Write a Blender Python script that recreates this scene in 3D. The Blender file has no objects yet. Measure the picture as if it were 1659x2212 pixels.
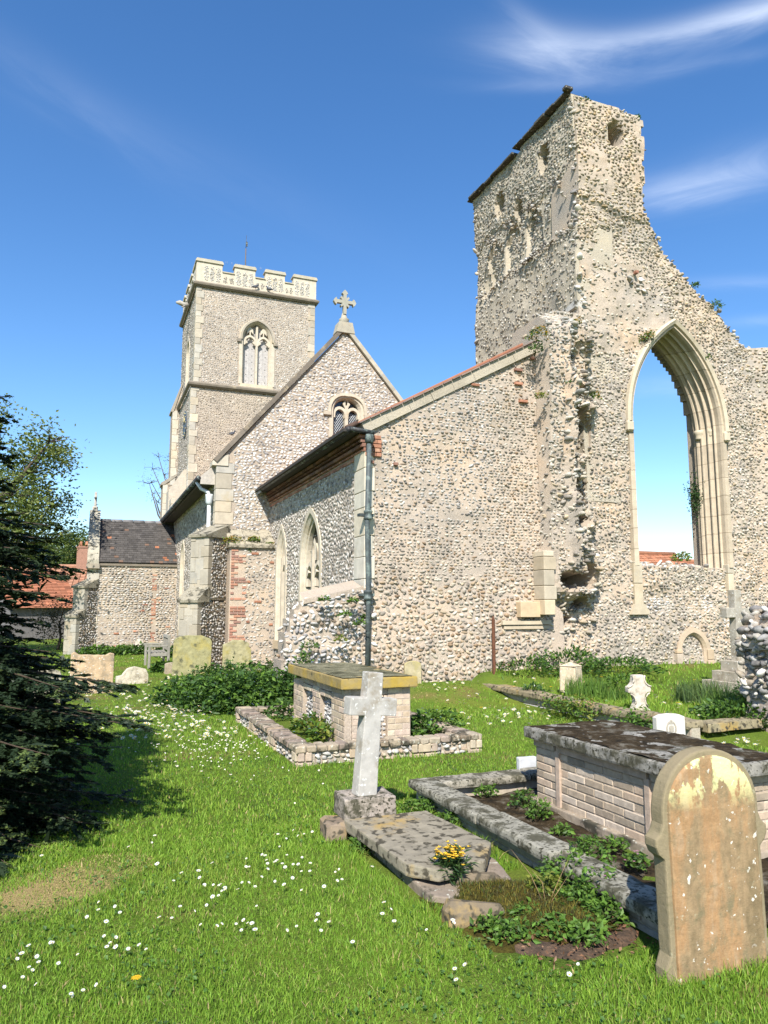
import bpy, math, random
import numpy as np
from mathutils import Vector, Matrix
from mathutils.geometry import tessellate_polygon

# ------------------------------------------------------------------ camera, sky, sun, exposure
scene = bpy.context.scene
COL = scene.collection
R_ = math.radians
F, CAM_H, YAW, PITCH = 1589.0, 1.7, R_(21.84), R_(7.4)
cam_d = bpy.data.cameras.new('camera')
cam_d.sensor_fit = 'AUTO'; cam_d.sensor_width = 36.0
cam_d.lens = 36.0 * F / 2212.0
cam_d.clip_end = 3000; cam_d.clip_start = 0.05
cam = bpy.data.objects.new('camera', cam_d); COL.objects.link(cam)
cam.location = (0, 0, CAM_H); cam.rotation_euler = (R_(90) + PITCH, 0, -YAW)
scene.camera = cam

SUN_EL, SUN_AZ = R_(43), R_(28)           # light travels towards +Y, 26 degrees to +X
sd = Vector((math.sin(SUN_AZ) * math.cos(SUN_EL), math.cos(SUN_AZ) * math.cos(SUN_EL), -math.sin(SUN_EL)))
sun_d = bpy.data.lights.new('sun', 'SUN'); sun_d.energy = 5.0; sun_d.angle = R_(0.5); sun_d.color = (1.0, 0.945, 0.86)
sun = bpy.data.objects.new('sun', sun_d); COL.objects.link(sun)
sun.rotation_euler = sd.to_track_quat('-Z', 'Y').to_euler()

vs = scene.view_settings
vs.view_transform = 'Standard'; vs.look = 'None'; vs.exposure = 0.77; vs.gamma = 1.0; vs.use_curve_mapping = False

world = bpy.data.worlds.new('World'); scene.world = world; world.use_nodes = True
wn, wl = world.node_tree.nodes, world.node_tree.links
wn.clear()
w_out = wn.new('ShaderNodeOutputWorld'); w_bg = wn.new('ShaderNodeBackground'); w_bg.inputs['Strength'].default_value = 0.130
sky = wn.new('ShaderNodeTexSky'); sky.sky_type = 'NISHITA'; sky.sun_disc = False
sky.sun_elevation = SUN_EL; sky.sun_rotation = SUN_AZ + math.pi
sky.air_density = 1.0; sky.dust_density = 0.35; sky.ozone_density = 2.2; sky.altitude = 100
hsv = wn.new('ShaderNodeHueSaturation'); hsv.inputs['Saturation'].default_value = 1.26; hsv.inputs['Hue'].default_value = 0.504; hsv.inputs['Value'].default_value = 1.0
wl.new(sky.outputs[0], hsv.inputs['Color'])

def wmath(op, a, b=None, c=None, clamp=False):
    n = wn.new('ShaderNodeMath'); n.operation = op; n.use_clamp = clamp
    for i, v in enumerate((a, b, c)):
        if v is None: continue
        if isinstance(v, (int, float)): n.inputs[i].default_value = v
        else: wl.new(v, n.inputs[i])
    return n.outputs[0]
# cirrus: wisps at fixed directions of the sky, drawn on a plane tangent to the northern sky
tc = wn.new('ShaderNodeTexCoord')
def wdot(vec):
    n = wn.new('ShaderNodeVectorMath'); n.operation = 'DOT_PRODUCT'
    wl.new(tc.outputs['Generated'], n.inputs[0]); n.inputs[1].default_value = vec
    return n.outputs['Value']
sk_f = Vector((math.sin(YAW) * math.cos(PITCH), math.cos(YAW) * math.cos(PITCH), math.sin(PITCH)))
sk_r = Vector((math.cos(YAW), -math.sin(YAW), 0)); sk_u = sk_r.cross(sk_f)
df = wmath('MAXIMUM', wdot(sk_f), 0.02)
cs = wmath('DIVIDE', wdot(sk_r), df); ct = wmath('DIVIDE', wdot(sk_u), df)
cloud = None
def stroke(s0, t0, ang, length, width, amp, seed, curve=0.0, nscale=15.0, soft=0.5):
    global cloud
    ca, sa = math.cos(ang), math.sin(ang)
    ds = wmath('SUBTRACT', cs, s0); dt = wmath('SUBTRACT', ct, t0)
    a = wmath('ADD', wmath('MULTIPLY', ds, ca), wmath('MULTIPLY', dt, sa))
    b = wmath('SUBTRACT', wmath('MULTIPLY', dt, ca), wmath('MULTIPLY', ds, sa))
    b = wmath('SUBTRACT', b, wmath('MULTIPLY', wmath('MULTIPLY', a, a), curve))
    cb = wn.new('ShaderNodeCombineXYZ')
    wl.new(wmath('MULTIPLY', a, 0.20), cb.inputs[0]); wl.new(b, cb.inputs[1]); cb.inputs[2].default_value = seed
    nz = wn.new('ShaderNodeTexNoise'); nz.inputs['Scale'].default_value = nscale; nz.inputs['Detail'].default_value = 9; nz.inputs['Roughness'].default_value = 0.62; nz.inputs['Distortion'].default_value = 0.9
    wl.new(cb.outputs[0], nz.inputs['Vector'])
    bb = wmath('ADD', b, wmath('MULTIPLY', wmath('SUBTRACT', nz.outputs['Fac'], 0.5), width * 1.6))
    ga = wmath('POWER', 2.718, wmath('MULTIPLY', wmath('MULTIPLY', a, a), -1.0 / (length * length)))
    gb = wmath('POWER', 2.718, wmath('MULTIPLY', wmath('MULTIPLY', bb, bb), -1.0 / (width * width)))
    nn = wmath('MULTIPLY', wmath('SUBTRACT', nz.outputs['Fac'], soft - 0.22), 1.9, clamp=True)
    v = wmath('MULTIPLY', wmath('MULTIPLY', ga, gb), wmath('MULTIPLY', nn, amp * .95))
    cloud = v if cloud is None else wmath('ADD', cloud, v)
def sp(x, y): return (x - 829.5) / F, (1106 - y) / F
for (x, y, ang, L, W, A, seed, cv) in (
        (1215, 105, -8, .085, .030, .55, 1.1, 0), (1330, 108, 8, .13, .028, .40, 2.3, .6), (1500, 62, 14, .17, .018, .42, 3.7, .5),
        (1650, 18, 17, .12, .02, .45, 4.4, 0), (1160, 70, -40, .06, .020, .30, 5.2, 0), (1420, 155, 8, .19, .010, .20, 6.6, .3), (1180, 185, 4, .08, .008, .13, 7.5, 0),
        (1480, 405, 9, .11, .022, .55, 8.1, 0), (1640, 355, 13, .10, .03, .40, 9.3, 0), (1600, 610, 2, .10, .010, .18, 10.2, 0), (1440, 835, 2, .07, .014, .25, 11.7, 0),
        (1650, 690, 4, .06, .008, .16, 12.9, 0), (120, 180, -35, .20, .03, .07, 13.3, 0), (380, 330, -25, .25, .04, .05, 14.6, 0)):
    s0, t0 = sp(x, y); stroke(s0, t0, R_(ang), L, W, A, seed, cv)
cl = wmath('MINIMUM', cloud, 0.85)
mixc = wn.new('ShaderNodeMix'); mixc.data_type = 'RGBA'
wl.new(cl, mixc.inputs['Factor']); wl.new(hsv.outputs['Color'], mixc.inputs['A']); mixc.inputs['B'].default_value = (5.2, 5.7, 6.6, 1)
wl.new(mixc.outputs['Result'], w_bg.inputs['Color']); wl.new(w_bg.outputs[0], w_out.inputs['Surface'])

# ------------------------------------------------------------------ surveying: sight lines of the photograph met with real planes
O3 = np.array([0, 0, CAM_H])
fw_ = np.array(sk_f); rt_ = np.array(sk_r); up_ = np.array(sk_u)
def sight(x, y): return fw_ + rt_ * (x - 829.5) / F - up_ * (y - 1106) / F
def pY(x, y, Y): r = sight(x, y); return O3 + r * Y / r[1]
def pX(x, y, X): r = sight(x, y); return O3 + r * X / r[0]
def pZ(x, y, Z=0.0): r = sight(x, y); return O3 + r * (Z - CAM_H) / r[2]

# ------------------------------------------------------------------ materials
def new_mat(name):
    m = bpy.data.materials.new(name); m.use_nodes = True
    nt = m.node_tree; b = nt.nodes['Principled BSDF']
    return m, nt.nodes, nt.links, b
def noise(n, l, scale, detail=4, rough=0.6, vec=None, dist=0.0):
    t = n.new('ShaderNodeTexNoise'); t.inputs['Scale'].default_value = scale; t.inputs['Detail'].default_value = detail
    t.inputs['Roughness'].default_value = rough; t.inputs['Distortion'].default_value = dist
    if vec is not None: l.new(vec, t.inputs['Vector'])
    return t.outputs['Fac']
def ramp(n, l, fac, stops):
    r = n.new('ShaderNodeValToRGB'); cr = r.color_ramp
    while len(cr.elements) < len(stops): cr.elements.new(0.5)
    for e, (p, c) in zip(cr.elements, stops):
        e.position = p; e.color = (c, c, c, 1) if isinstance(c, (int, float)) else (*c, 1)
    l.new(fac, r.inputs[0]); return r.outputs[0]
def mix(n, l, fac, a, b, mode='MIX'):
    x = n.new('ShaderNodeMix'); x.data_type = 'RGBA'; x.blend_type = mode
    for v, s in ((fac, 'Factor'), (a, 'A'), (b, 'B')):
        if isinstance(v, (int, float)): x.inputs[s].default_value = v
        elif isinstance(v, tuple): x.inputs[s].default_value = (*v, 1)
        else: l.new(v, x.inputs[s])
    return x.outputs['Result']
def bump(n, l, b, h, strength, dist):
    bp = n.new('ShaderNodeBump'); bp.inputs['Strength'].default_value = strength; bp.inputs['Distance'].default_value = dist
    l.new(h, bp.inputs['Height']); l.new(bp.outputs[0], b.inputs['Normal'])
def pos(n): return n.new('ShaderNodeNewGeometry').outputs['Position']

def mat_attr(name, nscale=14, amount=0.35, rough=0.85, bstr=0.4, bdist=0.01, stain=None, stain_scale=3.0, stain_lo=0.55, stain_hi=0.68, stain2=None, s2_scale=30, s2_lo=.62, s2_hi=.68, spec=0.3, attr='Col'):
    """colour attribute of the piece x grain, with optional lichen or dirt patches"""
    m, n, l, b = new_mat(name)
    a = n.new('ShaderNodeVertexColor'); a.layer_name = attr
    p = pos(n)
    g = noise(n, l, nscale, 6, 0.65, p)
    gr = ramp(n, l, g, [(0.25, 1 - amount), (0.75, 1 + amount * 0.6)])
    c = mix(n, l, 1.0, a.outputs['Color'], gr, 'MULTIPLY')
    if stain:
        s = noise(n, l, stain_scale, 7, 0.68, p)
        c = mix(n, l, ramp(n, l, s, [(stain_lo, 0.0), (stain_hi, 1.0)]), c, stain)
    if stain2:
        s = noise(n, l, s2_scale, 3, 0.5, p)
        c = mix(n, l, ramp(n, l, s, [(s2_lo, 0.0), (s2_hi, 1.0)]), c, stain2)
    l.new(c, b.inputs['Base Color']); b.inputs['Roughness'].default_value = rough; b.inputs['Specular IOR Level'].default_value = spec
    if bstr: bump(n, l, b, noise(n, l, nscale * 2.2, 7, 0.7, p), bstr, bdist)
    return m

M_FLINT = mat_attr('flint', 22, 0.42, 0.75, 0.6, 0.012, spec=0.25)
M_FLINT_FAR = mat_attr('flint_far', 9, 0.3, 0.8, 0.3, 0.01, spec=.2)
M_ASHLAR = mat_attr('limestone', 5, 0.22, 0.85, 0.35, 0.008, stain=(.40, .33, .22), stain_scale=1.6, stain_lo=.56, stain_hi=.72)
M_BRICK = mat_attr('brick', 16, 0.32, 0.9, 0.6, 0.006)
M_PLAIN = mat_attr('plain', 20, 0.15, 0.8, 0.15, 0.004)
M_METAL = mat_attr('painted_iron', 18, 0.3, 0.55, 0.3, 0.003, stain=(.16, .2, .18), stain_scale=5, stain_lo=.5, stain_hi=.6)
M_RUST = mat_attr('rusty_iron', 25, 0.4, 0.9, 0.6, 0.004)
M_WOOD = mat_attr('weathered_wood', 12, 0.3, 0.85, 0.4, 0.004)
M_TILE = mat_attr('roof_tile', 4, 0.25, 0.85, 0.3, 0.01)
M_BARK = mat_attr('bark', 10, 0.4, 0.95, 0.8, 0.02)
M_GREYSTONE = mat_attr('grey_stone', 9, 0.35, 0.9, 0.7, 0.01, stain=(.055, .05, .035), stain_scale=4.5, stain_lo=.50, stain_hi=.60, stain2=(.46, .45, .38), s2_scale=24, s2_lo=.63, s2_hi=.68)
M_CROSS = mat_attr('cross_stone', 8, 0.3, 0.9, 0.6, 0.006, stain=(.23, .19, .13), stain_scale=5, stain_lo=.50, stain_hi=.68, stain2=(.60, .60, .55), s2_scale=30, s2_lo=.63, s2_hi=.67)
M_KERB = mat_attr('mottled_kerb_stone', 13, .45, .95, .9, .008, stain=(.075, .07, .045), stain_scale=7, stain_lo=.46, stain_hi=.58, stain2=(.05, .047, .03), s2_scale=38, s2_lo=.56, s2_hi=.62)
M_OLIVE = mat_attr('olive_lichened_stone', 7, .3, .95, .6, .008, stain=(.33, .28, .09), stain_scale=3.1, stain_lo=.48, stain_hi=.66, stain2=(.10, .10, .06), s2_scale=6, s2_lo=.58, s2_hi=.70)
M_LEDGER = mat_attr('ledger_stone', 9, .35, .95, .7, .008, stain=(.36, .24, .07), stain_scale=1.9, stain_lo=.52, stain_hi=.66, stain2=(.06, .052, .035), s2_scale=17, s2_lo=.53, s2_hi=.62)
M_LICHEN = mat_attr('lichened_stone', 7, 0.3, 0.95, 0.6, 0.008, stain=(.36, .25, .05), stain_scale=2.6, stain_lo=.46, stain_hi=.62, stain2=(.05, .05, .03), s2_scale=7, s2_lo=.6, s2_hi=.68)

def mat_mortar(name, c1, c2, c3, scale=1.2, bstr=0.7):
    m, n, l, b = new_mat(name); p = pos(n)
    f = noise(n, l, scale, 6, 0.65, p)
    c = ramp(n, l, f, [(0.30, c1), (0.52, c2), (0.72, c3)])
    g = noise(n, l, 45, 5, 0.7, p)
    c = mix(n, l, 1.0, c, ramp(n, l, g, [(0.3, 0.72), (0.7, 1.2)]), 'MULTIPLY')
    l.new(c, b.inputs['Base Color']); b.inputs['Roughness'].default_value = 0.95; b.inputs['Specular IOR Level'].default_value = 0.15
    bump(n, l, b, noise(n, l, 28, 7, 0.75, p), bstr, 0.02)
    return m
M_MORTAR = mat_mortar('warm_mortar', (.34, .295, .245), (.45, .37, .29), (.52, .40, .285))
M_MORTAR_G = mat_mortar('grey_mortar', (.33, .29, .22), (.42, .37, .29), (.48, .41, .30))
M_MORTAR_D = mat_mortar('dun_mortar', (.32, .27, .215), (.40, .335, .265), (.47, .385, .285))
M_RUINMORTAR = mat_mortar('ruin_mortar', (.32, .29, .25), (.44, .365, .285), (.52, .375, .25), 0.7)

def mat_leaf(name, rough=0.5, trans=0.35, spec=0.3, tint=(1.1, 1.15, .5)):
    m, n, l, b = new_mat(name)
    a = n.new('ShaderNodeVertexColor'); a.layer_name = 'Col'
    l.new(a.outputs['Color'], b.inputs['Base Color']); b.inputs['Roughness'].default_value = rough; b.inputs['Specular IOR Level'].default_value = spec
    t = n.new('ShaderNodeBsdfTranslucent'); l.new(mix(n, l, 1.0, a.outputs['Color'], tint, 'MULTIPLY'), t.inputs['Color'])
    mx = n.new('ShaderNodeMixShader'); mx.inputs[0].default_value = trans
    l.new(b.outputs[0], mx.inputs[1]); l.new(t.outputs[0], mx.inputs[2])
    l.new(mx.outputs[0], n['Material Output'].inputs['Surface'])
    return m
M_LEAF = mat_leaf('leaf')
M_GRASS = mat_leaf('grass', 0.55, 0.3, 0.25)
M_NEEDLE = mat_leaf('needle', 0.5, 0.08, 0.25, (1, 1, .6))
M_PETAL = mat_leaf('petal', 0.7, 0.25, 0.2, (1, 1, 1))

def mat_jointed(name, course=.44):
    """dressed stone jambs laid in courses, fine bed joints"""
    m, n, l, b = new_mat(name); a = n.new('ShaderNodeVertexColor'); a.layer_name = 'Col'; p = pos(n)
    sep = n.new('ShaderNodeSeparateXYZ'); l.new(p, sep.inputs[0])
    w = n.new('ShaderNodeMath'); w.operation = 'MULTIPLY_ADD'; l.new(noise(n, l, .9, 2, .5, p), w.inputs[0]); w.inputs[1].default_value = .25; l.new(sep.outputs[2], w.inputs[2])
    q = n.new('ShaderNodeMath'); q.operation = 'DIVIDE'; l.new(w.outputs[0], q.inputs[0]); q.inputs[1].default_value = course
    fr = n.new('ShaderNodeMath'); fr.operation = 'FRACT'; l.new(q.outputs[0], fr.inputs[0]); fl = n.new('ShaderNodeMath'); fl.operation = 'FLOOR'; l.new(q.outputs[0], fl.inputs[0])
    wn_ = n.new('ShaderNodeTexWhiteNoise'); wn_.noise_dimensions = '1D'; l.new(fl.outputs[0], wn_.inputs['W'])
    c = mix(n, l, 1, a.outputs['Color'], ramp(n, l, wn_.outputs['Value'], [(0, .86), (1, 1.1)]), 'MULTIPLY')
    c = mix(n, l, 1, c, ramp(n, l, noise(n, l, 5, 6, .65, p), [(.25, .78), (.75, 1.12)]), 'MULTIPLY')
    j = ramp(n, l, fr.outputs[0], [(0.0, 0.0), (.022, 0.0), (.045, 1.0), (1, 1)])
    c = mix(n, l, j, (.24, .19, .13), c)
    l.new(c, b.inputs['Base Color']); b.inputs['Roughness'].default_value = .9; b.inputs['Specular IOR Level'].default_value = .2
    bump(n, l, b, noise(n, l, 12, 7, .7, p), .5, .015); return m
M_ARCHSTONE = mat_jointed('arch_stone')

def mat_glass():
    m, n, l, b = new_mat('dark_glass')
    b.inputs['Base Color'].default_value = (.012, .014, .018, 1); b.inputs['Roughness'].default_value = 0.12; b.inputs['Specular IOR Level'].default_value = 0.6
    bump(n, l, b, noise(n, l, 6, 2, 0.5, pos(n)), 0.15, 0.02)
    return m
M_GLASS = mat_glass()

# ------------------------------------------------------------------ mesh building
rng = np.random.default_rng(11)
class MB:
    def __init__(s): s.parts = []
    def add(s, V, Fs, mat, col=(.5, .5, .5), smooth=False):
        V = np.asarray(V, float).reshape(-1, 3)
        col = np.asarray(col, float)
        if col.ndim == 1: col = np.tile(col, (len(V), 1))
        s.parts.append((V, Fs, mat, col, smooth)); return s
    def box(s, c, size, mat, col=(.5, .5, .5), rz=0.0, bev=0.0, M=None, rough=0.0):
        V, Fs = cbox(size, bev)
        if rough: V = V + rng.normal(0, rough, V.shape)
        if M is not None: V = V @ np.array(M.to_3x3()).T
        if rz:
            ca, sa = math.cos(rz), math.sin(rz); V = V @ np.array([[ca, sa, 0], [-sa, ca, 0], [0, 0, 1]])
        return s.add(V + np.asarray(c, float), Fs, mat, col)
    def span(s, lo, hi, mat, col=(.5, .5, .5), bev=0.0, rough=0.0):
        lo = np.asarray(lo, float); hi = np.asarray(hi, float)
        return s.box((lo + hi) / 2, hi - lo, mat, col, bev=bev, rough=rough)
    def tube(s, path, radii, mat, col=(.5, .5, .5), n=8, smooth=True, cap=True):
        path = np.asarray(path, float); k = len(path)
        radii = np.full(k, radii) if np.isscalar(radii) else np.asarray(radii, float)
        V = []
        for i in range(k):
            t = path[min(i + 1, k - 1)] - path[max(i - 1, 0)]; t = t / (np.linalg.norm(t) + 1e-9)
            a = np.array([0, 0, 1.0]) if abs(t[2]) < .9 else np.array([1.0, 0, 0])
            u = np.cross(t, a); u /= np.linalg.norm(u); v = np.cross(t, u)
            th = np.arange(n) * 2 * np.pi / n
            V.append(path[i] + radii[i] * (np.outer(np.cos(th), u) + np.outer(np.sin(th), v)))
        V = np.concatenate(V)
        Fs = [(i * n + j, i * n + (j + 1) % n, (i + 1) * n + (j + 1) % n, (i + 1) * n + j) for i in range(k - 1) for j in range(n)]
        if cap: Fs += [tuple(range(n))[::-1], tuple(range((k - 1) * n, k * n))]
        return s.add(V, Fs, mat, col, smooth)
    def lathe(s, prof, c, mat, col=(.5, .5, .5), n=12, smooth=True, sx=1, sy=1):
        th = np.arange(n) * 2 * np.pi / n
        V = np.concatenate([np.stack([r * np.cos(th) * sx, r * np.sin(th) * sy, np.full(n, z)], 1) for r, z in prof]) + np.asarray(c, float)
        k = len(prof)
        Fs = [(i * n + j, i * n + (j + 1) % n, (i + 1) * n + (j + 1) % n, (i + 1) * n + j) for i in range(k - 1) for j in range(n)]
        Fs += [tuple(range(n))[::-1], tuple(range((k - 1) * n, k * n))]
        return s.add(V, Fs, mat, col, smooth)
    def prism(s, loops, depth, fr, mat, col=(.5, .5, .5), d0=0.0):
        """outline (and holes) on a plane, pushed back by depth; fr=(O,U,V,N)"""
        Oo, U, Vv, N = fr
        if not isinstance(loops[0][0], (tuple, list, np.ndarray)): loops = [loops]
        flat = [p for lp in loops for p in lp]
        tri = tessellate_polygon([[Vector((p[0], p[1], 0)) for p in lp] for lp in loops])
        P = np.array(flat, float)
        front = Oo + np.outer(P[:, 0], U) + np.outer(P[:, 1], Vv) - np.asarray(N) * d0
        back = front - np.asarray(N) * depth
        n = len(P); Fs = []
        for t in tri:
            a, b, c = [P[i] for i in t]
            ccw = (b[0] - a[0]) * (c[1] - a[1]) - (b[1] - a[1]) * (c[0] - a[0]) > 0
            t = tuple(t) if ccw else tuple(t)[::-1]
            Fs.append(t); Fs.append(tuple(i + n for i in t[::-1]))
        o = 0
        for lp in loops:
            m = len(lp)
            for i in range(m): Fs.append((o + i, o + i + n, o + (i + 1) % m + n, o + (i + 1) % m))
            o += m
        return s.add(np.concatenate([front, back]), Fs, mat, col)
    def fbox(s, fr, u0, u1, v0, v1, d0, d1, mat, col=(.5, .5, .5)):
        return s.prism([(u0, v0), (u1, v0), (u1, v1), (u0, v1)], d1 - d0, fr, mat, col, d0)

def cbox(size, bev):
    sx, sy, sz = [x / 2 for x in size]
    if bev <= 0:
        V = np.array([(x, y, z) for x in (-sx, sx) for y in (-sy, sy) for z in (-sz, sz)])
        return V, [(0, 1, 3, 2), (4, 6, 7, 5), (0, 4, 5, 1), (2, 3, 7, 6), (0, 2, 6, 4), (1, 5, 7, 3)]
    b = min(bev, sx * .9, sy * .9, sz * .9)
    V = []; idx = {}
    for x in (-1, 1):
        for y in (-1, 1):
            for z in (-1, 1):
                idx[(x, y, z)] = len(V)
                V += [(x * sx, y * (sy - b), z * (sz - b)), (x * (sx - b), y * sy, z * (sz - b)), (x * (sx - b), y * (sy - b), z * sz)]
    Fs = []
    for ax in range(3):
        o = [i for i in range(3) if i != ax]
        for sg in (-1, 1):
            q = []
            for (a, c) in ((-1, -1), (1, -1), (1, 1), (-1, 1)):
                k = [0, 0, 0]; k[ax] = sg; k[o[0]] = a; k[o[1]] = c; q.append(idx[tuple(k)] + ax)
            Fs.append(tuple(q) if (sg > 0) == (ax != 1) else tuple(q[::-1]))
            # bevel strips along axis 'ax'
    for ax in range(3):
        o1, o2 = [i for i in range(3) if i != ax]
        for a in (-1, 1):
            for c in (-1, 1):
                k0 = [0, 0, 0]; k1 = [0, 0, 0]; k0[ax] = -1; k1[ax] = 1
                for k in (k0, k1): k[o1] = a; k[o2] = c
                i0, i1 = idx[tuple(k0)], idx[tuple(k1)]
                Fs.append((i0 + o1, i1 + o1, i1 + o2, i0 + o2))
    for k, i in idx.items(): Fs.append((i, i + 1, i + 2))
    return np.array(V), Fs

WORG = {}
def build(name, mb, parent=None, label=None, cat=None, group=None, kind=None, recalc=True):
    mats = []; Vs = []; cols = []; loops = []; tot = []; mi = []; sm = []; off = 0
    for V, Fs, mat, col, smooth in mb.parts:
        if mat not in mats: mats.append(mat)
        k = mats.index(mat); Vs.append(V); cols.append(col)
        if isinstance(Fs, np.ndarray):
            groups = [Fs]
            for g in groups:
                loops.append((g + off).ravel()); tot.append(np.full(len(g), g.shape[1])); mi.append(np.full(len(g), k)); sm.append(np.full(len(g), smooth))
        elif isinstance(Fs, list) and Fs and isinstance(Fs[0], np.ndarray) and Fs[0].ndim == 2:
            for g in Fs:
                loops.append((g + off).ravel()); tot.append(np.full(len(g), g.shape[1])); mi.append(np.full(len(g), k)); sm.append(np.full(len(g), smooth))
        else:
            loops.append(np.array([i + off for f in Fs for i in f])); tot.append(np.array([len(f) for f in Fs])); mi.append(np.full(len(Fs), k)); sm.append(np.full(len(Fs), smooth))
        off += len(V)
    V = np.concatenate(Vs); C = np.concatenate(cols)
    org = WORG.get(parent.name, np.zeros(3)) if parent else np.zeros(3)
    if parent is None:
        org = np.array([(V[:, 0].min() + V[:, 0].max()) / 2, (V[:, 1].min() + V[:, 1].max()) / 2, V[:, 2].min()])
        if kind: org = np.zeros(3)
    V = V - org
    L = np.concatenate(loops).astype(np.int32); T = np.concatenate(tot).astype(np.int32)
    me = bpy.data.meshes.new(name)
    me.vertices.add(len(V)); me.vertices.foreach_set('co', V.ravel().astype(np.float32))
    me.loops.add(len(L)); me.loops.foreach_set('vertex_index', L)
    me.polygons.add(len(T)); me.polygons.foreach_set('loop_start', np.concatenate([[0], np.cumsum(T)[:-1]]).astype(np.int32)); me.polygons.foreach_set('loop_total', T)
    me.polygons.foreach_set('material_index', np.concatenate(mi).astype(np.int32))
    me.polygons.foreach_set('use_smooth', np.concatenate(sm).astype(bool))
    for m in mats: me.materials.append(m)
    at = me.color_attributes.new('Col', 'FLOAT_COLOR', 'POINT')
    at.data.foreach_set('color', np.concatenate([np.clip(C, 0, 1), np.ones((len(C), 1))], 1).ravel().astype(np.float32))
    me.update(calc_edges=True); me.validate()
    o = bpy.data.objects.new(name, me); COL.objects.link(o)
    if parent: o.parent = parent
    else: o.location = org
    WORG[o.name] = org
    if label: o['label'] = label
    if cat: o['category'] = cat
    if group: o['group'] = group
    if kind: o['kind'] = kind
    return o
def thing(name, loc, label, cat, group=None):
    o = bpy.data.objects.new(name, None); COL.objects.link(o); o.location = loc; o.empty_display_size = .2
    WORG[o.name] = np.array(loc, float)
    o['label'] = label; o['category'] = cat
    if group: o['group'] = group
    return o

# ------------------------------------------------------------------ generic masonry
def nz(u, v, seed=0.0, s=1.0):
    """smooth pseudo-noise, about -1..1"""
    u, v = np.broadcast_arrays(np.asarray(u, float), np.asarray(v, float)); out = np.zeros(u.shape); amp = 1.0; f = s * .62; tot = 0
    for o in range(3):
        a = .5 + o * .9; ca, sa = math.cos(a), math.sin(a)
        x = (u * ca - v * sa) * f + seed * 17.31 + o * 5.7; y = (u * sa + v * ca) * f - seed * 9.77 + o * 3.3
        i = np.floor(x).astype(np.int64); j = np.floor(y).astype(np.int64); fx = x - i; fy = y - j; fx = fx * fx * (3 - 2 * fx); fy = fy * fy * (3 - 2 * fy)
        def hsh(i, j): k = (i * 374761393 + j * 668265263 + o * 974711) & 0x7fffffff; k = ((k ^ (k >> 13)) * 1274126177) & 0x7fffffff; return ((k ^ (k >> 16)) & 0xffff) / 32767.5 - 1
        out = out + amp * ((hsh(i, j) * (1 - fx) + hsh(i + 1, j) * fx) * (1 - fy) + (hsh(i, j + 1) * (1 - fx) + hsh(i + 1, j + 1) * fx) * fy); tot += amp; amp *= .5; f *= 2.1
    return out / tot * 1.6
def inside(loops, u, v):
    u = np.asarray(u); v = np.asarray(v); r = np.zeros(u.shape, bool)
    for lp in loops:
        P = np.array(lp, float); Q = np.roll(P, -1, 0)
        for (x0, y0), (x1, y1) in zip(P, Q):
            if y0 == y1: continue
            c = ((y0 > v) != (y1 > v)) & (u < (x1 - x0) * (v - y0) / (y1 - y0) + x0)
            r ^= c
    return r
PAL_COBBLE = np.array([(.50, .48, .44), (.41, .395, .37), (.31, .30, .285), (.19, .18, .17), (.42, .34, .25), (.30, .22, .15), (.62, .61, .58), (.55, .52, .46), (.33, .31, .29), (.48, .42, .33)])
PAL_KNAP = np.array([(.50, .46, .40), (.42, .38, .335), (.33, .30, .265), (.19, .175, .155), (.56, .53, .48), (.64, .61, .56), (.40, .35, .28), (.30, .28, .25)])
PAL_WHITE = np.array([(.70, .69, .66), (.62, .60, .57), (.52, .51, .49), (.40, .39, .38), (.27, .26, .26), (.74, .73, .71), (.55, .50, .42), (.66, .64, .60)])
PAL_RUIN = np.array([(.54, .51, .45), (.45, .43, .39), (.34, .33, .30), (.18, .17, .16), (.48, .40, .29), (.62, .60, .56), (.60, .55, .46), (.40, .36, .30), (.26, .24, .22)])
def coursed(loops, du, dv, jit=.25, seed=0):
    r = np.random.default_rng(seed)
    P = np.array(loops[0]); u0, v0 = P.min(0); u1, v1 = P.max(0)
    us = []; vs = []; hu = []; hv = []
    v = v0 + dv * .5
    while v < v1:
        rowh = dv * r.uniform(.78, 1.15)
        n = int((u1 - u0) / du * 1.25) + 3
        w = du * np.clip(r.lognormal(0, .30, n), .5, 2.0)
        c = np.cumsum(w) - w / 2 + u0 - r.uniform(0, du)
        us.append(c); vs.append(np.full(n, v + rowh / 2) + r.normal(0, dv * jit * .5, n)); hu.append(w / 2); hv.append(rowh / 2 * r.uniform(.75, 1.08, n))
        v += rowh
    u = np.concatenate(us); v = np.concatenate(vs); hu = np.concatenate(hu); hv = np.concatenate(hv)
    k = inside(loops, u, v)
    return u[k], v[k], hu[k], hv[k]
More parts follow.
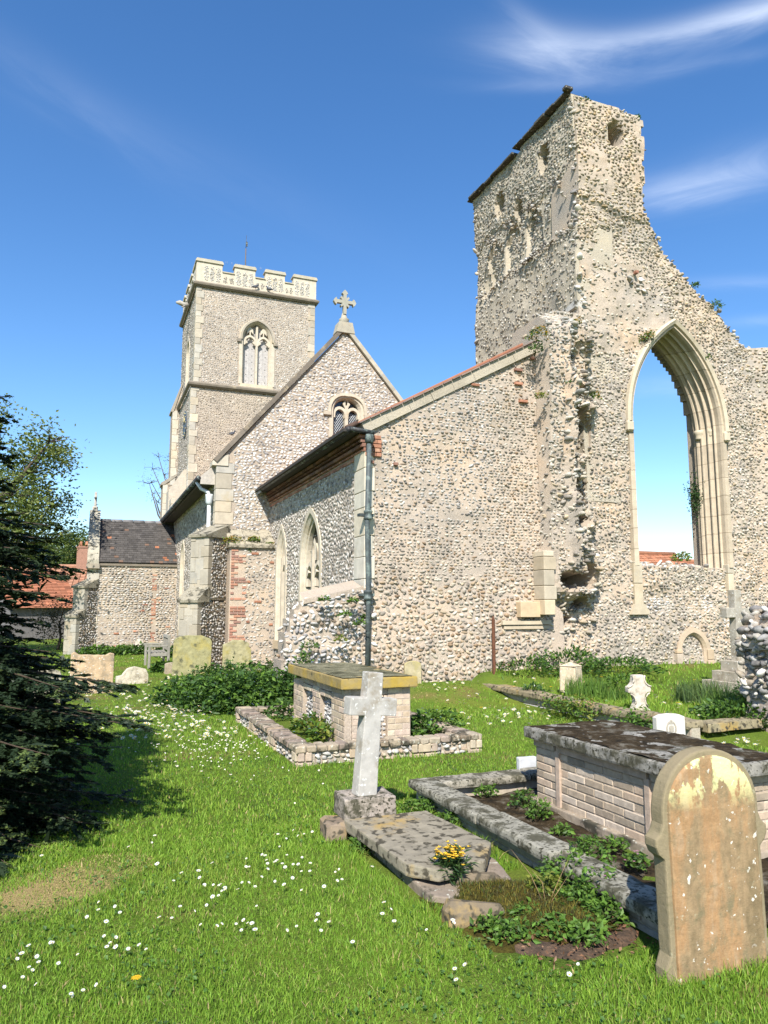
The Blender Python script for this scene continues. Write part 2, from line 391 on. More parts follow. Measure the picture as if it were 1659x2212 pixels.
def dome_mesh(C, T, B, N, su, sv, sh, rot, col, r, K=6, fine=True, jit=.14):
    n = len(C)
    rings = [(1.0, -.25), (.95, .30), (.62, .84)] if fine else [(1.0, -.2), (.74, .72)]
    th = np.arange(K) * 2 * np.pi / K
    ca, sa = np.cos(rot)[:, None], np.sin(rot)[:, None]
    rad = 1 + r.normal(0, jit, (n, K)); ph = th[None, :] + r.normal(0, .12, (n, K)) + r.uniform(0, 6.28, (n, 1))
    VV = []
    for q, h in rings:
        rr = rad * q * (1 + r.normal(0, .05, (n, K)))
        x = rr * np.cos(ph) * su[:, None]; y = rr * np.sin(ph) * sv[:, None]
        a = x * ca - y * sa; b = x * sa + y * ca
        hh = (h + r.normal(0, .07, (n, K))) * sh[:, None]
        VV.append(C[:, None, :] + a[..., None] * T[:, None, :] + b[..., None] * B[:, None, :] + hh[..., None] * N[:, None, :])
    top = C + N * (sh * r.uniform(.85, 1.1, n))[:, None]
    VV.append(top[:, None, :])
    V = np.concatenate(VV, 1); m = V.shape[1]
    q = [(i * K + j, i * K + (j + 1) % K, (i + 1) * K + (j + 1) % K, (i + 1) * K + j) for i in range(len(rings) - 1) for j in range(K)]
    t = [((len(rings) - 1) * K + j, (len(rings) - 1) * K + (j + 1) % K, len(rings) * K) for j in range(K)]
    base = (np.arange(n) * m)[:, None, None]
    Q = (np.array(q)[None] + base).reshape(-1, 4); Tt = (np.array(t)[None] + base).reshape(-1, 3)
    return V.reshape(-1, 3), [Q, Tt], np.repeat(col, m, 0)
def frame(Oo, U, N):
    U = np.asarray(U, float); N = np.asarray(N, float)
    return (np.asarray(Oo, float), U, np.array([0, 0, 1.0]), N)
def stones(mb, fr, loops, du, dv, h, pal, seed=0, jit=.25, mat=None, fine=True, disp=None, gap=.86, keep=None, tone=None, rotv=.25, smooth=True, weights=None, tint=.10):
    r = np.random.default_rng(seed + 100)
    if du > .09: du, dv, h = du * .73, dv * .73, h * .64
    u, v, hu, hv = coursed(loops, du, dv, jit, seed)
    if keep is not None:
        k = keep(u, v, r); u, v, hu, hv = u[k], v[k], hu[k], hv[k]
    n = len(u); Oo, U, Vv, N = fr
    d = disp(u, v) if disp is not None else np.zeros(n)
    C = Oo + np.outer(u, U) + np.outer(v, Vv) + np.outer(d, N)
    ci = r.choice(len(pal), n, p=weights)
    pm = pal.mean(0) * .5 + np.array((.46, .39, .315)) * .5
    col = (pm * .86 + (pal[ci] - pm) * .74) * (1 + r.normal(0, .10, (n, 1))) * (1 + tint * nz(u, v, seed, .9))[:, None]
    if tone is not None: col = col * tone(u, v)
    su = np.maximum(hu * gap, .01); sv = np.maximum(hv * gap, .01)
    sh = h * r.uniform(.5, 1.35, n) * np.clip(np.minimum(su, sv) / (min(du, dv) * .45), .6, 1.6)
    e = lambda a: np.tile(a, (n, 1))
    V, Fs, cc = dome_mesh(C, e(U), e(Vv), e(N), su, sv, sh, r.normal(0, rotv, n), col, r, 6, fine)
    mb.add(V, Fs, mat or M_FLINT, cc, smooth)
def relief_wall(mb, fr, loops, step, disp, thick, mat, col=(.5, .5, .5)):
    """rough wall: front laid out on a grid and moved by disp(u,v), solid to its back"""
    Oo, U, Vv, N = fr
    P = np.array(loops[0]); u0, v0 = P.min(0); u1, v1 = P.max(0)
    nu = int(math.ceil((u1 - u0) / step)); nv = int(math.ceil((v1 - v0) / step))
    gu = u0 + np.arange(nu + 1) * (u1 - u0) / nu; gv = v0 + np.arange(nv + 1) * (v1 - v0) / nv
    cu = (gu[1:] + gu[:-1]) / 2; cv = (gv[1:] + gv[:-1]) / 2
    CU, CV = np.meshgrid(cu, cv, indexing='ij'); ins = inside(loops, CU, CV)
    GU, GV = np.meshgrid(gu, gv, indexing='ij')
    D = disp(GU.ravel(), GV.ravel())
    front = Oo + np.outer(GU.ravel(), U) + np.outer(GV.ravel(), Vv) + np.outer(D, N)
    back = Oo + np.outer(GU.ravel(), U) + np.outer(GV.ravel(), Vv) - np.asarray(N) * thick
    W = nv + 1; n = len(front)
    I, J = np.nonzero(ins)
    a = I * W + J; b = (I + 1) * W + J; c = (I + 1) * W + J + 1; d = I * W + J + 1
    q = np.stack([a, b, c, d], 1)
    qb = np.stack([d, c, b, a], 1) + n
    pad = np.zeros((nu + 2, nv + 2), bool); pad[1:-1, 1:-1] = ins
    sides = []
    for (di, dj, e0, e1) in ((0, -1, a, b), (1, 0, b, c), (0, 1, c, d), (-1, 0, d, a)):
        k = ~pad[I + 1 + di, J + 1 + dj]
        sides.append(np.stack([e1[k], e0[k], e0[k] + n, e1[k] + n], 1))
    Q = np.concatenate([q, qb] + sides)
    used = np.unique(Q); mp = np.full(2 * n, -1); mp[used] = np.arange(len(used))
    V = np.concatenate([front, back])[used]
    mb.add(V, mp[Q], mat, col, False)
def edge_stones(mb, fr, line, size, pal, seed, mat=None, depth=.5, spread=.05, per=1.0, squash=.7):
    """loose-looking stones along a broken edge, through the thickness of the wall"""
    r = np.random.default_rng(seed); Oo, U, Vv, N = fr
    P = np.array(line, float); seg = np.linalg.norm(np.diff(P, axis=0), axis=1); cum = np.concatenate([[0], np.cumsum(seg)])
    n = int(cum[-1] / size * per * max(1, abs(depth) / size * .6))
    t = r.uniform(0, cum[-1], n); i = np.clip(np.searchsorted(cum, t) - 1, 0, len(seg) - 1); f = ((t - cum[i]) / seg[i])[:, None]
    uv = P[i] * (1 - f) + P[i + 1] * f + r.normal(0, spread, (n, 2))
    dd = r.uniform(min(-.03, depth), max(depth, .02), n)
    C = Oo + np.outer(uv[:, 0], U) + np.outer(uv[:, 1], Vv) - np.outer(dd, N)
    blobs(mb, C, size * r.uniform(.45, 1.0, n), pal, r, mat, squash)
def blobs(mb, C, s, pal, r, mat=None, squash=.7, weights=None):
    n = len(C); K = 6
    rings = [(-.95, .35), (-.5, .85), (0, 1.0), (.5, .85), (.95, .35)]
    th = np.arange(K) * 2 * np.pi / K; ph = th[None] + r.uniform(0, 6.28, (n, 1))
    rad = 1 + r.normal(0, .13, (n, K)); ex = r.uniform(.8, 1.35, n); ey = r.uniform(.7, 1.1, n)
    VV = []
    for z, q in rings:
        VV.append(np.stack([rad * q * np.cos(ph) * (s * ex)[:, None] * .5, rad * q * np.sin(ph) * (s * ey)[:, None] * .5, np.full((n, K), z) * (s * squash)[:, None] * .5 * (1 + r.normal(0, .08, (n, K)))], 2))
    V = np.concatenate(VV, 1)
    ax, ay = r.normal(0, .35, n), r.normal(0, .35, n)
    z = V[..., 2] + V[..., 0] * ax[:, None] + V[..., 1] * ay[:, None]; V = np.stack([V[..., 0], V[..., 1], z], 2) + C[:, None, :]
    m = V.shape[1]; k = len(rings)
    q = [(i * K + j, i * K + (j + 1) % K, (i + 1) * K + (j + 1) % K, (i + 1) * K + j) for i in range(k - 1) for j in range(K)]
    cp = [tuple(range(K))[::-1], tuple(range((k - 1) * K, k * K))]
    base = (np.arange(n) * m)[:, None, None]
    col = pal[r.choice(len(pal), n, p=weights)] * (1 + r.normal(0, .1, (n, 1)))
    mb.add(V.reshape(-1, 3), [(np.array(q)[None] + base).reshape(-1, 4), (np.array(cp)[None] + base).reshape(-1, K)], mat or M_FLINT, np.repeat(col, m, 0), True)
PAL_BRICK_R = np.array([(.33, .155, .095), (.38, .185, .115), (.28, .13, .085), (.42, .24, .155), (.24, .13, .095)])
PAL_BRICK_Y = np.array([(.50, .41, .29), (.46, .36, .25), (.54, .46, .34), (.44, .35, .27), (.48, .38, .30)])
PAL_BRICK_P = np.array([(.37, .295, .215), (.42, .34, .255), (.33, .265, .195), (.45, .375, .295), (.30, .245, .18), (.43, .33, .24)])
def bricks(mb, fr, u0, u1, v0, v1, bl, bh, pal, proud=.012, joint=.010, seed=0, depth=.05, mat=None, keep=None, bond=True, jit=.002, bev=.004):
    r = np.random.default_rng(seed); Oo, U, Vv, N = fr
    M = Matrix((Vector(U), Vector(N), Vector(Vv))).transposed()
    rows = max(1, int(round((v1 - v0) / bh))); bh = (v1 - v0) / rows
    for k in range(rows):
        off = 0 if k % 2 == 0 else bl / 2
        x = u0 - off
        while x < u1 - .01:
            a, b = max(x, u0), min(x + bl, u1); x += bl
            if bond and k % 2 == 1 and a == u0: pass
            if b - a < .03: continue
            cu, cv = (a + b) / 2, v0 + (k + .5) * bh
            if keep is not None and not keep(cu, cv, r): continue
            c = pal[r.integers(len(pal))] * (1 + r.normal(0, .08))
            p = proud + r.normal(0, jit)
            ctr = Oo + U * cu + np.asarray(Vv) * cv + np.asarray(N) * (p - depth / 2)
            mb.box(ctr, (b - a - joint, depth, bh - joint), mat or M_BRICK, c, M=M, bev=bev)
def blocks(mb, fr, u0, u1, v0, v1, hs, seed, mat=None, base=(.60, .53, .41), proud=.015, depth=.2, var=.06, alt=0.0, bev=.01, side=1):
    """a stack of dressed quoin stones, every other one longer by alt"""
    r = np.random.default_rng(seed); Oo, U, Vv, N = fr
    M = Matrix((Vector(U), Vector(N), Vector(Vv))).transposed(); v = v0; k = 0
    while v < v1 - .02:
        h = min(hs * r.uniform(.75, 1.3), v1 - v); e = alt * (k % 2) * r.uniform(.5, 1.0); k += 1
        a, b = (u0, u1 + e) if side > 0 else (u0 - e, u1)
        c = np.array(base) * (1 + r.normal(0, var)) * (1 + np.array([.03, 0, -.05]) * r.normal())
        ctr = Oo + U * (a + b) / 2 + np.asarray(Vv) * (v + h / 2) + np.asarray(N) * (proud + r.normal(0, .002) - depth / 2)
        mb.box(ctr, (b - a, depth, h - .008), mat or M_ASHLAR, c, M=M, bev=bev); v += h
def arch_path(cu, v0, vs, w, rise, off=0.0, n=14):
    """pointed arch outline, moved inward by off (concentric): left foot -> apex -> right foot"""
    Rr = (w * w + rise * rise) / (2 * w); r = Rr - off; ccx = cu - w + Rr
    top = math.acos(max(-1, min(1, (Rr - w) / r)))
    L = [(ccx - r * math.cos(a), vs + r * math.sin(a)) for a in np.linspace(0, top, n)]
    L = [(L[0][0], v0)] + L
    Rt = [(2 * cu - x, y) for x, y in L[::-1]][1:]
    return L + Rt
def arch_ring(mb, fr, cu, v0, vs, w, rise, prof, mat, col, n=14, smooth=False, closed=False):
    """sweep a profile of (inward offset, depth behind the face) round a pointed arch"""
    Oo, U, Vv, N = fr
    rows = []
    for off, d in prof:
        P = np.array(arch_path(cu, v0, vs, w, rise, off, n)); rows.append(Oo + np.outer(P[:, 0], U) + np.outer(P[:, 1], Vv) - np.asarray(N) * d)
    m = len(rows[0]); k = len(rows); V = np.concatenate(rows)
    Fs = [(i * m + j, (i + 1) * m + j, (i + 1) * m + j + 1, i * m + j + 1) for i in range(k - 1) for j in range(m - 1)]
    if closed: Fs += [((k - 1) * m + j, j, j + 1, (k - 1) * m + j + 1) for j in range(m - 1)]
    mb.add(V, Fs, mat, col, smooth)
LIME = (.50, .44, .345)

# ------------------------------------------------------------------ plants
def leaves(mb, P, size, cols, r, mat=None, up=.5, aspect=.55, N=None, var=.4):
    n = len(P)
    d = r.normal(0, 1, (n, 3)); d[:, 2] = d[:, 2] * .5 + .1; d /= np.linalg.norm(d, axis=1)[:, None]
    nn = r.normal(0, 1, (n, 3)) if N is None else N + r.normal(0, .5, (n, 3)); nn[:, 2] += up
    s = np.cross(d, nn); s /= np.linalg.norm(s, axis=1)[:, None] + 1e-9
    up_v = np.cross(s, d)
    L = (size * r.uniform(1 - var, 1 + var, n))[:, None]; Wd = L * aspect * .5
    a = P; b = P + d * L * .45 + s * Wd + up_v * L * .10; c = P + d * L; e = P + d * L * .45 - s * Wd + up_v * L * .10
    V = np.stack([a, b, c, e], 1).reshape(-1, 3)
    i = np.arange(n)[:, None] * 4
    Fs = np.concatenate([i + np.array([[0, 1, 2]]), i + np.array([[0, 2, 3]])])
    cols = np.asarray(cols); ci = r.integers(len(cols), size=n)
    col = cols[ci] * (1 + r.normal(0, .15, (n, 1)))
    mb.add(V, Fs, mat or M_LEAF, np.repeat(col, 4, 0), False)
def blades(mb, P, hgt, wid, cols, r, mat=None, lean=.5, ci=None):
    n = len(P); a = r.uniform(0, 6.283, n); t = np.stack([np.cos(a), np.sin(a), np.zeros(n)], 1)
    b = a + r.normal(0, 1.2, n) + 1.57; ld = np.stack([np.cos(b), np.sin(b), np.zeros(n)], 1) * (np.abs(r.normal(0, lean, n)) * hgt)[:, None]
    up = np.stack([np.zeros(n), np.zeros(n), hgt], 1); w = (wid * .5)[:, None]
    V = np.stack([P - t * w, P + t * w, P + t * w * .8 + up * .55 + ld * .35, P - t * w * .8 + up * .55 + ld * .35, P + up * .97 + ld], 1).reshape(-1, 3)
    i = np.arange(n)[:, None] * 5
    cols = np.asarray(cols)
    if ci is None: ci = r.integers(len(cols), size=n)
    col = cols[ci] * (1 + r.normal(0, .12, (n, 1)))
    mb.add(V, [i + np.array([[0, 1, 2, 3]]), i + np.array([[3, 2, 4]])], mat or M_GRASS, np.repeat(col, 5, 0), False)
G_LEAF = [(.07, .14, .022), (.10, .19, .03), (.13, .23, .035), (.06, .12, .025)]
G_DARK = [(.03, .07, .018), (.042, .09, .024), (.055, .12, .03)]
G_YEL = [(.16, .20, .03), (.20, .22, .04), (.12, .18, .03)]

def sstep(a, b, x): t = np.clip((np.asarray(x, float) - a) / (b - a), 0, 1); return t * t * (3 - 2 * t)
def ground_z(x, y):
    x = np.asarray(x, float); y = np.asarray(y, float)
    wall = .30 * sstep(11.0, 13.0, y) * sstep(3.6, 5.2, x) * (1 - sstep(14, 16, y))
    plot = sstep(7.14, 7.22, x) * sstep(7.35, 7.45, y) * (.17 + .10 * sstep(10, 13, y))
    z = np.maximum(wall, 0) * (1 - sstep(7.14, 7.22, x)) + np.maximum(plot, wall * sstep(7.14, 7.22, x) + plot * .6)
    return z + .02 * nz(x, y, 3, .35) * np.clip((np.hypot(x, y) - 1.5) / 4, 0, 1)
# ================================================================== THE CHURCH
EAST = lambda Y: frame((0, Y, 0), (1, 0, 0), (0, -1, 0))       # u = X, v = z
SOUTH = lambda X: frame((X, 0, 0), (0, -1, 0), (-1, 0, 0))     # u = -Y, v = z
church = thing('church', (3.3, 13.0, 0), 'flint church with battlemented west tower, steep gable and lean-to aisle', 'church')
X_AISLE, X_NAVE, Y_END, Y_GAB, Y_TOW = 4.83, 3.27, 13.0, 20.94, 34.0
Z_AEAVE = 5.10

# ---- end wall of the lean-to aisle (faces us), with its sloping coping
def tile_line(x): return 5.24 + (x - 4.70) * (7.45 - 5.24) / (8.75 - 4.70)
ENDW = [(4.85, -.2), (9.2, -.2), (9.2, tile_line(9.2) - .10), (4.85, tile_line(4.85) - .10)]
m = MB()
d_end = lambda u, v: .03 * nz(u, v, 1, .9) + .02 * nz(u, v, 2, 3) + .05 * (1 - sstep(1.0, 2.2, v))
relief_wall(m, EAST(Y_END), [ENDW], .12, d_end, .5, M_MORTAR)
STW = [(4.95, -.1), (8.95, -.1), (8.95, tile_line(8.95) - .28), (4.95, tile_line(4.95) - .28)]
def tone_end(u, v):
    g = sstep(2.2, 4.2, v)[:, None] * (1 - sstep(7.2, 8.2, u))[:, None]
    return (1 - g) * np.array([1.06, .98, .86]) + g * np.array([1.0, 1.0, 1.0])
stones(m, EAST(Y_END), [STW], .120, .088, .046, PAL_COBBLE, 1, .22, disp=d_end, keep=lambda u, v, r: (v > 2.3 + .15 * nz(u, v, 5, 1)) & (r.random(len(u)) > .04 + .30 * sstep(.35, .75, nz(u, v, 4, .5))), tone=tone_end, gap=.80, weights=[.17, .17, .16, .09, .1, .06, .09, .08, .06, .02])
stones(m, EAST(Y_END), [STW], .145, .108, .058, PAL_COBBLE, 2, .5, disp=d_end, keep=lambda u, v, r: (v <= 2.3 + .15 * nz(u, v, 5, 1)) & (r.random(len(u)) > .06), tone=tone_end, rotv=.5, gap=.90)
stones(m, EAST(Y_END), [[(5, .2), (8.9, .2), (8.9, 6.6), (5, 4.9)]], .075, .06, .03, PAL_COBBLE, 3, .9, disp=d_end, keep=lambda u, v, r: r.random(len(u)) > .90, tone=tone_end, rotv=1)
bricks(m, EAST(Y_END), 6.6, 8.7, 6.0, 7.2, .21, .075, PAL_BRICK_R, .05, .02, 5, .08, keep=lambda u, v, r: v < tile_line(u) - .35 and r.random() < .05 + .35 * math.exp(-((u - 8.35) ** 2 + (v - 6.95) ** 2) / .08))
bricks(m, EAST(Y_END), 4.9, 5.5, 4.2, 4.9, .2, .075, PAL_BRICK_R, .05, .02, 6, .08, keep=lambda u, v, r: r.random() < .10)
end_wall = build('end_wall', m, church, label='warm cobbled end wall under the sloping tiled verge')
m = MB()
sl = math.atan2(7.45 - 5.24, 4.05)
ux = np.array([math.cos(sl), 0, math.sin(sl)])
Lc = 4.05 / math.cos(sl)
frc = (np.array([4.70, Y_END - .07, 5.24]), ux, np.array([-math.sin(sl), 0, math.cos(sl)]), np.array([0, -1.0, 0]))
x = 0
while x < Lc:
    w = min(.55, Lc - x); m.fbox(frc, x, x + w - .006, -.24, -.03, rng.normal(0, .004), .42, M_MORTAR_G, (.4, .37, .3)); x += w
build('verge_coping', m, end_wall)
m = MB(); x = -.05
while x < Lc + .1:
    w = rng.uniform(.22, .28); c = PAL_BRICK_R[rng.integers(5)] * .45 + .10
    m.fbox(frc, x, x + w - .012, -.028 + rng.normal(0, .003), -.008, -.05 + rng.normal(0, .006), .50, M_TILE, c); x += w
build('verge_tiles', m, end_wall)
# ---- aisle roof
m = MB()
m.prism([(4.55, 5.16), (9.9, 8.10), (9.9, 7.95), (4.55, 5.02)], Y_GAB - Y_END - .46, EAST(Y_END + .45), M_TILE, (.30, .13, .07))
for k in range(30):
    y = Y_END + .5 + k * .26
    m.tube([(4.50, y, 5.14), (9.8, y, 8.10)], .045, M_TILE, (.26 + .05 * rng.random(), .12, .07), 6)
build('aisle_roof', m, church)
# ---- aisle south wall with its two windows
W1 = dict(c=-19.50, v0=.80, vs=2.95, w=.47, rise=.85)
W2 = dict(c=-16.70, v0=1.0, vs=2.75, w=.80, rise=1.18)
AW = [(-Y_GAB, -.2), (-Y_END - .01, -.2), (-Y_END - .01, 4.85), (-Y_GAB, 4.85)]
hole = lambda W, g=0: arch_path(W['c'], W['v0'], W['vs'], W['w'] - g, W['rise'], 0)
m = MB()
m.prism([AW, hole(W1)[::-1], hole(W2)[::-1]], .5, SOUTH(X_AISLE), M_MORTAR_D)
grow = lambda W: arch_path(W['c'], W['v0'] - .15, W['vs'], W['w'], W['rise'], -.12)
AWs = [(-Y_GAB + .02, -.1), (-Y_END - .62, -.1), (-Y_END - .62, 4.6), (-Y_GAB + .02, 4.6)]
stones(m, SOUTH(X_AISLE), [AWs, grow(W1), grow(W2)], .125, .115, .035, PAL_KNAP, 11, .5, rotv=.8, gap=.93, weights=[.2, .15, .12, .10, .19, .14, .05, .05])
bw = build('aisle_wall', m, church)
m = MB()
blocks(m, SOUTH(X_AISLE), -Y_END - .58, -Y_END + .0, 1.9, 4.72, .42, 3, base=(.60, .54, .43), proud=.025, alt=0, bev=.012)
blocks(m, EAST(Y_END), X_AISLE - .03, X_AISLE + .14, 1.9, 4.72, .42, 3, base=(.58, .52, .41), proud=.03, alt=.06)
build('corner_quoin', m, bw)
m = MB()
for k in range(5):
    z0 = 4.58 + k * .085; pr = .025 + .032 * k
    bricks(m, SOUTH(X_AISLE), -Y_GAB, -Y_END + .02, z0, z0 + .085, .115 if k % 2 else .23, .085, PAL_BRICK_R * (.45 if k > 2 else .6 if k == 2 else 1.1), pr, .018 if k % 2 == 0 else .05, 20 + k, .14)  # upper courses coloured darker to stand in for the shade below the eaves
    bricks(m, EAST(Y_END), X_AISLE - pr, X_AISLE + .32, z0, z0 + .085, .115 if k % 2 else .23, .085, PAL_BRICK_R, .045, .014, 30 + k, .08)
build('brick_cornice', m, church, label='corbelled red brick cornice under the aisle eaves')
m = MB()
m.span((4.36, Y_END - .06, 5.02), (4.83, Y_GAB - .02, 5.075), M_WOOD, (.05, .045, .04))
m.tube([(4.47, Y_END - .10, 5.06), (4.47, Y_GAB - .05, 5.06)], .065, M_METAL, (.03, .03, .032), 8)
m.tube([(4.47, Y_END - .12, 5.06), (4.95, Y_END - .12, 5.02)], .05, M_METAL, (.03, .03, .032), 8)
for k in range(30): m.tube([(4.44, Y_END + .02 + k * .26, 5.10), (4.66, Y_END + .02 + k * .26, 5.22)], .055, M_TILE, (.09, .055, .04), 6)
build('aisle_gutter', m, church)
m = MB()
m.span((4.42, Y_GAB - .45, 5.08), (4.9, Y_GAB + .0, 5.14), M_METAL, (.35, .36, .38)); m.span((4.42, Y_GAB - .45, 4.95), (4.46, Y_GAB - .02, 5.14), M_METAL, (.35, .36, .38))
build('lead_flashing', m, church)
m = MB()
px_ = 4.80; py_ = Y_END - .20
pipe = [(px_, py_, .30), (px_ + .02, py_, 1.9), (px_ - .01, py_, 3.3), (px_ + .03, py_, 4.95)]
m.tube(pipe, .047, M_METAL, (.075, .09, .09), 12)
for z in (1.93, 3.42): m.lathe([(.06, -.09), (.082, -.08), (.082, -.05), (.07, -.03), (.07, .03), (.086, .05), (.086, .08), (.06, .09)], (px_ + .01, py_, z), M_METAL, (.06, .075, .075), 12)
for z in (1.93, 3.42): m.span((px_ - .15, py_ + .02, z - .02), (px_ + .15, py_ + .16, z + .03), M_METAL, (.05, .06, .06))
m.lathe([(.06, -.14), (.085, -.12), (.085, .0), (.075, .03)], (px_ + .03, py_, 4.93), M_METAL, (.04, .05, .05), 12)
build('downpipe', m, church, label='dark iron downpipe at the aisle corner')

def lights(m, fr, W, n, depth, head=.45, bar=.09, tr=.8):
    """mullions and cusped heads of a traceried window"""
    u0, u1 = W['c'] - W['w'] + .14, W['c'] + W['w'] - .14; lw = (u1 - u0) / n
    for k in range(1, n): m.fbox(fr, u0 + k * lw - bar / 2, u0 + k * lw + bar / 2, W['v0'] + .02, W['vs'] + W['rise'] * .25, depth - .06, depth + .08, M_ASHLAR, LIME)
    for k in range(n):
        c = u0 + (k + .5) * lw
        arch_ring(m, fr, c, W['vs'] - .55, W['vs'] - .42, lw / 2, lw * .62, [(-.06, depth), (.045, depth - .02), (.07, depth + .03), (.06, depth + .1)], M_ASHLAR, LIME, 6)
        for sg in (-1, 1):
            m.prism([(c + sg * lw * .46, W['vs'] - .38), (c + sg * lw * .16, W['vs'] - .22), (c + sg * lw * .42, W['vs'] - .05)], .08, fr, M_ASHLAR, LIME, depth - .01)
def south_window(W, X, n, name='aisle_window', depth=.09):
    fr = SOUTH(X); m = MB()
    arch_ring(m, fr, W['c'], W['v0'], W['vs'], W['w'], W['rise'], [(-.13, .02), (-.13, -.03), (.0, -.03), (.02, .0), (.09, .05), (.10, .09), (.14, .10), (.14, .40)], M_ASHLAR, (.53, .465, .36), 12)
    if n > 1:
        lights(m, fr, W, n, depth)
        c = W['c']
        arch_ring(m, fr, c, W['vs'] + .05, W['vs'] + .25, .14, .28, [(-.05, depth), (.04, depth - .02), (.05, depth + .08)], M_ASHLAR, LIME, 6)
    else:
        c = W['c']; lw = W['w'] - .16
        for sg in (-1, 1):
            m.prism([(c + sg * lw, W['vs'] - .35), (c + sg * lw * .35, W['vs'] - .1), (c + sg * lw * .55, W['vs'] + .15), (c + sg * lw, W['vs'] + .1)], .08, fr, M_ASHLAR, LIME, depth)
            m.fbox(fr, c + sg * lw - .06, c + sg * lw + .06, W['v0'], W['vs'] + .1, depth - .02, depth + .1, M_ASHLAR, LIME)
    m.prism([(W['c'] - W['w'] - .16, W['v0'] - .2), (W['c'] + W['w'] + .16, W['v0'] - .2), (W['c'] + W['w'] + .10, W['v0'] + .02), (W['c'] - W['w'] - .10, W['v0'] + .02)], .44, fr, M_ASHLAR, (.50, .40, .27), -.06)
    o = build(name, m, church)
    m = MB(); m.prism(arch_path(W['c'], W['v0'] - .02, W['vs'], W['w'] - .10, W['rise'] - .08),   .02, fr, M_GLASS, (0, 0, 0), .20)
    for k in range(int((W['vs'] + W['rise'] - W['v0']) / .35)): m.fbox(fr, W['c'] - W['w'] + .18, W['c'] + W['w'] - .18, W['v0'] + .3 + k * .35, W['v0'] + .315 + k * .35, .175, .19, M_METAL, (.06, .06, .06))
    build('glass', m, o); return o
south_window(W1, X_AISLE, 1); south_window(W2, X_AISLE, 2)

# ---- great gable
APX, APZ, KNX, KNZ = 7.07, 10.38, 3.20, 5.92
GR = 10.94
GW = [(X_NAVE, -.2), (GR, -.2), (GR, KNZ - .1), (APX, APZ - .12), (X_NAVE, KNZ - .1)]
GWIN = dict(c=7.17, v0=6.6, vs=7.72, w=.46, rise=.40)
m = MB()
gh = arch_path(GWIN['c'], 6.6, 7.72, .46, .40)
d_g = lambda u, v: .015 * nz(u, v, 7, 1)
m.prism([GW, gh[::-1]], .5, EAST(Y_GAB), M_MORTAR_D)
GS = [(X_NAVE + .05, 0), (GR, 0), (GR, KNZ - .15), (APX, APZ - .2), (X_NAVE + .05, KNZ - .2)]
stones(m, EAST(Y_GAB), [GS, arch_path(7.17, 6.35, 7.72, .60, .5)], .150, .115, .035, PAL_WHITE, 15, .45, fine=True, rotv=.5, gap=.93, weights=[.17, .17, .15, .13, .10, .12, .06, .10], keep=lambda u, v, r: ~((u < 3.75) & (v > 3.9)))
gable = build('gable_wall', m, church, label='pale flint gable wall with a small two-light window')
m = MB(); blocks(m, EAST(Y_GAB), X_NAVE - .03, X_NAVE + .42, 3.7, 5.85, .36, 8, base=(.41, .365, .29), proud=.025, alt=.1); blocks(m, SOUTH(X_NAVE), -Y_GAB - .3, -Y_GAB, 3.7, 5.5, .36, 8, base=(.5, .45, .36), proud=.03)
build('corner_quoin', m, gable)
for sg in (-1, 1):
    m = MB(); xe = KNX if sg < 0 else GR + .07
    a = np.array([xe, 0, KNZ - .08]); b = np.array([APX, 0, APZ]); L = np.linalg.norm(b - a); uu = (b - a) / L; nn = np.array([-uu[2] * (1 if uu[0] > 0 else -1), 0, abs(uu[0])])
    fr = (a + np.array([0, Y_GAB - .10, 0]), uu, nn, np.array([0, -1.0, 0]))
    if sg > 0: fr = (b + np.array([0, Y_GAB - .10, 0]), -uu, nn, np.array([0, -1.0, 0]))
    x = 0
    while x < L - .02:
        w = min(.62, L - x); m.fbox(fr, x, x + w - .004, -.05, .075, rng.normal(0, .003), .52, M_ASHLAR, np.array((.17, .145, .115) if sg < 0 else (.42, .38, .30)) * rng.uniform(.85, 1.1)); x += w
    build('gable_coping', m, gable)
m = MB()
m.prism([(KNX - .08, KNZ - .20), (X_NAVE + .30, KNZ - .20), (X_NAVE + .30, KNZ + .14), (KNX - .08, KNZ - .08)], .5, EAST(Y_GAB - .06), M_ASHLAR, (.5, .45, .36))
build('kneeler_stone', m, gable)
m = MB(); fr = EAST(Y_GAB)
arch_ring(m, fr, 7.17, 6.6, 7.72, .46, .40, [(-.12, .02), (-.12, -.02), (.0, -.02), (.06, .10), (.07, .3)], M_ASHLAR, LIME, 8)
arch_ring(m, fr, 7.17, 7.62, 7.72, .60, .50, [(-.03, .02), (-.03, -.08), (.06, -.08), (.08, .02)], M_ASHLAR, (.50, .44, .34), 8)
for sg in (-1, 1): m.fbox(fr, 7.17 + sg * .66 - .12, 7.17 + sg * .66 + .12, 7.52, 7.63, -.09, .02, M_ASHLAR, (.42, .36, .28))
m.fbox(fr, 7.12, 7.22, 6.6, 7.9, .06, .22, M_ASHLAR, LIME)
for sg in (-1, 1):
    arch_ring(m, fr, 7.17 + sg * .215, 7.5, 7.6, .18, .2, [(-.06, .08), (.03, .07), (.04, .2)], M_ASHLAR, LIME, 6)
    m.prism([(7.17 + sg * .03, 7.78), (7.17 + sg * .12, 7.95), (7.17 + sg * .03, 8.08)], .1, fr, M_ASHLAR, LIME, .08)
gw = build('gable_window', m, church)
m = MB(); m.prism(arch_path(7.17, 6.62, 7.72, .42, .36), .02, fr, M_GLASS, (0, 0, 0), .20); build('glass', m, gw)
m = MB()
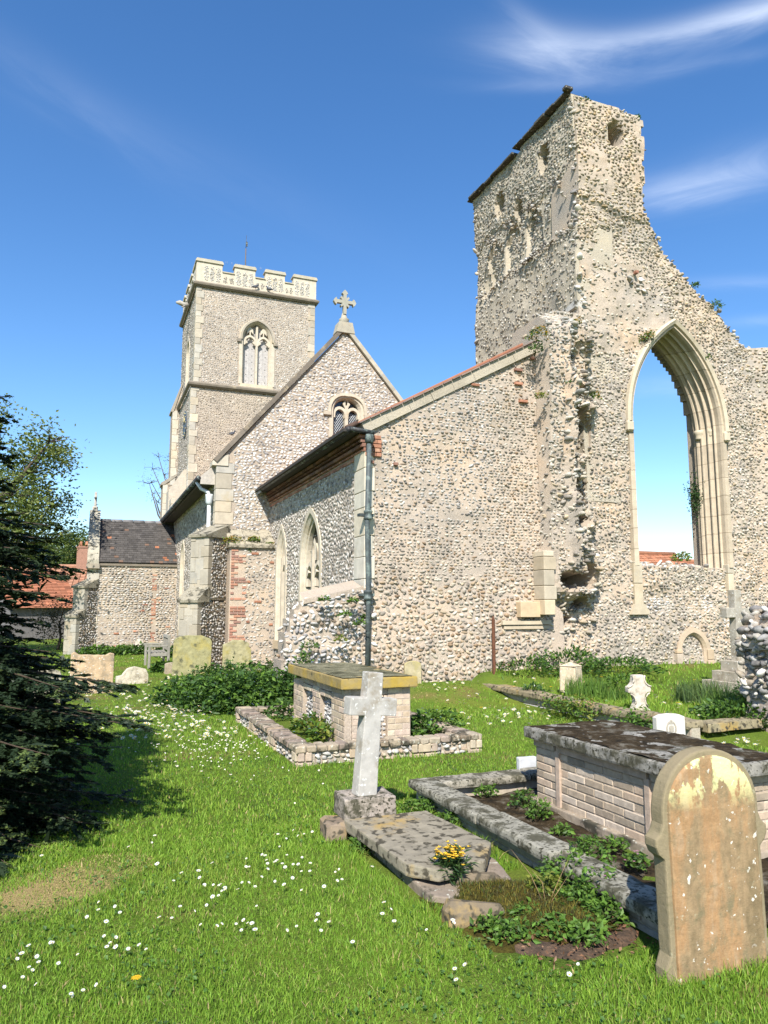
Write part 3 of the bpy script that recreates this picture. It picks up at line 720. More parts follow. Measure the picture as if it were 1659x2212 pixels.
for sg in (-1, 1):
    c0 = 7.17 + sg * .215; hw = .155
    for dirn in (-1, 1):
        for k in range(-4, 16):
            # lattice bars clipped to the light
            v0 = 6.65 + k * .10; pts = []
            t0, t1 = 0.0, 2 * hw
            va, vb = v0, v0 + 2 * hw * 1.5
            lo, hi = 6.65, 7.68
            f0 = max(0, (lo - va) / (vb - va)); f1 = min(1, (hi - va) / (vb - va))
            if f1 <= f0: continue
            ua, ub = c0 - dirn * hw, c0 + dirn * hw
            A = (ua + (ub - ua) * f0, va + (vb - va) * f0); B = (ua + (ub - ua) * f1, va + (vb - va) * f1)
            m.tube([(A[0], Y_GAB + .19, A[1]), (B[0], Y_GAB + .19, B[1])], .0075, M_PLAIN, (.42, .44, .46), 4)
build('lead_lattice', m, gw)
# gable cross
m = MB(); fr = EAST(Y_GAB - .02); cx = 7.07
m.prism([(cx - .30, 10.18), (cx + .30, 10.18), (cx + .22, 10.52), (cx - .22, 10.52)], .4, EAST(Y_GAB - .12), M_ASHLAR, (.36, .33, .26))
m.lathe([(.20, 10.5), (.15, 10.62), (.17, 10.66), (.10, 10.72), (.07, 10.86)], (cx, Y_GAB + .08, 0), M_ASHLAR, (.33, .31, .25), 8)
cr = [(cx - .05, 10.82), (cx + .05, 10.82), (cx + .05, 11.10), (cx + .12, 11.04), (cx + .15, 11.10), (cx + .08, 11.17), (cx + .26, 11.17), (cx + .28, 11.10), (cx + .33, 11.14), (cx + .37, 11.22), (cx + .33, 11.30), (cx + .28, 11.34), (cx + .26, 11.27), (cx + .08, 11.27), (cx + .15, 11.34), (cx + .12, 11.40), (cx + .05, 11.34), (cx + .05, 11.46), (cx + .10, 11.50), (cx + .06, 11.56), (cx, 11.62),
      (cx - .06, 11.56), (cx - .10, 11.50), (cx - .05, 11.46), (cx - .05, 11.34), (cx - .12, 11.40), (cx - .15, 11.34), (cx - .08, 11.27), (cx - .26, 11.27), (cx - .28, 11.34), (cx - .33, 11.30), (cx - .37, 11.22), (cx - .33, 11.14), (cx - .28, 11.10), (cx - .26, 11.17), (cx - .08, 11.17), (cx - .15, 11.10), (cx - .12, 11.04), (cx - .05, 11.10)]
m.prism(cr, .12, fr, M_ASHLAR, (.33, .32, .26))
build('gable_cross', m, church, label='floriated stone cross on the gable peak')

# ---- nave: south wall, roof, eaves, windows
N1 = dict(c=-28.5, v0=.85, vs=3.35, w=.50, rise=.75); N2 = dict(c=-24.6, v0=1.0, vs=3.2, w=.70, rise=.95)
m = MB(); NWl = [(-Y_TOW, -.3), (-Y_GAB - .02, -.3), (-Y_GAB - .02, 5.35), (-Y_TOW, 5.35)]
m.prism([NWl, hole(N1)[::-1], hole(N2)[::-1]], .5, SOUTH(X_NAVE), M_MORTAR_D)
stones(m, SOUTH(X_NAVE), [NWl, grow(N1), grow(N2)], .16, .12, .03, PAL_KNAP, 17, .5, rotv=.8, fine=False, gap=.93, mat=M_FLINT_FAR)
build('nave_wall', m, church)
south_window(N1, X_NAVE, 1, 'nave_window'); south_window(N2, X_NAVE, 2, 'nave_window')
m = MB()
for sg in (-1, 1):
    xe = 2.86 if sg < 0 else 11.3
    prof = [(xe, 5.42 - .04), (APX, APZ - .1), (APX, APZ - .22), (xe, 5.24)]
    if sg > 0: prof = prof[::-1]
    m.prism(prof, Y_TOW - Y_GAB - .42, EAST(Y_GAB + .42), M_TILE, (.16, .10, .07))
m.span((2.84, Y_GAB + .25, 5.26), (3.26, Y_TOW - .05, 5.30), M_WOOD, (.06, .05, .045))
m.prism([(2.84, 5.20), (3.30, 5.20), (3.30, 5.85), (2.84, 5.42)], .10, EAST(Y_GAB + .22), M_WOOD, (.42, .38, .33))
build('nave_roof', m, church)
m = MB()
m.tube([(2.78, Y_GAB + .22, 5.36), (2.78, Y_TOW - .3, 5.36)], .075, M_METAL, (.035, .035, .04), 8)
build('nave_gutter', m, church)
m = MB()
m.tube([(2.78, Y_GAB + .55, 5.30), (2.90, Y_GAB + .50, 5.10), (3.10, Y_GAB + .42, 5.0), (3.13, Y_GAB + .42, 4.9)], .05, M_PLAIN, (.55, .58, .60), 8)
m.lathe([(.06, 4.62), (.10, 4.70), (.11, 4.88), (.11, 4.94)], (3.13, Y_GAB + .42, 0), M_PLAIN, (.50, .54, .56), 8)
m.tube([(3.13, Y_GAB + .42, 4.75), (3.13, Y_GAB + .42, 1.7)], .052, M_PLAIN, (.66, .67, .68), 10)
for z in (3.9, 2.9): m.lathe([(.055, -.05), (.07, -.04), (.07, .04), (.055, .05)], (3.13, Y_GAB + .42, z), M_PLAIN, (.62, .63, .64), 10)
build('drainpipe', m, church, label='pale grey drainpipe down the nave wall')

# ---- diagonal buttress at the nave corner
bq = np.array([X_NAVE + .10, Y_GAB + .05, 0]); nB = np.array([-.7071, -.7071, 0]); uB = np.array([.7071, -.7071, 0])
def butt(name, base, s, hw, stages, label=None, seed=0, dark=M_MORTAR_G):
    """stages: (projection, z0, z1, slope height)"""
    m = MB(); r = np.random.default_rng(seed)
    for (p, z0, z1, sh) in stages:
        fr = (base + nB * p * s, uB, np.array([0, 0, 1.0]), nB)
        m.prism([(-hw + .03, z0), (hw - .03, z0), (hw - .03, z1), (-hw + .03, z1)], p * s + .2, fr, dark, (.4, .36, .3), .02)
        blocks(m, fr, -hw, -hw + .16, z0, z1, .34, seed + 1, proud=.0, alt=.12, base=(.35, .315, .25)); blocks(m, fr, hw - .16, hw, z0, z1, .34, seed + 2, proud=.0, alt=.12, base=(.35, .315, .25), side=-1)
        blocks(m, fr, -hw + .16, hw - .16, z0, z1, .5, seed + 5, proud=-.012, base=(.36, .325, .26), depth=.1)
        for sg in (-1, 1):
            fs = (base + uB * sg * hw, nB * (sg), np.array([0, 0, 1.0]), uB * sg)
            a, b = (-.2, p * s - .16) if sg > 0 else (-(p * s - .16), .2)
            stones(m, fs, [[(a, z0), (b, z0), (b, z1), (a, z1)]], .13, .11, .045, PAL_COBBLE, seed + 7, .5, rotv=.6)
    o = build(name, m, church, label)
    for i, (p, z0, z1, sh) in enumerate(stages):
        m = MB(); q = stages[i + 1][0] if i + 1 < len(stages) else 0.0
        fr = (base + uB * (-hw - .04), nB, np.array([0, 0, 1.0]), -uB)
        P = [((q - .05) * s, z1), (p * s + .05, z1 - .02), (p * s + .06, z1 + .05), ((q - .05) * s, z1 + sh)]
        m.prism(P, 2 * hw + .08, fr, M_GREYSTONE, (.30, .27, .20))
        build('buttress_coping', m, o)
    return o
butt('corner_buttress', bq, 1.0, .30, [(1.25, -.2, 1.85, .42), (.85, 1.9, 3.62, .40)], 'two-stage diagonal buttress of stone and flint', 40)

# ---- brick pier against the gable
m = MB(); YP_ = 20.25
m.prism([(3.58, -.2), (4.86, -.2), (4.86, 3.36), (3.58, 3.36)], .7, EAST(YP_), M_MORTAR)
stones(m, EAST(YP_), [[(3.95, -.1), (4.84, -.1), (4.84, 3.33), (3.95, 3.33)]], .14, .10, .035, PAL_RUIN, 50, .5, rotv=.5, keep=lambda u, v, r: r.random(len(u)) > .25)
bricks(m, EAST(YP_), 3.60, 4.05, .1, 3.3, .21, .078, PAL_BRICK_R * 1.15 + .03, .02, .018, 51, .08, keep=lambda u, v, r: r.random() < (.72 if u < 3.8 else .4 if u < 4.0 else .2))
bricks(m, EAST(YP_), 4.05, 4.80, 1.2, 3.3, .21, .078, PAL_BRICK_R, .03, .018, 52, .08, keep=lambda u, v, r: r.random() < .05 + (.18 if 1.7 < v < 2.0 else 0) + (.1 if v > 3.0 else 0))
pier = build('brick_pier', m, church, label='short pier of red brick and flint beside the buttress')
m = MB()
frp = (np.array([3.54, 0, 0]), np.array([0, -1.0, 0]), np.array([0, 0, 1.0]), np.array([-1.0, 0, 0]))
for k, (a, b) in enumerate(((3.54, 4.0), (4.0, 4.45), (4.45, 4.86))):
    frp = (np.array([a, 0, 0]), np.array([0, -1.0, 0]), np.array([0, 0, 1.0]), np.array([-1.0, 0, 0]))
    m.prism([(-Y_GAB, 3.34), (-YP_ + .08, 3.34), (-YP_ + .08, 3.42), (-Y_GAB, 3.92)], b - a - .01, frp, M_GREYSTONE, (.36, .32, .24))
build('pier_coping', m, pier)

# ---- tower
tower_z = 16.84
m = MB()
TX0, TX1, TD = 4.12, 9.88, 5.6
BF = dict(c=7.03, v0=12.25, vs=14.55, w=.70, rise=.86)
m.prism([[(TX0, 11.9), (TX1, 11.9), (TX1, tower_z), (TX0, tower_z)], arch_path(7.03, 12.25, 14.55, .70, .86)[::-1]], .6, EAST(Y_TOW), M_MORTAR_D)
m.prism([(TX0 - .12, -.3), (TX1 + .12, -.3), (TX1 + .12, 11.9), (TX0 - .12, 11.9)], .6, EAST(Y_TOW - .10), M_MORTAR_D)
stones(m, EAST(Y_TOW), [[(TX0 + .3, 11.95), (TX1 - .3, 11.95), (TX1 - .3, tower_z), (TX0 + .3, tower_z)], arch_path(7.03, 12.0, 14.55, .9, 1.05)], .135, .105, .03, PAL_KNAP, 60, .5, fine=False, gap=.92, mat=M_FLINT_FAR, rotv=.6, weights=[.25, .2, .08, .05, .16, .10, .1, .06])
stones(m, EAST(Y_TOW - .10), [[(TX0 + .15, 4.5), (TX1, 4.5), (TX1, 11.9), (TX0 + .15, 11.9)]], .135, .105, .03, PAL_KNAP, 61, .5, fine=False, gap=.92, mat=M_FLINT_FAR, rotv=.6, keep=lambda u, v, r: v > 5.0, weights=[.22, .2, .10, .07, .11, .07, .15, .08], tone=lambda u, v: np.tile([1.02, .97, .88], (len(u), 1)))
SB = dict(c=-36.7, v0=12.3, vs=14.3, w=.55, rise=.7)
m.prism([[(-Y_TOW - TD, 11.9), (-Y_TOW - .55, 11.9), (-Y_TOW - .55, tower_z), (-Y_TOW - TD, tower_z)], arch_path(SB['c'], 12.3, 14.3, .55, .7)[::-1]], .6, SOUTH(TX0), M_MORTAR_D)
m.prism([(-Y_TOW - TD, -.3), (-Y_TOW - .45, -.3), (-Y_TOW - .45, 11.9), (-Y_TOW - TD, 11.9)], .6, SOUTH(TX0 - .12), M_MORTAR_D)
m.prism([(-Y_TOW - .58, 11.9), (-Y_TOW - .02, 11.9), (-Y_TOW - .02, tower_z), (-Y_TOW - .58, tower_z)], .4, SOUTH(TX0), M_MORTAR_D)
m.prism([(-Y_TOW - .48, -.3), (-Y_TOW + .08, -.3), (-Y_TOW + .08, 11.9), (-Y_TOW - .48, 11.9)], .4, SOUTH(TX0 - .12), M_MORTAR_D)
stones(m, SOUTH(TX0), [[(-Y_TOW - TD, 11.95), (-Y_TOW - .4, 11.95), (-Y_TOW - .4, tower_z), (-Y_TOW - TD, tower_z)], arch_path(SB['c'], 12.3, 14.3, .7, .85)], .17, .12, .03, PAL_KNAP, 62, .5, fine=False, mat=M_FLINT_FAR)
stones(m, SOUTH(TX0 - .12), [[(-Y_TOW - TD, 4.5), (-Y_TOW - .4, 4.5), (-Y_TOW - .4, 11.9), (-Y_TOW - TD, 11.9)]], .17, .12, .03, PAL_KNAP, 63, .5, fine=False, mat=M_FLINT_FAR)
# far sides and deck
m.span((TX1 - .5, Y_TOW + .5, -.3), (TX1 + .1, Y_TOW + TD, tower_z), M_MORTAR_D); m.span((TX0 + .05, Y_TOW + TD - .5, -.3), (TX1 - .5, Y_TOW + TD - .02, tower_z), M_MORTAR_D)
m.span((TX0 + .1, Y_TOW + .2, tower_z - .3), (TX1 - .1, Y_TOW + TD - .2, tower_z + .15), M_MORTAR_G)
tower = build('tower_wall', m, church, label='tall square flint tower')
for (fr, a, b, z0, z1, sd_, sg, al) in ((EAST(Y_TOW), TX0 - .02, TX0 + .22, 12.0, tower_z, 70, 1, .15), (EAST(Y_TOW), TX1 - .22, TX1 + .02, 12.0, tower_z, 71, -1, .15), (EAST(Y_TOW - .10), TX0 - .14, TX0 + .12, 4, 11.8, 72, 1, .15), (SOUTH(TX0), -Y_TOW - .35, -Y_TOW + .02, 12.0, tower_z, 73, -1, .2), (SOUTH(TX0 - .12), -Y_TOW - .30, -Y_TOW + .12, 4, 11.8, 74, -1, .2)):
    m = MB(); blocks(m, fr, a, b, z0, z1, .34, sd_, proud=.035, alt=al, base=(.43, .385, .305), side=sg, var=.10)
    build('tower_quoin', m, tower)
for z, ex in ((tower_z, .10), (11.92, .20)):
    m = MB()
    prof = [(0, -.10), (.10, -.02), (.12, .06), (0, .16)]
    def ring(e): return [(TX0 - ex + .02 - e, Y_TOW - ex + .02 - e), (TX1 + ex - .02 + e, Y_TOW - ex + .02 - e), (TX1 + ex - .02 + e, Y_TOW + TD + e), (TX0 - ex + .02 - e, Y_TOW + TD + e)]
    V = []; Fs = []
    for e, dz in prof: V += [(x, y, z + dz) for x, y in ring(e)]
    for i in range(3):
        for j in range(4): Fs.append((i * 4 + j, i * 4 + (j + 1) % 4, (i + 1) * 4 + (j + 1) % 4, (i + 1) * 4 + j))
    m.add(V, Fs, M_ASHLAR, (.20, .17, .13))
    build('string_course', m, tower)
m = MB()
PZ0 = tower_z + .14; CR = 17.62; MT = 18.0
mer = [(0, .205), (.305, .475), (.56, .725), (.80, 1.0)]
def parapet(m, fr, a, b, corner):
    Wd = b - a; out = [(a, PZ0 - .16)]; out.append((b, PZ0 - .16))
    pts = []
    for f0, f1 in mer: pts += [(a + f0 * Wd, CR), (a + f0 * Wd, MT), (a + f1 * Wd, MT), (a + f1 * Wd, CR)]
    pts[0] = (a, MT); pts = [pts[0]] + pts[2:]; pts[-1] = (b, MT); pts = pts[:-1] if pts[-1] == pts[-2] else pts
    m.prism(out + pts[::-1], .32, fr, M_ASHLAR, (.52, .46, .36))
    for f0, f1 in mer:
        m.prism([(a + f0 * Wd - .05, MT), (a + f1 * Wd + .05, MT), (a + f1 * Wd + .05, MT + .06), (a + f1 * Wd - .0, MT + .15), (a + f0 * Wd, MT + .15), (a + f0 * Wd - .05, MT + .06)], .44, fr, M_ASHLAR, (.42, .38, .29), -.06)
        n = 3; w = (f1 - f0) * Wd / n
        e0 = .28 if f0 == 0 else 0; e1 = .28 if f1 == 1 else 0
        w = ((f1 - f0) * Wd - e0 - e1 - .10) / n
        for k in range(n):
            u0 = a + f0 * Wd + e0 + .05 + k * w + .045; u1 = u0 + w - .09
            stones(m, fr, [arch_path((u0 + u1) / 2, PZ0 + .10, MT - .28, (u1 - u0) / 2, .12, 0, 5)], .10, .085, .035, PAL_WHITE, 80 + k, .3, fine=False, mat=M_FLINT_FAR, disp=lambda u, v: np.full(len(u), .01), weights=[.3, .25, .12, .08, .03, .12, .05, .05])
    for (p0, p1) in zip(mer[:-1], mer[1:]):
        u0, u1 = a + p0[1] * Wd, a + p1[0] * Wd
        m.prism([(u0, CR), (u1, CR), (u1, CR + .05), (u0, CR + .05)], .42, fr, M_ASHLAR, (.42, .38, .29), -.05)
        for k in range(2):
            w = (u1 - u0) / 2; x0 = u0 + k * w + .05; x1 = x0 + w - .10
            stones(m, fr, [arch_path((x0 + x1) / 2, PZ0 + .10, CR - .28, (x1 - x0) / 2, .1, 0, 5)], .10, .085, .035, PAL_KNAP, 90 + k, .3, fine=False, mat=M_FLINT_FAR, disp=lambda u, v: np.full(len(u), .01))
parapet(m, EAST(Y_TOW - .03), TX0 - .06, TX1 + .06, 0)
parapet(m, SOUTH(TX0 - .03), -Y_TOW - TD, -Y_TOW - .30, 0)
m.span((TX1 - .26, Y_TOW + .30, PZ0 - .15), (TX1 + .03, Y_TOW + TD, CR), M_ASHLAR, (.5, .45, .36)); m.span((TX0 + .3, Y_TOW + TD - .3, PZ0 - .15), (TX1 - .27, Y_TOW + TD, CR), M_ASHLAR, (.5, .45, .36))
for k in range(26): x = TX0 + rng.uniform(0, .9) * 6; m.tube([(x, Y_TOW - .0, MT + .1), (x + rng.normal(0, .02), Y_TOW, MT + .23)], .004, M_PLAIN, (.3, .3, .3), 3)
build('parapet', m, tower, label='battlemented parapet with flushwork panels')
# belfry window
m = MB(); fr = EAST(Y_TOW)
arch_ring(m, fr, 7.03, 12.25, 14.55, .70, .86, [(-.16, .02), (-.16, -.03), (0, -.03), (.03, .02), (.10, .16), (.10, .5)], M_ASHLAR, LIME, 12)
arch_ring(m, fr, 7.03, 14.45, 14.55, .80, .96, [(-.02, .02), (-.02, -.10), (.07, -.10), (.09, -.02)], M_ASHLAR, (.34, .30, .24), 12)
for sg in (-1, 1): m.fbox(fr, 7.03 + sg * .88 - .10, 7.03 + sg * .88 + .10, 14.30, 14.45, -.11, .02, M_ASHLAR, (.22, .19, .15))
m.fbox(fr, 6.98, 7.08, 12.3, 15.25, .10, .26, M_ASHLAR, LIME)
for sg in (-1, 1):
    c = 7.03 + sg * .325
    arch_ring(m, fr, c, 14.25, 14.35, .28, .35, [(-.06, .10), (.04, .09), (.06, .14), (.05, .24)], M_ASHLAR, LIME, 7)
    m.fbox(fr, c - .03, c + .03, 14.66, 15.15, .11, .24, M_ASHLAR, LIME)
    for s2 in (-1, 1):
        m.prism([(c + s2 * .25, 14.28), (c + s2 * .10, 14.38), (c + s2 * .22, 14.52)], .1, fr, M_ASHLAR, (.5, .44, .34), .10)
        m.prism([(c + s2 * .03, 14.95), (c + s2 * .16, 14.80), (c + s2 * .14, 15.02), (c + s2 * .03, 15.16)], .1, fr, M_ASHLAR, LIME, .11)
m.prism([(6.20, 12.02), (7.86, 12.02), (7.80, 12.27), (6.26, 12.27)], .55, fr, M_ASHLAR, (.52, .45, .32), -.07)
bwn = build('belfry_window', m, church, label='two-light traceried belfry window with grey boards')
for sg in (-1, 1):
    m = MB(); c = 7.03 + sg * .325
    for k in range(2): m.fbox(fr, c - .29 + k * .29, c - .005 + k * .29, 12.28, 15.3 - .0, .30, .34, M_WOOD, (.40, .38, .36) if k else (.43, .41, .39))
    for k in range(7):
        for j in (-1, 1): m.fbox(fr, c + j * .14 - .015, c + j * .14 + .015, 12.5 + k * .32, 12.53 + k * .32, .285, .31, M_METAL, (.03, .03, .03))
    build('louvre_board', m, bwn)
m = MB(); fr = SOUTH(TX0)
arch_ring(m, fr, SB['c'], 12.3, 14.3, .55, .7, [(-.14, .02), (-.14, -.03), (0, -.03), (.09, .15), (.09, .5)], M_ASHLAR, LIME, 10)
m.fbox(fr, SB['c'] - .05, SB['c'] + .05, 12.3, 14.8, .1, .25, M_ASHLAR, LIME)
sbw = build('belfry_window', m, church, label='belfry window on the shadowed south side')
m = MB(); m.prism(arch_path(SB['c'], 12.3, 14.3, .5, .65), .04, fr, M_WOOD, (.38, .36, .34), .32); build('louvre_board', m, sbw)
# clock, gargoyle, flagpole, buttress of the tower
m = MB(); cy, cz = 35.75, 10.45
V = [(TX0 - .17, cy + .66 * math.sin(a), cz + .66 * math.cos(a)) for a in np.linspace(0, 2 * np.pi, 33)[:-1]]
m.add(V + [(TX0 - .10, y, z) for _, y, z in V], [tuple(range(32)), tuple(range(63, 31, -1))] + [(j, (j + 1) % 32, (j + 1) % 32 + 32, j + 32) for j in range(32)], M_METAL, (.05, .06, .09))
for k in range(12):
    a = k * math.pi / 6; m.box((TX0 - .18, cy + .55 * math.sin(a), cz + .55 * math.cos(a)), (.02, .05, .05), M_PLAIN, (.5, .42, .2))
clock = build('clock_face', m, tower)
m = MB(); m.tube([(TX0 - .185, cy, cz), (TX0 - .185, cy - .2, cz + .25)], .02, M_PLAIN, (.5, .42, .2), 5); m.tube([(TX0 - .185, cy, cz), (TX0 - .185, cy + .15, cz + .45)], .015, M_PLAIN, (.5, .42, .2), 5); build('clock_hand', m, clock)
m = MB(); m.tube([(TX0 - .1, 36.3, 16.72), (TX0 - .35, 36.3, 16.70), (TX0 - .55, 36.3, 16.78), (TX0 - .72, 36.3, 16.76)], [.14, .12, .13, .05], M_ASHLAR, (.36, .34, .3), 8); m.tube([(TX0 - .3, 36.2, 16.6), (TX0 - .45, 36.15, 16.5)], [.05, .03], M_ASHLAR, (.3, .28, .25), 6); build('gargoyle', m, tower)
m = MB(); m.tube([(6.93, 37, 16.9), (6.93, 37, 20.6)], [.05, .028], M_WOOD, (.12, .10, .09), 8); m.tube([(6.93, 37, 20.6), (6.95, 37, 21.35)], [.016, .010], M_METAL, (.06, .06, .06), 6); m.box((6.97, 37, 20.85), (.10, .02, .26), M_METAL, (.05, .05, .06)); build('flagpole', m, church)
m = MB()
for (x0, z0, z1, z2) in ((3.30, -.3, 7.95, 8.6), (3.64, 7.9, 11.8, 13.7)):
    m.prism([(TX0 + .1, z0), (TX0 + .1, z2), (x0 + .1 if z0 > 0 else 3.64, z1 + (.0)), (x0, z1), (x0, z0)][::-1] if False else [(x0, z0), (TX0 + .1, z0), (TX0 + .1, z2), (x0, z1)], .95, EAST(38.5), M_MORTAR_D)
    stones(m, EAST(38.5), [[(x0 + .25, max(z0, 4)), (TX0, max(z0, 4)), (TX0, z2), (x0 + .25, z1)]], .17, .13, .03, PAL_KNAP, 95, .5, fine=False, mat=M_FLINT_FAR)
    blocks(m, EAST(38.5), x0, x0 + .25, max(z0, 4), z1, .4, 96, proud=.03, alt=.1, base=(.5, .45, .36))
    m.prism([(x0 - .08, z1 - .06), (x0 + .05, z1 - .06), (TX0 + .1, z2 - .02), (TX0 + .1, z2 + .08), (x0 - .08, z1 + .06)], 1.05, EAST(38.45), M_ASHLAR, (.30, .27, .22))
build('tower_buttress', m, church)
m = MB(); blocks(m, SOUTH(X_NAVE - .02), -34.6, -33.3, 5.6, 6.5, .3, 99, base=(.5, .45, .36))
m.prism([(3.2, 5.5), (4.1, 5.5), (4.1, 8.0), (3.85, 8.0), (3.2, 7.0)], 1.0, EAST(34.3), M_ASHLAR, (.46, .41, .33)); build('stair_turret', m, church)

# ---- south porch
PX0, PYF, PYB = -.02, 30.3, 34.3
m = MB()
PWl = [(PX0, -.3), (X_NAVE, -.3), (X_NAVE, 3.38), (PX0, 3.38)]
m.prism(PWl, .45, EAST(PYF), M_MORTAR_D, (.5, .4, .3))
stones(m, EAST(PYF), [[(PX0 + .3, -.1), (X_NAVE - .02, -.1), (X_NAVE - .02, 3.33), (PX0 + .3, 3.33)]], .175, .115, .05, PAL_RUIN, 110, .25, fine=True, gap=.86, rotv=.2, weights=[.22, .12, .07, .04, .17, .2, .11, .04, .03], disp=lambda u, v: .02 * nz(u, v, 6, 1), keep=lambda u, v, r: ~((u > 2.33) & (u < 2.5)))
bricks(m, EAST(PYF), 2.33, 2.53, .35, 3.0, .2, .08, PAL_BRICK_R * 1.1, .012, .02, 111, .08, keep=lambda u, v, r: r.random() < .4)
bricks(m, EAST(PYF), .4, 3.1, .2, 3.2, .2, .08, PAL_BRICK_R * 1.1, .03, .02, 112, .08, keep=lambda u, v, r: r.random() < .02)
blocks(m, EAST(PYF), PX0 - .03, PX0 + .30, -.1, 3.3, .36, 113, base=(.54, .48, .38), proud=.03, alt=.12)
m.prism([(-PYB, -.3), (-PYF - .45, -.3), (-PYF - .45, 3.3), (-32.3, 5.25), (-PYB, 3.3)], .4, SOUTH(PX0), M_MORTAR_D)
m.prism(PWl, .4, EAST(PYB - .4), M_MORTAR_D)
m.span((PX0 - .05, PYF - .07, 3.30), (X_NAVE - .01, PYF + .2, 3.40), M_ASHLAR, (.20, .17, .13))
porch = build('porch_wall', m, church, label='cobbled porch wall with a few red bricks')
m = MB(); eZ, rZ, hs = 3.42, 5.26, 2.0
rows = 20
for k in range(rows):
    f0, f1 = k / rows, (k + 1) / rows
    x = PX0 + .38 + (.06 if k % 2 else 0) - .12
    while x < X_NAVE - .0:
        w = .165; a, b = max(x, PX0 + .36), min(x + w - .006, X_NAVE + .0); x += w
        if b - a < .02: continue
        q = rng.random(); c = np.array((.075, .068, .062)) * rng.uniform(.75, 1.35)
        if q < .022: c = np.array((.36, .15, .08)) * rng.uniform(.7, 1.1)
        elif q < .06: c = np.array((.16, .10, .07))
        y0, y1 = PYF - .12 + f0 * (hs + .12), PYF - .12 + f1 * (hs + .12) + .02
        z0, z1 = eZ + f0 * (rZ - eZ), eZ + f1 * (rZ - eZ) + .01
        lift = .035 + rng.normal(0, .003)
        m.add([(a, y0, z0 + lift), (b, y0, z0 + lift), (b, y1, z1 + .010), (a, y1, z1 + .010), (a, y0, z0 + lift - .02), (b, y0, z0 + lift - .02)], [(0, 1, 2, 3), (4, 5, 1, 0)], M_TILE, c)
m.add([(PX0 + .3, PYF - .1, eZ), (X_NAVE, PYF - .1, eZ), (X_NAVE, 32.3, rZ), (PX0 + .3, 32.3, rZ), (PX0 + .3, PYB + .1, eZ), (X_NAVE, PYB + .1, eZ)], [(0, 1, 2, 3), (3, 2, 5, 4)], M_TILE, (.06, .055, .05))
proof = build('porch_roof', m, church, label='dark tiled porch roof with a few red tiles')
m = MB(); x = PX0 + .38
while x < X_NAVE: m.tube([(x, 32.3, rZ - .01), (min(x + .42, X_NAVE), 32.3, rZ - .01)], .085, M_TILE, np.array((.17, .165, .165)) * rng.uniform(.8, 1.25), 8); x += .435
build('ridge_tiles', m, proof)
m = MB()
frs = SOUTH(PX0 - .05)
m.prism([(-PYB - .2, 3.25), (-32.3, 5.42), (-PYF + .16, 3.27), (-PYF + .16, 3.50), (-32.3, 5.68), (-PYB - .2, 3.5)], .42, frs, M_GREYSTONE, (.40, .37, .29))
m.span((PX0 - .07, PYF - .2, 3.18), (PX0 + .40, PYF + .1, 3.36), M_ASHLAR, (.32, .28, .22))
pc = build('porch_gable_coping', m, porch)
m = MB()
m.box((PX0 + .15, 32.3, 5.72), (.22, .22, .22), M_ASHLAR, (.45, .42, .36), bev=.03); m.box((PX0 + .15, 32.3, 6.12), (.10, .11, .62), M_ASHLAR, (.45, .43, .38), bev=.02); m.box((PX0 + .15, 32.3, 6.22), (.11, .46, .11), M_ASHLAR, (.45, .43, .38), bev=.02)
build('porch_cross', m, church)
uB_save = (uB.copy(), nB.copy())
butt('porch_buttress', np.array([PX0 + .15, PYF + .15, 0]), 1.0, .28, [(.95, -.3, 1.35, .3), (.62, 1.35, 2.45, .35)], None, 130, M_MORTAR_D)
# ================================================================== THE RUINED TOWER AND ITS ARCH
ruin = thing('ruined_tower', (9.95, 13.0, .3), 'tall roofless ruin of flint rubble with a pointed arch, its top edge broken away', 'ruin')
RX = 9.94
def PE(*pts): return [(pY(x, y, 13.0)[0], pY(x, y, 13.0)[2]) for x, y in pts]
sil = PE((1240, 207), (1262, 214), (1290, 228), (1318, 232), (1345, 244), (1368, 252), (1383, 268), (1380, 292), (1390, 322), (1383, 352), (1390, 385), (1381, 420), (1392, 468), (1412, 492), (1425, 520), (1442, 548), (1460, 568), (1474, 592), (1494, 616), (1520, 640), (1538, 652), (1556, 670), (1566, 694), (1588, 722), (1608, 748), (1640, 754), (1700, 756), (1850, 762))
XR1 = sil[-1][0]
ARC = dict(c=12.54, v0=2.62, vs=5.90, w=1.30, rise=2.34)
EOUT = [(8.72, -.1), (XR1, -.1)] + sil[::-1] + [(RX, 8.2), (9.72, 8.16), (9.3, 8.22), (8.86, 8.0), (8.74, 7.5)]
ah = arch_path(ARC['c'], ARC['v0'], ARC['vs'], ARC['w'] + .06, ARC['rise'] + .06, 0, 16)
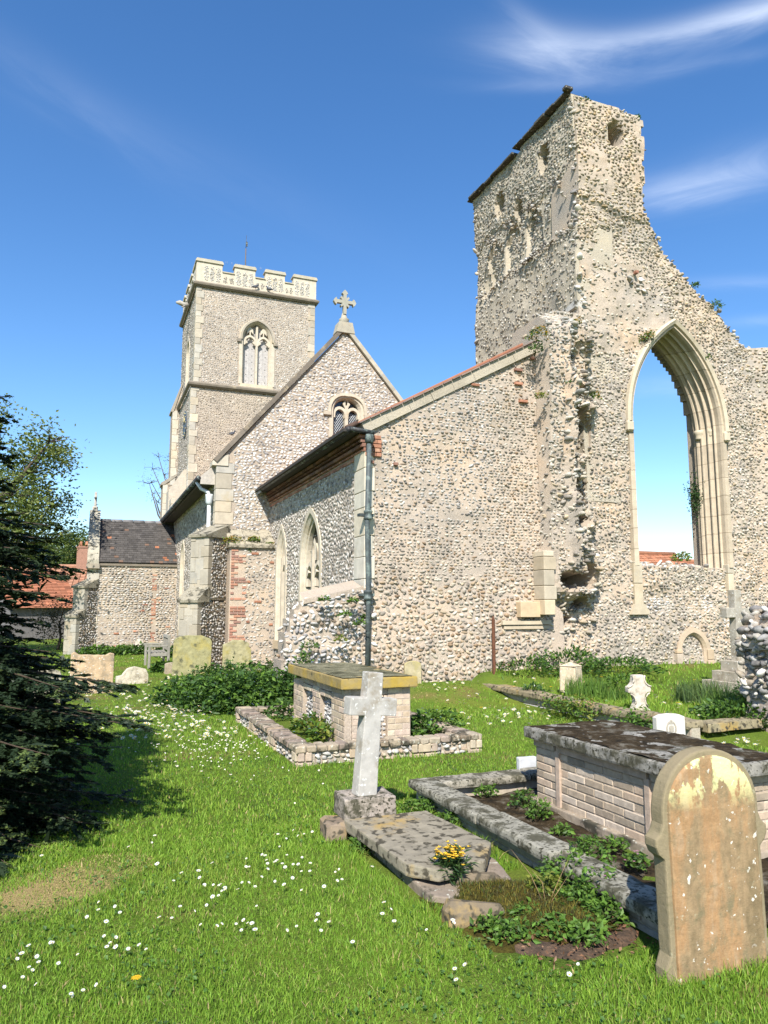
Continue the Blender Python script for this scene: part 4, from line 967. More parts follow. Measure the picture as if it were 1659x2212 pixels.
def d_re(u, v):
    n = .05 * nz(u, v, 21, .8) + .035 * nz(u, v, 22, 2.2) + .025 * nz(u, v, 23, 5)
    # the stump of a torn-off wall: a smooth left cheek, a ragged and hollowed right side
    left = sstep(8.70, 8.80, u) * (1 - sstep(9.25, 9.45, u))
    rag = sstep(9.15, 9.35, u) * (1 - sstep(9.75, 10.15, u + .25 * nz(u * 0, v, 9, 1.2)))
    top = (1 - sstep(7.6, 8.1, v)) * sstep(1.7, 2.1, v)
    p = .50 * left * top * (.70 + .30 * sstep(4, 7, v)) + rag * top * (.30 + .22 * nz(u, v, 31, 1.8) + .16 * nz(u, v, 33, 3.8))
    for (hu_, hv_, a, b, dp) in ((9.62, 5.70, .20, .30, 1.4), (9.88, 5.30, .13, .42, 1.3), (9.60, 5.14, .16, .20, 1.1), (9.92, 4.62, .13, .34, 1.2), (9.56, 4.28, .16, .16, 1.1), (9.55, 3.55, .20, .13, 1.0), (9.34, 2.26, .28, .17, 1.4), (9.74, 2.34, .15, .24, 1.3), (9.80, 3.95, .10, .22, .8), (9.55, 6.30, .16, .12, .9), (9.62, 1.78, .13, .14, 1.0), (9.30, 1.42, .14, .10, .7)):
        p = p - dp * np.exp(-(((u - hu_) / a) ** 2 + ((v - hv_) / b) ** 2) ** 3)
    # pale core standing out below the hollows
    p = p + .18 * np.exp(-(((u - 9.62) / .20) ** 2 + ((v - 3.0) / .6) ** 2)) * top
    # upper stage: facing lost below an irregular ledge
    led = sstep(10.95, 11.10, v + .22 * nz(u, v * 0, 41, 1.7)) * sstep(9.9, 10.0, u)
    n = n + .08 * led
    n = n - .10 * sstep(8.6, 9.4, v) * (1 - sstep(10.2, 10.8, v)) * sstep(10.4, 11.3, u) * (.5 + .5 * nz(u, v, 43, 1.8))
    n = n + .08 * sstep(10.2, 10.3, 9.2 + .9 * (u - 10) + 0 * v) * 0
    # putlog hole near the top
    n = n - 1.5 * np.exp(-(((u - 11.10) / .21) ** 2 + ((v - 12.84) / .27) ** 2) ** 4)
    # projecting masonry on the right edge of the picture
    n = n + .30 * sstep(15.0, 15.5, u) * (.6 + .4 * nz(u, v, 45, 1.2)) * sstep(2.0, 3.0, v)
    return n + p
m = MB()
fe = EAST(13.02)
relief_wall(m, fe, [EOUT, ah], .085, d_re, 1.0, M_RUINMORTAR)
def keep_e(u, v, r):
    bare = nz(u, v, 51, .8) > .30                    # patches of flush mortar
    bare &= (v > 2.0) & (u > 9.9)
    q = (u < 8.95) & (v < 2.9) & (v > 1.5)            # dressed stones stand here
    return (r.random(len(u)) > .08 + .62 * bare) & ~q
def tone_e(u, v):
    w = sstep(.1, .6, nz(u, v, 53, .42))[:, None]
    left = (sstep(3.5, 6.5, v) * (1 - sstep(9.5, 10, u)))[:, None]
    t = (1 - w) * np.array([1.04, 1.0, .93]) + w * np.array([1.06, .95, .78])
    return t * (1 - left) + left * np.array([.88, .90, .90])
stones(m, fe, [EOUT, ah], .140, .100, .058, PAL_RUIN, 201, .55, disp=d_re, keep=keep_e, tone=tone_e, rotv=.45, gap=.82)
stones(m, fe, [EOUT, ah], .095, .075, .045, PAL_RUIN, 202, .9, disp=d_re, keep=lambda u, v, r: keep_e(u, v, r) & (r.random(len(u)) > .72), tone=tone_e, rotv=1.0)
stones(m, fe, [[(8.75, 1.0), (10.0, 1.0), (10.0, 8.0), (8.75, 8.0)]], .24, .17, .20, PAL_RUIN, 203, .6, disp=d_re, keep=lambda u, v, r: (r.random(len(u)) > .35) & (u + .3 * nz(u, v, 1, 1) > 9.15), tone=tone_e, rotv=.4)
edge_stones(m, fe, sil[:-2], .13, PAL_RUIN * .92, 204, depth=.95, spread=.04, per=1.5)
edge_stones(m, fe, [(8.74, 6.2), (8.76, 7.5), (8.86, 8.0), (9.3, 8.22), (9.72, 8.16), (9.94, 8.2)], .13, PAL_RUIN * .85, 205, depth=.5, spread=.06, per=1.2)
edge_stones(m, fe, [(9.98, 11.12), (10.2, 11.18), (10.5, 11.15), (10.8, 11.02), (11.27, 11.1), (11.75, 10.95)], .13, PAL_RUIN, 207, depth=-.10, spread=.03, per=1.6)
edge_stones(m, fe, [(10.0, 9.05), (10.6, 9.1), (11.3, 9.3), (11.9, 9.2)], .13, PAL_RUIN, 208, depth=-.05, spread=.10, per=1.2)
bricks(m, fe, 10.0, 11.6, 9.0, 9.6, .2, .08, PAL_BRICK_R, .10, .02, 206, .1, keep=lambda u, v, r: r.random() < .05)
arch_wall = build('arch_wall', m, ruin, label='sunlit rubble wall pierced by the arch')
# south flank
SOUT = [(-17.75, 4.0), (-13.02, 4.0), (-13.02, 13.60), (-15.2, 13.58), (-15.2, 13.50), (-17.75, 13.48)]
def d_rs(u, v):
    y = -u
    n = .05 * nz(u, v, 61, .8) + .035 * nz(u, v, 62, 2.4)
    arc = (v > 10.0) & (v < 12.3)
    # shallow blind arcade: round-headed and triangular panels between pilasters
    for c in (13.75, 14.85, 15.85, 16.75):
        hw = .36; h = 11.5
        head = h - .9 * np.abs(y - c) / hw * .55
        ins = (np.abs(y - c) < hw) & (v > 10.45) & (v < head + .35)
        n = n - .11 * ins
    n = n - .06 * sstep(10.38, 10.48, v + .12 * nz(u, 0 * v, 63, 2)) + .06 * sstep(11.85, 12.0, v + .15 * nz(u, 0 * v, 64, 1.5))
    for (hy, hv_, a, b) in ((14.21, 12.72, .20, .30), (16.32, 12.62, .19, .30), (15.43, 12.02, .13, .20)):
        n = n - 1.4 * np.exp(-(((y - hy) / a) ** 2 + ((v - hv_) / b) ** 2) ** 4)
    for (hy, hv_, a, b) in ((15.0, 11.6, .10, .45), (15.5, 11.75, .10, .40), (17.2, 10.6, .3, .5)):
        n = n - .16 * np.exp(-(((y - hy + .5 * (v - hv_) * .6) / a) ** 2 + ((v - hv_) / b) ** 2))
    return n
m = MB(); fs = SOUTH(RX)
relief_wall(m, fs, [SOUT], .085, d_rs, 1.0, M_MORTAR_G)
stones(m, fs, [SOUT], .15, .105, .05, PAL_RUIN, 211, .55, disp=d_rs, keep=lambda u, v, r: r.random(len(u)) > np.where((v < 10.3) | ((v > 10.45) & (v < 11.7) & (np.min([np.abs(-u - c) for c in (13.25, 14.3, 15.35, 16.3, 17.2)], axis=0) < .17)) | ((v > 10.5) & (v < 11.7) & (-u < 14.1)), .70, .10), rotv=.5, tone=lambda u, v: np.tile([.88, .86, .82], (len(u), 1)), gap=.8)
stones(m, fs, [SOUT], .09, .07, .03, PAL_RUIN, 212, .8, disp=d_rs, keep=lambda u, v, r: r.random(len(u)) > .70, rotv=1, tone=lambda u, v: np.tile([.9, .87, .82], (len(u), 1)))
edge_stones(m, fs, [(-17.66, 8.0), (-17.66, 13.35)], .17, PAL_RUIN * .8, 213, depth=.9, spread=.03, per=1.6)
edge_stones(m, fs, [(-13.03, 8.3), (-13.05, 13.5)], .16, PAL_RUIN, 214, depth=.15, spread=.05, per=2)
edge_stones(m, fs, [(-17.6, 10.42), (-16.4, 10.40), (-15.2, 10.42), (-13.05, 10.40)], .12, PAL_RUIN * .85, 215, depth=-.10, spread=.03, per=1.8)
for c_ in (13.75, 14.85, 15.85, 16.75): edge_stones(m, fs, [(-c_ - .38, 11.2), (-c_, 11.95), (-c_ + .38, 11.2)], .10, PAL_RUIN * .8, 216, depth=-.08, spread=.02, per=1.8)
build('flank_wall', m, ruin, label='greyer flank of the ruin with blind arcading and putlog holes')
m = MB(); y = 13.1
while y < 17.85:
    w = rng.uniform(.25, .5); z = 13.63 if y < 15.2 else 13.50
    m.span((RX - .16 + rng.normal(0, .02), y, z + rng.normal(0, .012)), (RX + .6, min(y + w - .01, 17.9), z + .06 + rng.normal(0, .012)), M_GREYSTONE, np.array((.08, .075, .065)) * rng.uniform(.7, 1.3), bev=.012); y += w
m.span((RX - .20, 12.97, 13.66), (RX + .02, 13.12, 13.76), M_GREYSTONE, (.06, .055, .05), bev=.02)
build('slate_capping', m, ruin)
m = MB()   # weathering slab where the lost roof met the flank
a = pX(1195, 705, RX); b = pX(1255, 662, RX)
m.prism([(-a[1], a[2]), (-13.0, b[2]), (-13.0, b[2] + .16), (-a[1], a[2] + .06)], .25, SOUTH(RX - .12), M_GREYSTONE, (.48, .46, .42))
build('weathering_slab', m, ruin)
# arch mouldings
m = MB()
A = ARC
arch_ring(m, fe, A['c'], A['v0'] - .0, A['vs'], A['w'], A['rise'], [(-.14, .12), (-.14, -.10), (-.02, -.11), (.0, -.05), (.0, .06), (.045, .08), (.045, .10), (-.03, .16), (.03, .22), (.075, .24), (.075, .27), (.015, .32), (.075, .40), (.10, .42), (.10, .45), (.05, .49), (.10, .53), (.115, .57), (.08, .61), (.07, .70)], M_ARCHSTONE, (.48, .40, .295), 18)
arch = build('arch_moulding', m, ruin, label='moulded pale stone arch of three orders')
m = MB()
arch_ring(m, fe, A['c'], A['vs'] - .05, A['vs'], A['w'], A['rise'], [(-.19, .08), (-.19, -.14), (-.15, -.20), (-.08, -.16), (-.07, .02)], M_ASHLAR, (.50, .43, .32), 18)
build('hood_mould', m, arch)
for sg in (-1, 1):
    m = MB()
    for (o, d, rr, hh) in ((.09, .52, .11, .09), (.04, .24, .055, .06)):
        m = MB(); m.lathe([(rr * .9, -hh * 1.4), (rr * 1.05, -hh), (rr * .95, -hh * .5), (rr * 1.15, 0), (rr * 1.25, hh * .5), (rr * 1.25, hh), (rr * 1.05, hh * 1.2)], (A['c'] + sg * (A['w'] - o + .04), 13.02 + d, A['vs']), M_ASHLAR, (.52, .45, .33), 14); build('capital', m, arch)
    m = MB(); m.box((A['c'] + sg * (A['w'] + .13), 12.92, A['vs'] - .16), (.18, .16, .24), M_ASHLAR, (.50, .43, .32), bev=.03)
    build('label_stop', m, arch)
# infill below the arch
m = MB(); IN = [(A['c'] - A['w'] - .05, 0), (A['c'] + A['w'] + .05, 0), (A['c'] + A['w'] + .05, 2.45), (A['c'] + .9, 2.62), (A['c'] + .1, 2.66), (A['c'] - .6, 2.62), (A['c'] - A['w'] - .05, 2.68)]
d_in = lambda u, v: .05 * nz(u, v, 71, 1.2) - .12 * sstep(1.7, 2.3, v)
IN2 = [(u, max(v, 1.2)) for u, v in IN]
relief_wall(m, EAST(13.05), [IN2], .09, d_in, .5, M_RUINMORTAR)
stones(m, EAST(13.05), [IN2], .13, .095, .05, PAL_WHITE, 221, .3, disp=d_in, weights=[.15, .15, .2, .15, .08, .05, .12, .1])
edge_stones(m, EAST(13.1), [(A['c'] - 1.2, 2.66), (A['c'], 2.67), (A['c'] + .8, 2.62), (A['c'] + 1.3, 2.45), (A['c'] + 1.35, 2.2)], .16, PAL_RUIN, 222, depth=.5, spread=.03, per=1.4)
build('infill_wall', m, ruin)
# jamb foot, blocked niche, dressed corner with its string
m = MB()
blocks(m, fe, A['c'] - A['w'] - .17, A['c'] - A['w'] + .06, 1.75, 2.7, .45, 231, proud=.10, base=(.48, .41, .30))
m.prism([(A['c'] - A['w'] - .28, 1.55), (A['c'] - A['w'] + .22, 1.55), (A['c'] - A['w'] + .10, 1.78), (A['c'] - A['w'] - .17, 1.78)], .3, fe, M_ASHLAR, (.47, .40, .29), -.10)
build('jamb_foot', m, arch); m = MB()
blocks(m, fe, A['c'] + A['w'] - .02, A['c'] + A['w'] + .15, 1.6, 2.7, .45, 232, proud=.08, base=(.47, .40, .295))
build('jamb_foot', m, arch)
m = MB(); nc = pY(1494, 1400, 13.0)[0]
arch_ring(m, fe, nc, .42, .72, .40, .46, [(-.08, .1), (-.08, -.10), (.03, -.11), (.08, -.05), (.08, .1)], M_ASHLAR, (.46, .36, .255), 8)
blocks(m, fe, nc - .52, nc - .36, .3, .78, .2, 233, proud=.14, base=(.46, .36, .255)); blocks(m, fe, nc + .36, nc + .54, .3, .78, .2, 234, proud=.14, base=(.46, .36, .255))
build('blocked_niche', m, ruin, label='small blocked pointed niche at the foot of the wall')
m = MB()
fq = EAST(12.66)
blocks(m, fq, 8.53, 8.78, 1.55, 2.85, .3, 235, proud=.06, base=(.47, .40, .295), depth=.5, alt=.05, var=.1)
blocks(m, EAST(12.78), 8.08, 8.54, 1.50, 1.82, .3, 236, proud=.0, base=(.47, .38, .27), depth=.3)
x0 = pY(1078, 1332, 13)[0]
m.prism([(x0, 1.36), (8.85, 1.36), (8.85, 1.44), (x0, 1.44)], .3, EAST(12.86), M_ASHLAR, (.50, .42, .30)); m.prism([(x0 + .05, 1.27), (8.8, 1.27), (8.8, 1.34), (x0 + .05, 1.34)], .3, EAST(12.89), M_ASHLAR, (.46, .38, .27))
build('dressed_corner', m, ruin)
# return wall leaving the picture on the right
m = MB()
RT = [(-13.0, -.1), (-11.6, -.1), (-11.7, 3.0), (-11.9, 5.2), (-12.2, 6.8), (-12.3, 7.9), (-13.0, 8.0)]
d_rt = lambda u, v: .12 * nz(u, v, 81, 1.1) + .06 * nz(u, v, 82, 3)
relief_wall(m, SOUTH(16.0), [RT], .1, d_rt, .9, M_RUINMORTAR)
stones(m, SOUTH(16.0), [RT], .16, .11, .07, PAL_RUIN, 241, .5, disp=d_rt)
edge_stones(m, SOUTH(16.0), RT[1:], .17, PAL_RUIN, 242, depth=.8)
build('return_wall', m, ruin)

# ---- loose ends of other vanished walls
def rubble(name, line, thick, N, Oo, U, label, seed, pal=PAL_WHITE, size=.16, bulge=.10, mat=M_MORTAR):
    m = MB(); fr = frame(Oo, U, N)
    d = lambda u, v: bulge * nz(u, v, seed, 1.6) + .05 * nz(u, v, seed + 1, 4)
    relief_wall(m, fr, [line], .08, d, thick, mat)
    stones(m, fr, [line], size, size * .72, .07, pal, seed, .6, disp=d, rotv=.6, gap=.92)
    edge_stones(m, fr, line[1:] if seed % 2 else line[2:] + line[:1], size, pal, seed + 3, depth=thick, spread=.04, per=1.3)
    back = (fr[0] - fr[3] * thick, fr[1], fr[2], fr[3])
    return m, fr
st = [(3.22, -.1), (4.95, -.1), (4.95, 2.06), (4.5, 2.0), (4.05, 1.90), (3.62, 1.80), (3.44, 1.60), (3.36, 1.35), (3.30, 1.1), (3.24, .6)]
m, fr = rubble('x', st, .55, (0, -1, 0), (0, 12.92, 0), (1, 0, 0), '', 301, np.concatenate([PAL_WHITE, PAL_COBBLE[:3], PAL_COBBLE[4:6]]), .145, .06, M_MORTAR_D)
o = build('rubble_wall', m, None, 'broken-off flint wall stub sloping down beside the iron downpipe', 'wall')
m = MB()
m.add([(3.62, 12.90, 1.84), (4.72, 12.88, 2.08), (4.72, 13.4, 2.22), (3.66, 13.4, 1.98), (3.6, 12.90, 1.76), (4.72, 12.88, 2.0)], [(0, 1, 2, 3), (4, 5, 1, 0)], M_MORTAR_D, (.3, .26, .2))
build('mortar_cap', m, o)
rb = [(8.02, -.1), (9.6, -.1), (9.6, 2.0), (8.55, 1.75), (8.2, 1.58), (8.06, 1.40), (7.98, 1.22), (8.06, 1.02), (8.02, .70), (8.10, .45)]
m, fr = rubble('x', rb, .6, (0, -1, 0), (.36, 7.10, 0), (1, 0, 0), '', 311, PAL_RUIN * 1.08, .14, .10, M_MORTAR)
r_ = np.random.default_rng(5); n_ = 520
zz_ = r_.uniform(.0, 1.75, n_); xl_ = 8.36 + np.interp(zz_, [0, .45, .7, 1.0, 1.22, 1.4, 1.58, 1.75], [.10, .10, .0, .06, -.06, .02, .18, .5])
C_ = np.stack([xl_ + np.abs(r_.normal(0, .05, n_)) * 1.0, r_.uniform(7.06, 7.75, n_), zz_], 1); k_ = r_.random(n_) < .35
C_[k_, 0] += r_.uniform(0, 1.0, k_.sum()); C_[k_, 1] = 7.08 + r_.normal(0, .04, k_.sum())
blobs(m, C_, np.where(r_.random(n_) < .25, r_.uniform(.13, .22, n_), r_.uniform(.05, .13, n_)), (PAL_RUIN * .55 + .04), r_, M_FLINT, .6)
C2_ = np.stack([r_.uniform(8.3, 9.4, 160), r_.uniform(6.85, 7.15, 160), r_.uniform(-.02, .22, 160)], 1); blobs(m, C2_, r_.uniform(.08, .22, 160), PAL_RUIN * .75, r_, M_FLINT, .7)
build('rubble_wall', m, None, 'ragged whitish lump of rubble wall at the right edge above the ivy', 'wall')
# ================================================================== GROUND
def grid(x0, x1, y0, y1, s, zf):
    gx = np.arange(x0, x1 + s * .5, s); gy = np.arange(y0, y1 + s * .5, s); X, Y = np.meshgrid(gx, gy, indexing='ij'); W = len(gy)
    i, j = np.meshgrid(np.arange(len(gx) - 1), np.arange(W - 1), indexing='ij'); a = (i * W + j).ravel()
    return np.stack([X.ravel(), Y.ravel(), zf(X.ravel(), Y.ravel())], 1), np.stack([a, a + W, a + W + 1, a + 1], 1)
def mat_ground():
    m, n, l, b = new_mat('turf'); p = pos(n)
    f = noise(n, l, 1.1, 5, .6, p); g = noise(n, l, 9, 5, .7, p); h = noise(n, l, 70, 4, .7, p)
    c = ramp(n, l, f, [(.32, (.08, .13, .018)), (.5, (.12, .18, .025)), (.66, (.16, .20, .03))])
    c = mix(n, l, ramp(n, l, g, [(.55, 0), (.72, .7)]), c, (.13, .12, .035))
    s = noise(n, l, .62, 3, .5, p)
    c = mix(n, l, ramp(n, l, s, [(.58, 0), (.68, .9)]), c, (.22, .15, .065))
    c = mix(n, l, 1, c, ramp(n, l, h, [(.3, .55), (.7, 1.25)]), 'MULTIPLY')
    wp = n.new('ShaderNodeVectorMath'); wp.operation = 'DISTANCE'; l.new(p, wp.inputs[0]); wp.inputs[1].default_value = (-.15, 5.2, 0)   # worn straw-coloured strip in front of the yew
    wd = n.new('ShaderNodeMath'); wd.operation = 'MULTIPLY_ADD'; l.new(g, wd.inputs[0]); wd.inputs[1].default_value = -.5; l.new(wp.outputs['Value'], wd.inputs[2])
    c = mix(n, l, ramp(n, l, wd.outputs[0], [(.0, .85), (.26, 0)]), c, (.38, .28, .13))
    l.new(c, b.inputs['Base Color']); b.inputs['Roughness'].default_value = .95; b.inputs['Specular IOR Level'].default_value = .1
    bump(n, l, b, h, .8, .03); return m
M_TURF = mat_ground()
m = MB()
V, Q = grid(-30, 30, -6, 54, .2, ground_z); m.add(V, Q, M_TURF, (.1, .15, .03), True)
far = [(-900, -300, -.02), (900, -300, -.02), (900, 1500, -.02), (-900, 1500, -.02), (-30, -6, 0), (30, -6, 0), (30, 54, 0), (-30, 54, 0)]
m.add(far, [(0, 1, 5, 4), (1, 2, 6, 5), (2, 3, 7, 6), (3, 0, 4, 7)], M_TURF, (.1, .15, .03))
build('ground', m, kind='structure')

# ================================================================== TOMBS
def worn(mb, fr, outline, depth, mat, col, d0=0.0, amp=.008, step=.06, seed=0, arris=.01):
    """a stone slab with a subdivided, slightly uneven surface and softened arrises"""
    import bmesh
    bm = bmesh.new(); Oo, U, Vv, N = fr
    vs_ = [bm.verts.new((p[0], p[1], 0)) for p in outline]; f = bm.faces.new(vs_)
    r = bmesh.ops.extrude_face_region(bm, geom=[f]); bmesh.ops.translate(bm, vec=(0, 0, -depth), verts=[g for g in r['geom'] if isinstance(g, bmesh.types.BMVert)])
    bmesh.ops.recalc_face_normals(bm, faces=bm.faces)
    bmesh.ops.bevel(bm, geom=[e for e in bm.edges if e.calc_face_angle(0) > .5], offset=arris, segments=2, affect='EDGES', profile=.6)
    bmesh.ops.triangulate(bm, faces=[f for f in bm.faces if len(f.verts) > 4])
    for _ in range(5):
        es = [e for e in bm.edges if e.calc_length() > step]
        if not es: break
        bmesh.ops.subdivide_edges(bm, edges=es, cuts=1, use_grid_fill=True)
        bmesh.ops.triangulate(bm, faces=[f for f in bm.faces if len(f.verts) > 4])
    V = np.array([v.co[:] for v in bm.verts]); bm.verts.index_update()
    Nn = np.array([v.normal[:] for v in bm.verts]); Fs = [tuple(v.index for v in f.verts) for f in bm.faces]; bm.free()
    from mathutils import noise as mn
    dn = np.array([mn.fractal(Vector(v) * 7 + Vector((seed * 3.1, 0, seed)), 1.0, 2.0, 3) for v in V])
    V = V + Nn * (amp * .8 * dn)[:, None]
    W = Oo + np.outer(V[:, 0], U) + np.outer(V[:, 1], Vv) + np.outer(V[:, 2] - d0, N)
    mb.add(W, Fs, mat, col, False)
TOP = lambda z: (np.array([0, 0, z]), np.array([1.0, 0, 0]), np.array([0, 1.0, 0]), np.array([0, 0, 1.0]))
def mat_moss(name, c1, c2, c3, sc=5):
    m, n, l, b = new_mat(name); p = pos(n)
    c = ramp(n, l, noise(n, l, sc, 8, .72, p), [(.36, c1), (.52, c2), (.68, c3)])
    h = noise(n, l, 60, 6, .75, p); c = mix(n, l, 1, c, ramp(n, l, h, [(.3, .6), (.7, 1.3)]), 'MULTIPLY')
    l.new(c, b.inputs['Base Color']); b.inputs['Roughness'].default_value = 1; b.inputs['Specular IOR Level'].default_value = .1
    bump(n, l, b, h, 1.0, .02); return m
M_LIDMOSS = mat_moss('mossy_lid', (.022, .018, .012), (.06, .042, .022), (.20, .18, .14), 7)
M_MOSS = mat_moss('moss', (.035, .028, .010), (.085, .07, .015), (.17, .145, .028), 9)
# near chest tomb
t = thing('chest_tomb', (4.1, 4.8, 0), 'brick chest tomb with a thick dark mossy slab lid, inside a low stone kerb', 'tomb')
TX, TY0, TY1, TXR, TZ = 3.70, 3.93, 5.66, 4.52, .565
m = MB()
m.span((TX + .003, TY0 + .003, -.1), (TXR - .003, TY1 - .003, TZ - .01), M_MORTAR, (.4, .36, .3))
fs_ = SOUTH(TX); fe_ = EAST(TY0)
bricks(m, fs_, -TY1, -TY0, .06, TZ - .06, .225, .064, PAL_BRICK_P * 1.08, .004, .007, 401, .06, bev=.006)
bricks(m, fe_, TX + .02, TXR, .06, TZ - .06, .225, .064, PAL_BRICK_P * 1.12, .004, .007, 402, .06, bev=.006)
bricks(m, frame((0, TY1, 0), (-1, 0, 0), (0, 1, 0)), -TXR, -TX, .06, TZ - .06, .225, .0765, PAL_BRICK_P, .012, .011, 403, .06)
build('brick_body', m, t)
m = MB()
for (fr, a, b) in ((fs_, -TY1 - .01, -TY0 + .01), (fe_, TX - .01, TXR + .01)):
    m.fbox(fr, a + .34, b - .34, TZ - .055, TZ + .01, -.028, .1, M_BRICK, (.40, .30, .22)); m.fbox(fr, a, a + .30, TZ - .055, TZ + .01, -.02, .1, M_BRICK, (.42, .33, .24)); m.fbox(fr, b - .30, b, TZ - .055, TZ + .01, -.02, .1, M_BRICK, (.42, .33, .24))
    m.fbox(fr, a + .32, a + .37, .06, TZ - .05, -.022, .1, M_BRICK, (.44, .34, .26)); m.fbox(fr, b - .37, b - .32, .06, TZ - .05, -.022, .1, M_BRICK, (.44, .34, .26))
build('brick_pilasters', m, t)
m = MB(); worn(m, TOP(.07), [(TX - .05, TY0 - .05), (TXR + .05, TY0 - .05), (TXR + .05, TY1 + .05), (TX - .05, TY1 + .05)], .2, M_GREYSTONE, (.34, .28, .21), seed=3); build('plinth', m, t)
m = MB(); worn(m, TOP(TZ + .10), [(TX - .08, TY0 - .10), (TXR + .08, TY0 - .10), (TXR + .08, TY1 + .08), (TX - .08, TY1 + .08)], .095, M_KERB, (.27, .255, .22), seed=5, amp=.009, step=.05, arris=.018)
lid = build('lid', m, t)
m = MB(); V, Q = grid(TX - .05, TXR + .05, TY0 - .07, TY1 + .05, .025, lambda x, y: TZ + .104 + .010 * nz(x, y, 5, 9) + .006 * nz(x, y, 7, 25)); m.add(V, Q, M_LIDMOSS, (.1, .08, .04), True); build('moss_cover', m, lid)
# near kerb
k = thing('grave_kerb', (2.85, 4.8, 0), 'low grey coped kerb wall round the brick tomb with the dark mossy lid', 'kerb')
KZ = .175
m = MB()
fk = SOUTH(2.84)
m.prism([(-6.22, -.1), (-3.15, -.1), (-3.15, KZ - .07), (-6.22, KZ - .07)], .14, fk, M_MORTAR_G)
bricks(m, fk, -6.22, -3.15, -.05, KZ - .07, .30, .078, np.array([(.34, .31, .27), (.40, .36, .30), (.28, .26, .22)]), .012, .012, 411, .05, bev=.008)
m.prism([(2.84, -.1), (5.3, -.1), (5.3, KZ - .07), (2.84, KZ - .07)], .14, EAST(6.16), M_MORTAR_G)
bricks(m, EAST(6.16), 2.98, 5.3, -.05, KZ - .07, .45, .16, np.array([(.44, .36, .28), (.46, .39, .31)]), .01, .012, 412, .05, bev=.008)
m.span((5.1, 3.15, -.1), (5.24, 6.1, KZ - .07), M_MORTAR_G)
build('kerb_wall', m, k)
for (a, b) in ((6.30, 5.05), (5.04, 4.10), (4.09, 3.05)):
    m = MB(); worn(m, TOP(KZ + rng.normal(0, .006)), [(2.75, b), (2.99, b), (2.99, a), (2.75, a)], .075, M_KERB, (.29, .275, .22), seed=int(a * 10), amp=.008, arris=.025); build('coping_stone', m, k)
for (a, b) in ((3.0, 3.92), (3.93, 4.9), (4.91, 5.35)):
    m = MB(); worn(m, TOP(KZ - .01 + rng.normal(0, .006)), [(a, 6.08), (b, 6.08), (b, 6.32), (a, 6.32)], .075, M_KERB, (.31, .285, .225), seed=int(a * 13), amp=.008, arris=.025); build('coping_stone', m, k)
m = MB(); worn(m, TOP(KZ), [(5.06, 3.05), (5.30, 3.05), (5.30, 6.05), (5.06, 6.05)], .075, M_KERB, (.29, .275, .22), seed=9, arris=.025); build('coping_stone', m, k)
m = MB(); V, Q = grid(3.0, 5.06, 3.1, 6.1, .05, lambda x, y: .02 + .03 * nz(x, y, 2, 2) + .02 * nz(x, y, 4, 7) + .04 * np.exp(-((x - 3.02) / .1) ** 2)); m.add(V, Q, M_LIDMOSS, (.1, .1, .05), True); build('kerb_bed', m, k)

# far chest tomb with flint panels
t = thing('chest_tomb', (3.3, 9.7, 0), 'buff brick chest tomb with flint panels and a lid edged in orange lichen', 'tomb')
BX0, BX1, BY0, BY1, BZ = 2.87, 3.72, 8.42, 10.72, .74
m = MB()
m.span((BX0 + .09, BY0 + .09, -.1), (BX1 - .09, BY1 - .09, BZ), M_MORTAR_G)
fs_ = SOUTH(BX0); fe_ = EAST(BY0)
sp_ = [(-BY1 + .50, -BY1 + .98), (-BY0 - .98, -BY0 - .50)]
ep_ = [(BX0 + .30, BX1 - .30)]
pv = (.10, BZ - .17)
def kp(panels): return lambda u, v, r: not any(a < u < b and pv[0] < v < pv[1] for a, b in panels)
def panel_wall(fr, a, b, panels, sd_):
    edges = sorted([a, b] + [x for p in panels for x in p])
    for i in range(len(edges) - 1):
        u0, u1 = edges[i], edges[i + 1]
        if (u0, u1) not in panels: m.fbox(fr, u0, u1, -.05, BZ, .004, .09, M_MORTAR, (.5, .44, .34))
        if (u0, u1) in panels:
            bricks(m, fr, u0, u1, -.05, pv[0], .2, .075, PAL_BRICK_Y, 0, .01, sd_ + i, .1, bev=.005); bricks(m, fr, u0, u1, pv[1], BZ, .2, .075, PAL_BRICK_Y, 0, .01, sd_ + i + 7, .1, bev=.005)
        else: bricks(m, fr, u0, u1, -.05, BZ, .2, .075, PAL_BRICK_Y, 0, .01, sd_ + i, .1, bev=.005)
panel_wall(fs_, -BY1, -BY0, sp_, 421); panel_wall(fe_, BX0 + .1, BX1, ep_, 431)
m.span((BX1 - .09, BY0 + .1, 0), (BX1, BY1, BZ), M_BRICK, (.48, .4, .3)); m.span((BX0 + .1, BY1 - .09, 0), (BX1 - .1, BY1, BZ), M_BRICK, (.48, .4, .3))
build('brick_body', m, t)
for fr, (a, b) in ((fs_, sp_[0]), (fs_, sp_[1]), (fe_, ep_[0])):
    m = MB(); f2 = (fr[0] - fr[3] * .075, fr[1], fr[2], fr[3])
    m.fbox(f2, a, b, pv[0], pv[1], 0, .03, M_MORTAR_D)
    stones(m, f2, [[(a, pv[0]), (b, pv[0]), (b, pv[1]), (a, pv[1])]], .055, .05, .03, PAL_WHITE * .9, 441 + int(a * 7) % 9, .4, gap=.95, weights=[.2, .2, .2, .15, .1, .05, .05, .05])
    build('flint_panel', m, t)
m = MB(); worn(m, TOP(BZ + .13), [(BX0 - .07, BY0 - .09), (BX1 + .06, BY0 - .09), (BX1 + .06, BY1 + .08), (BX0 - .07, BY1 + .08)], .125, M_LICHEN, (.30, .23, .10), seed=8, step=.08, arris=.012)
lid = build('lid', m, t)
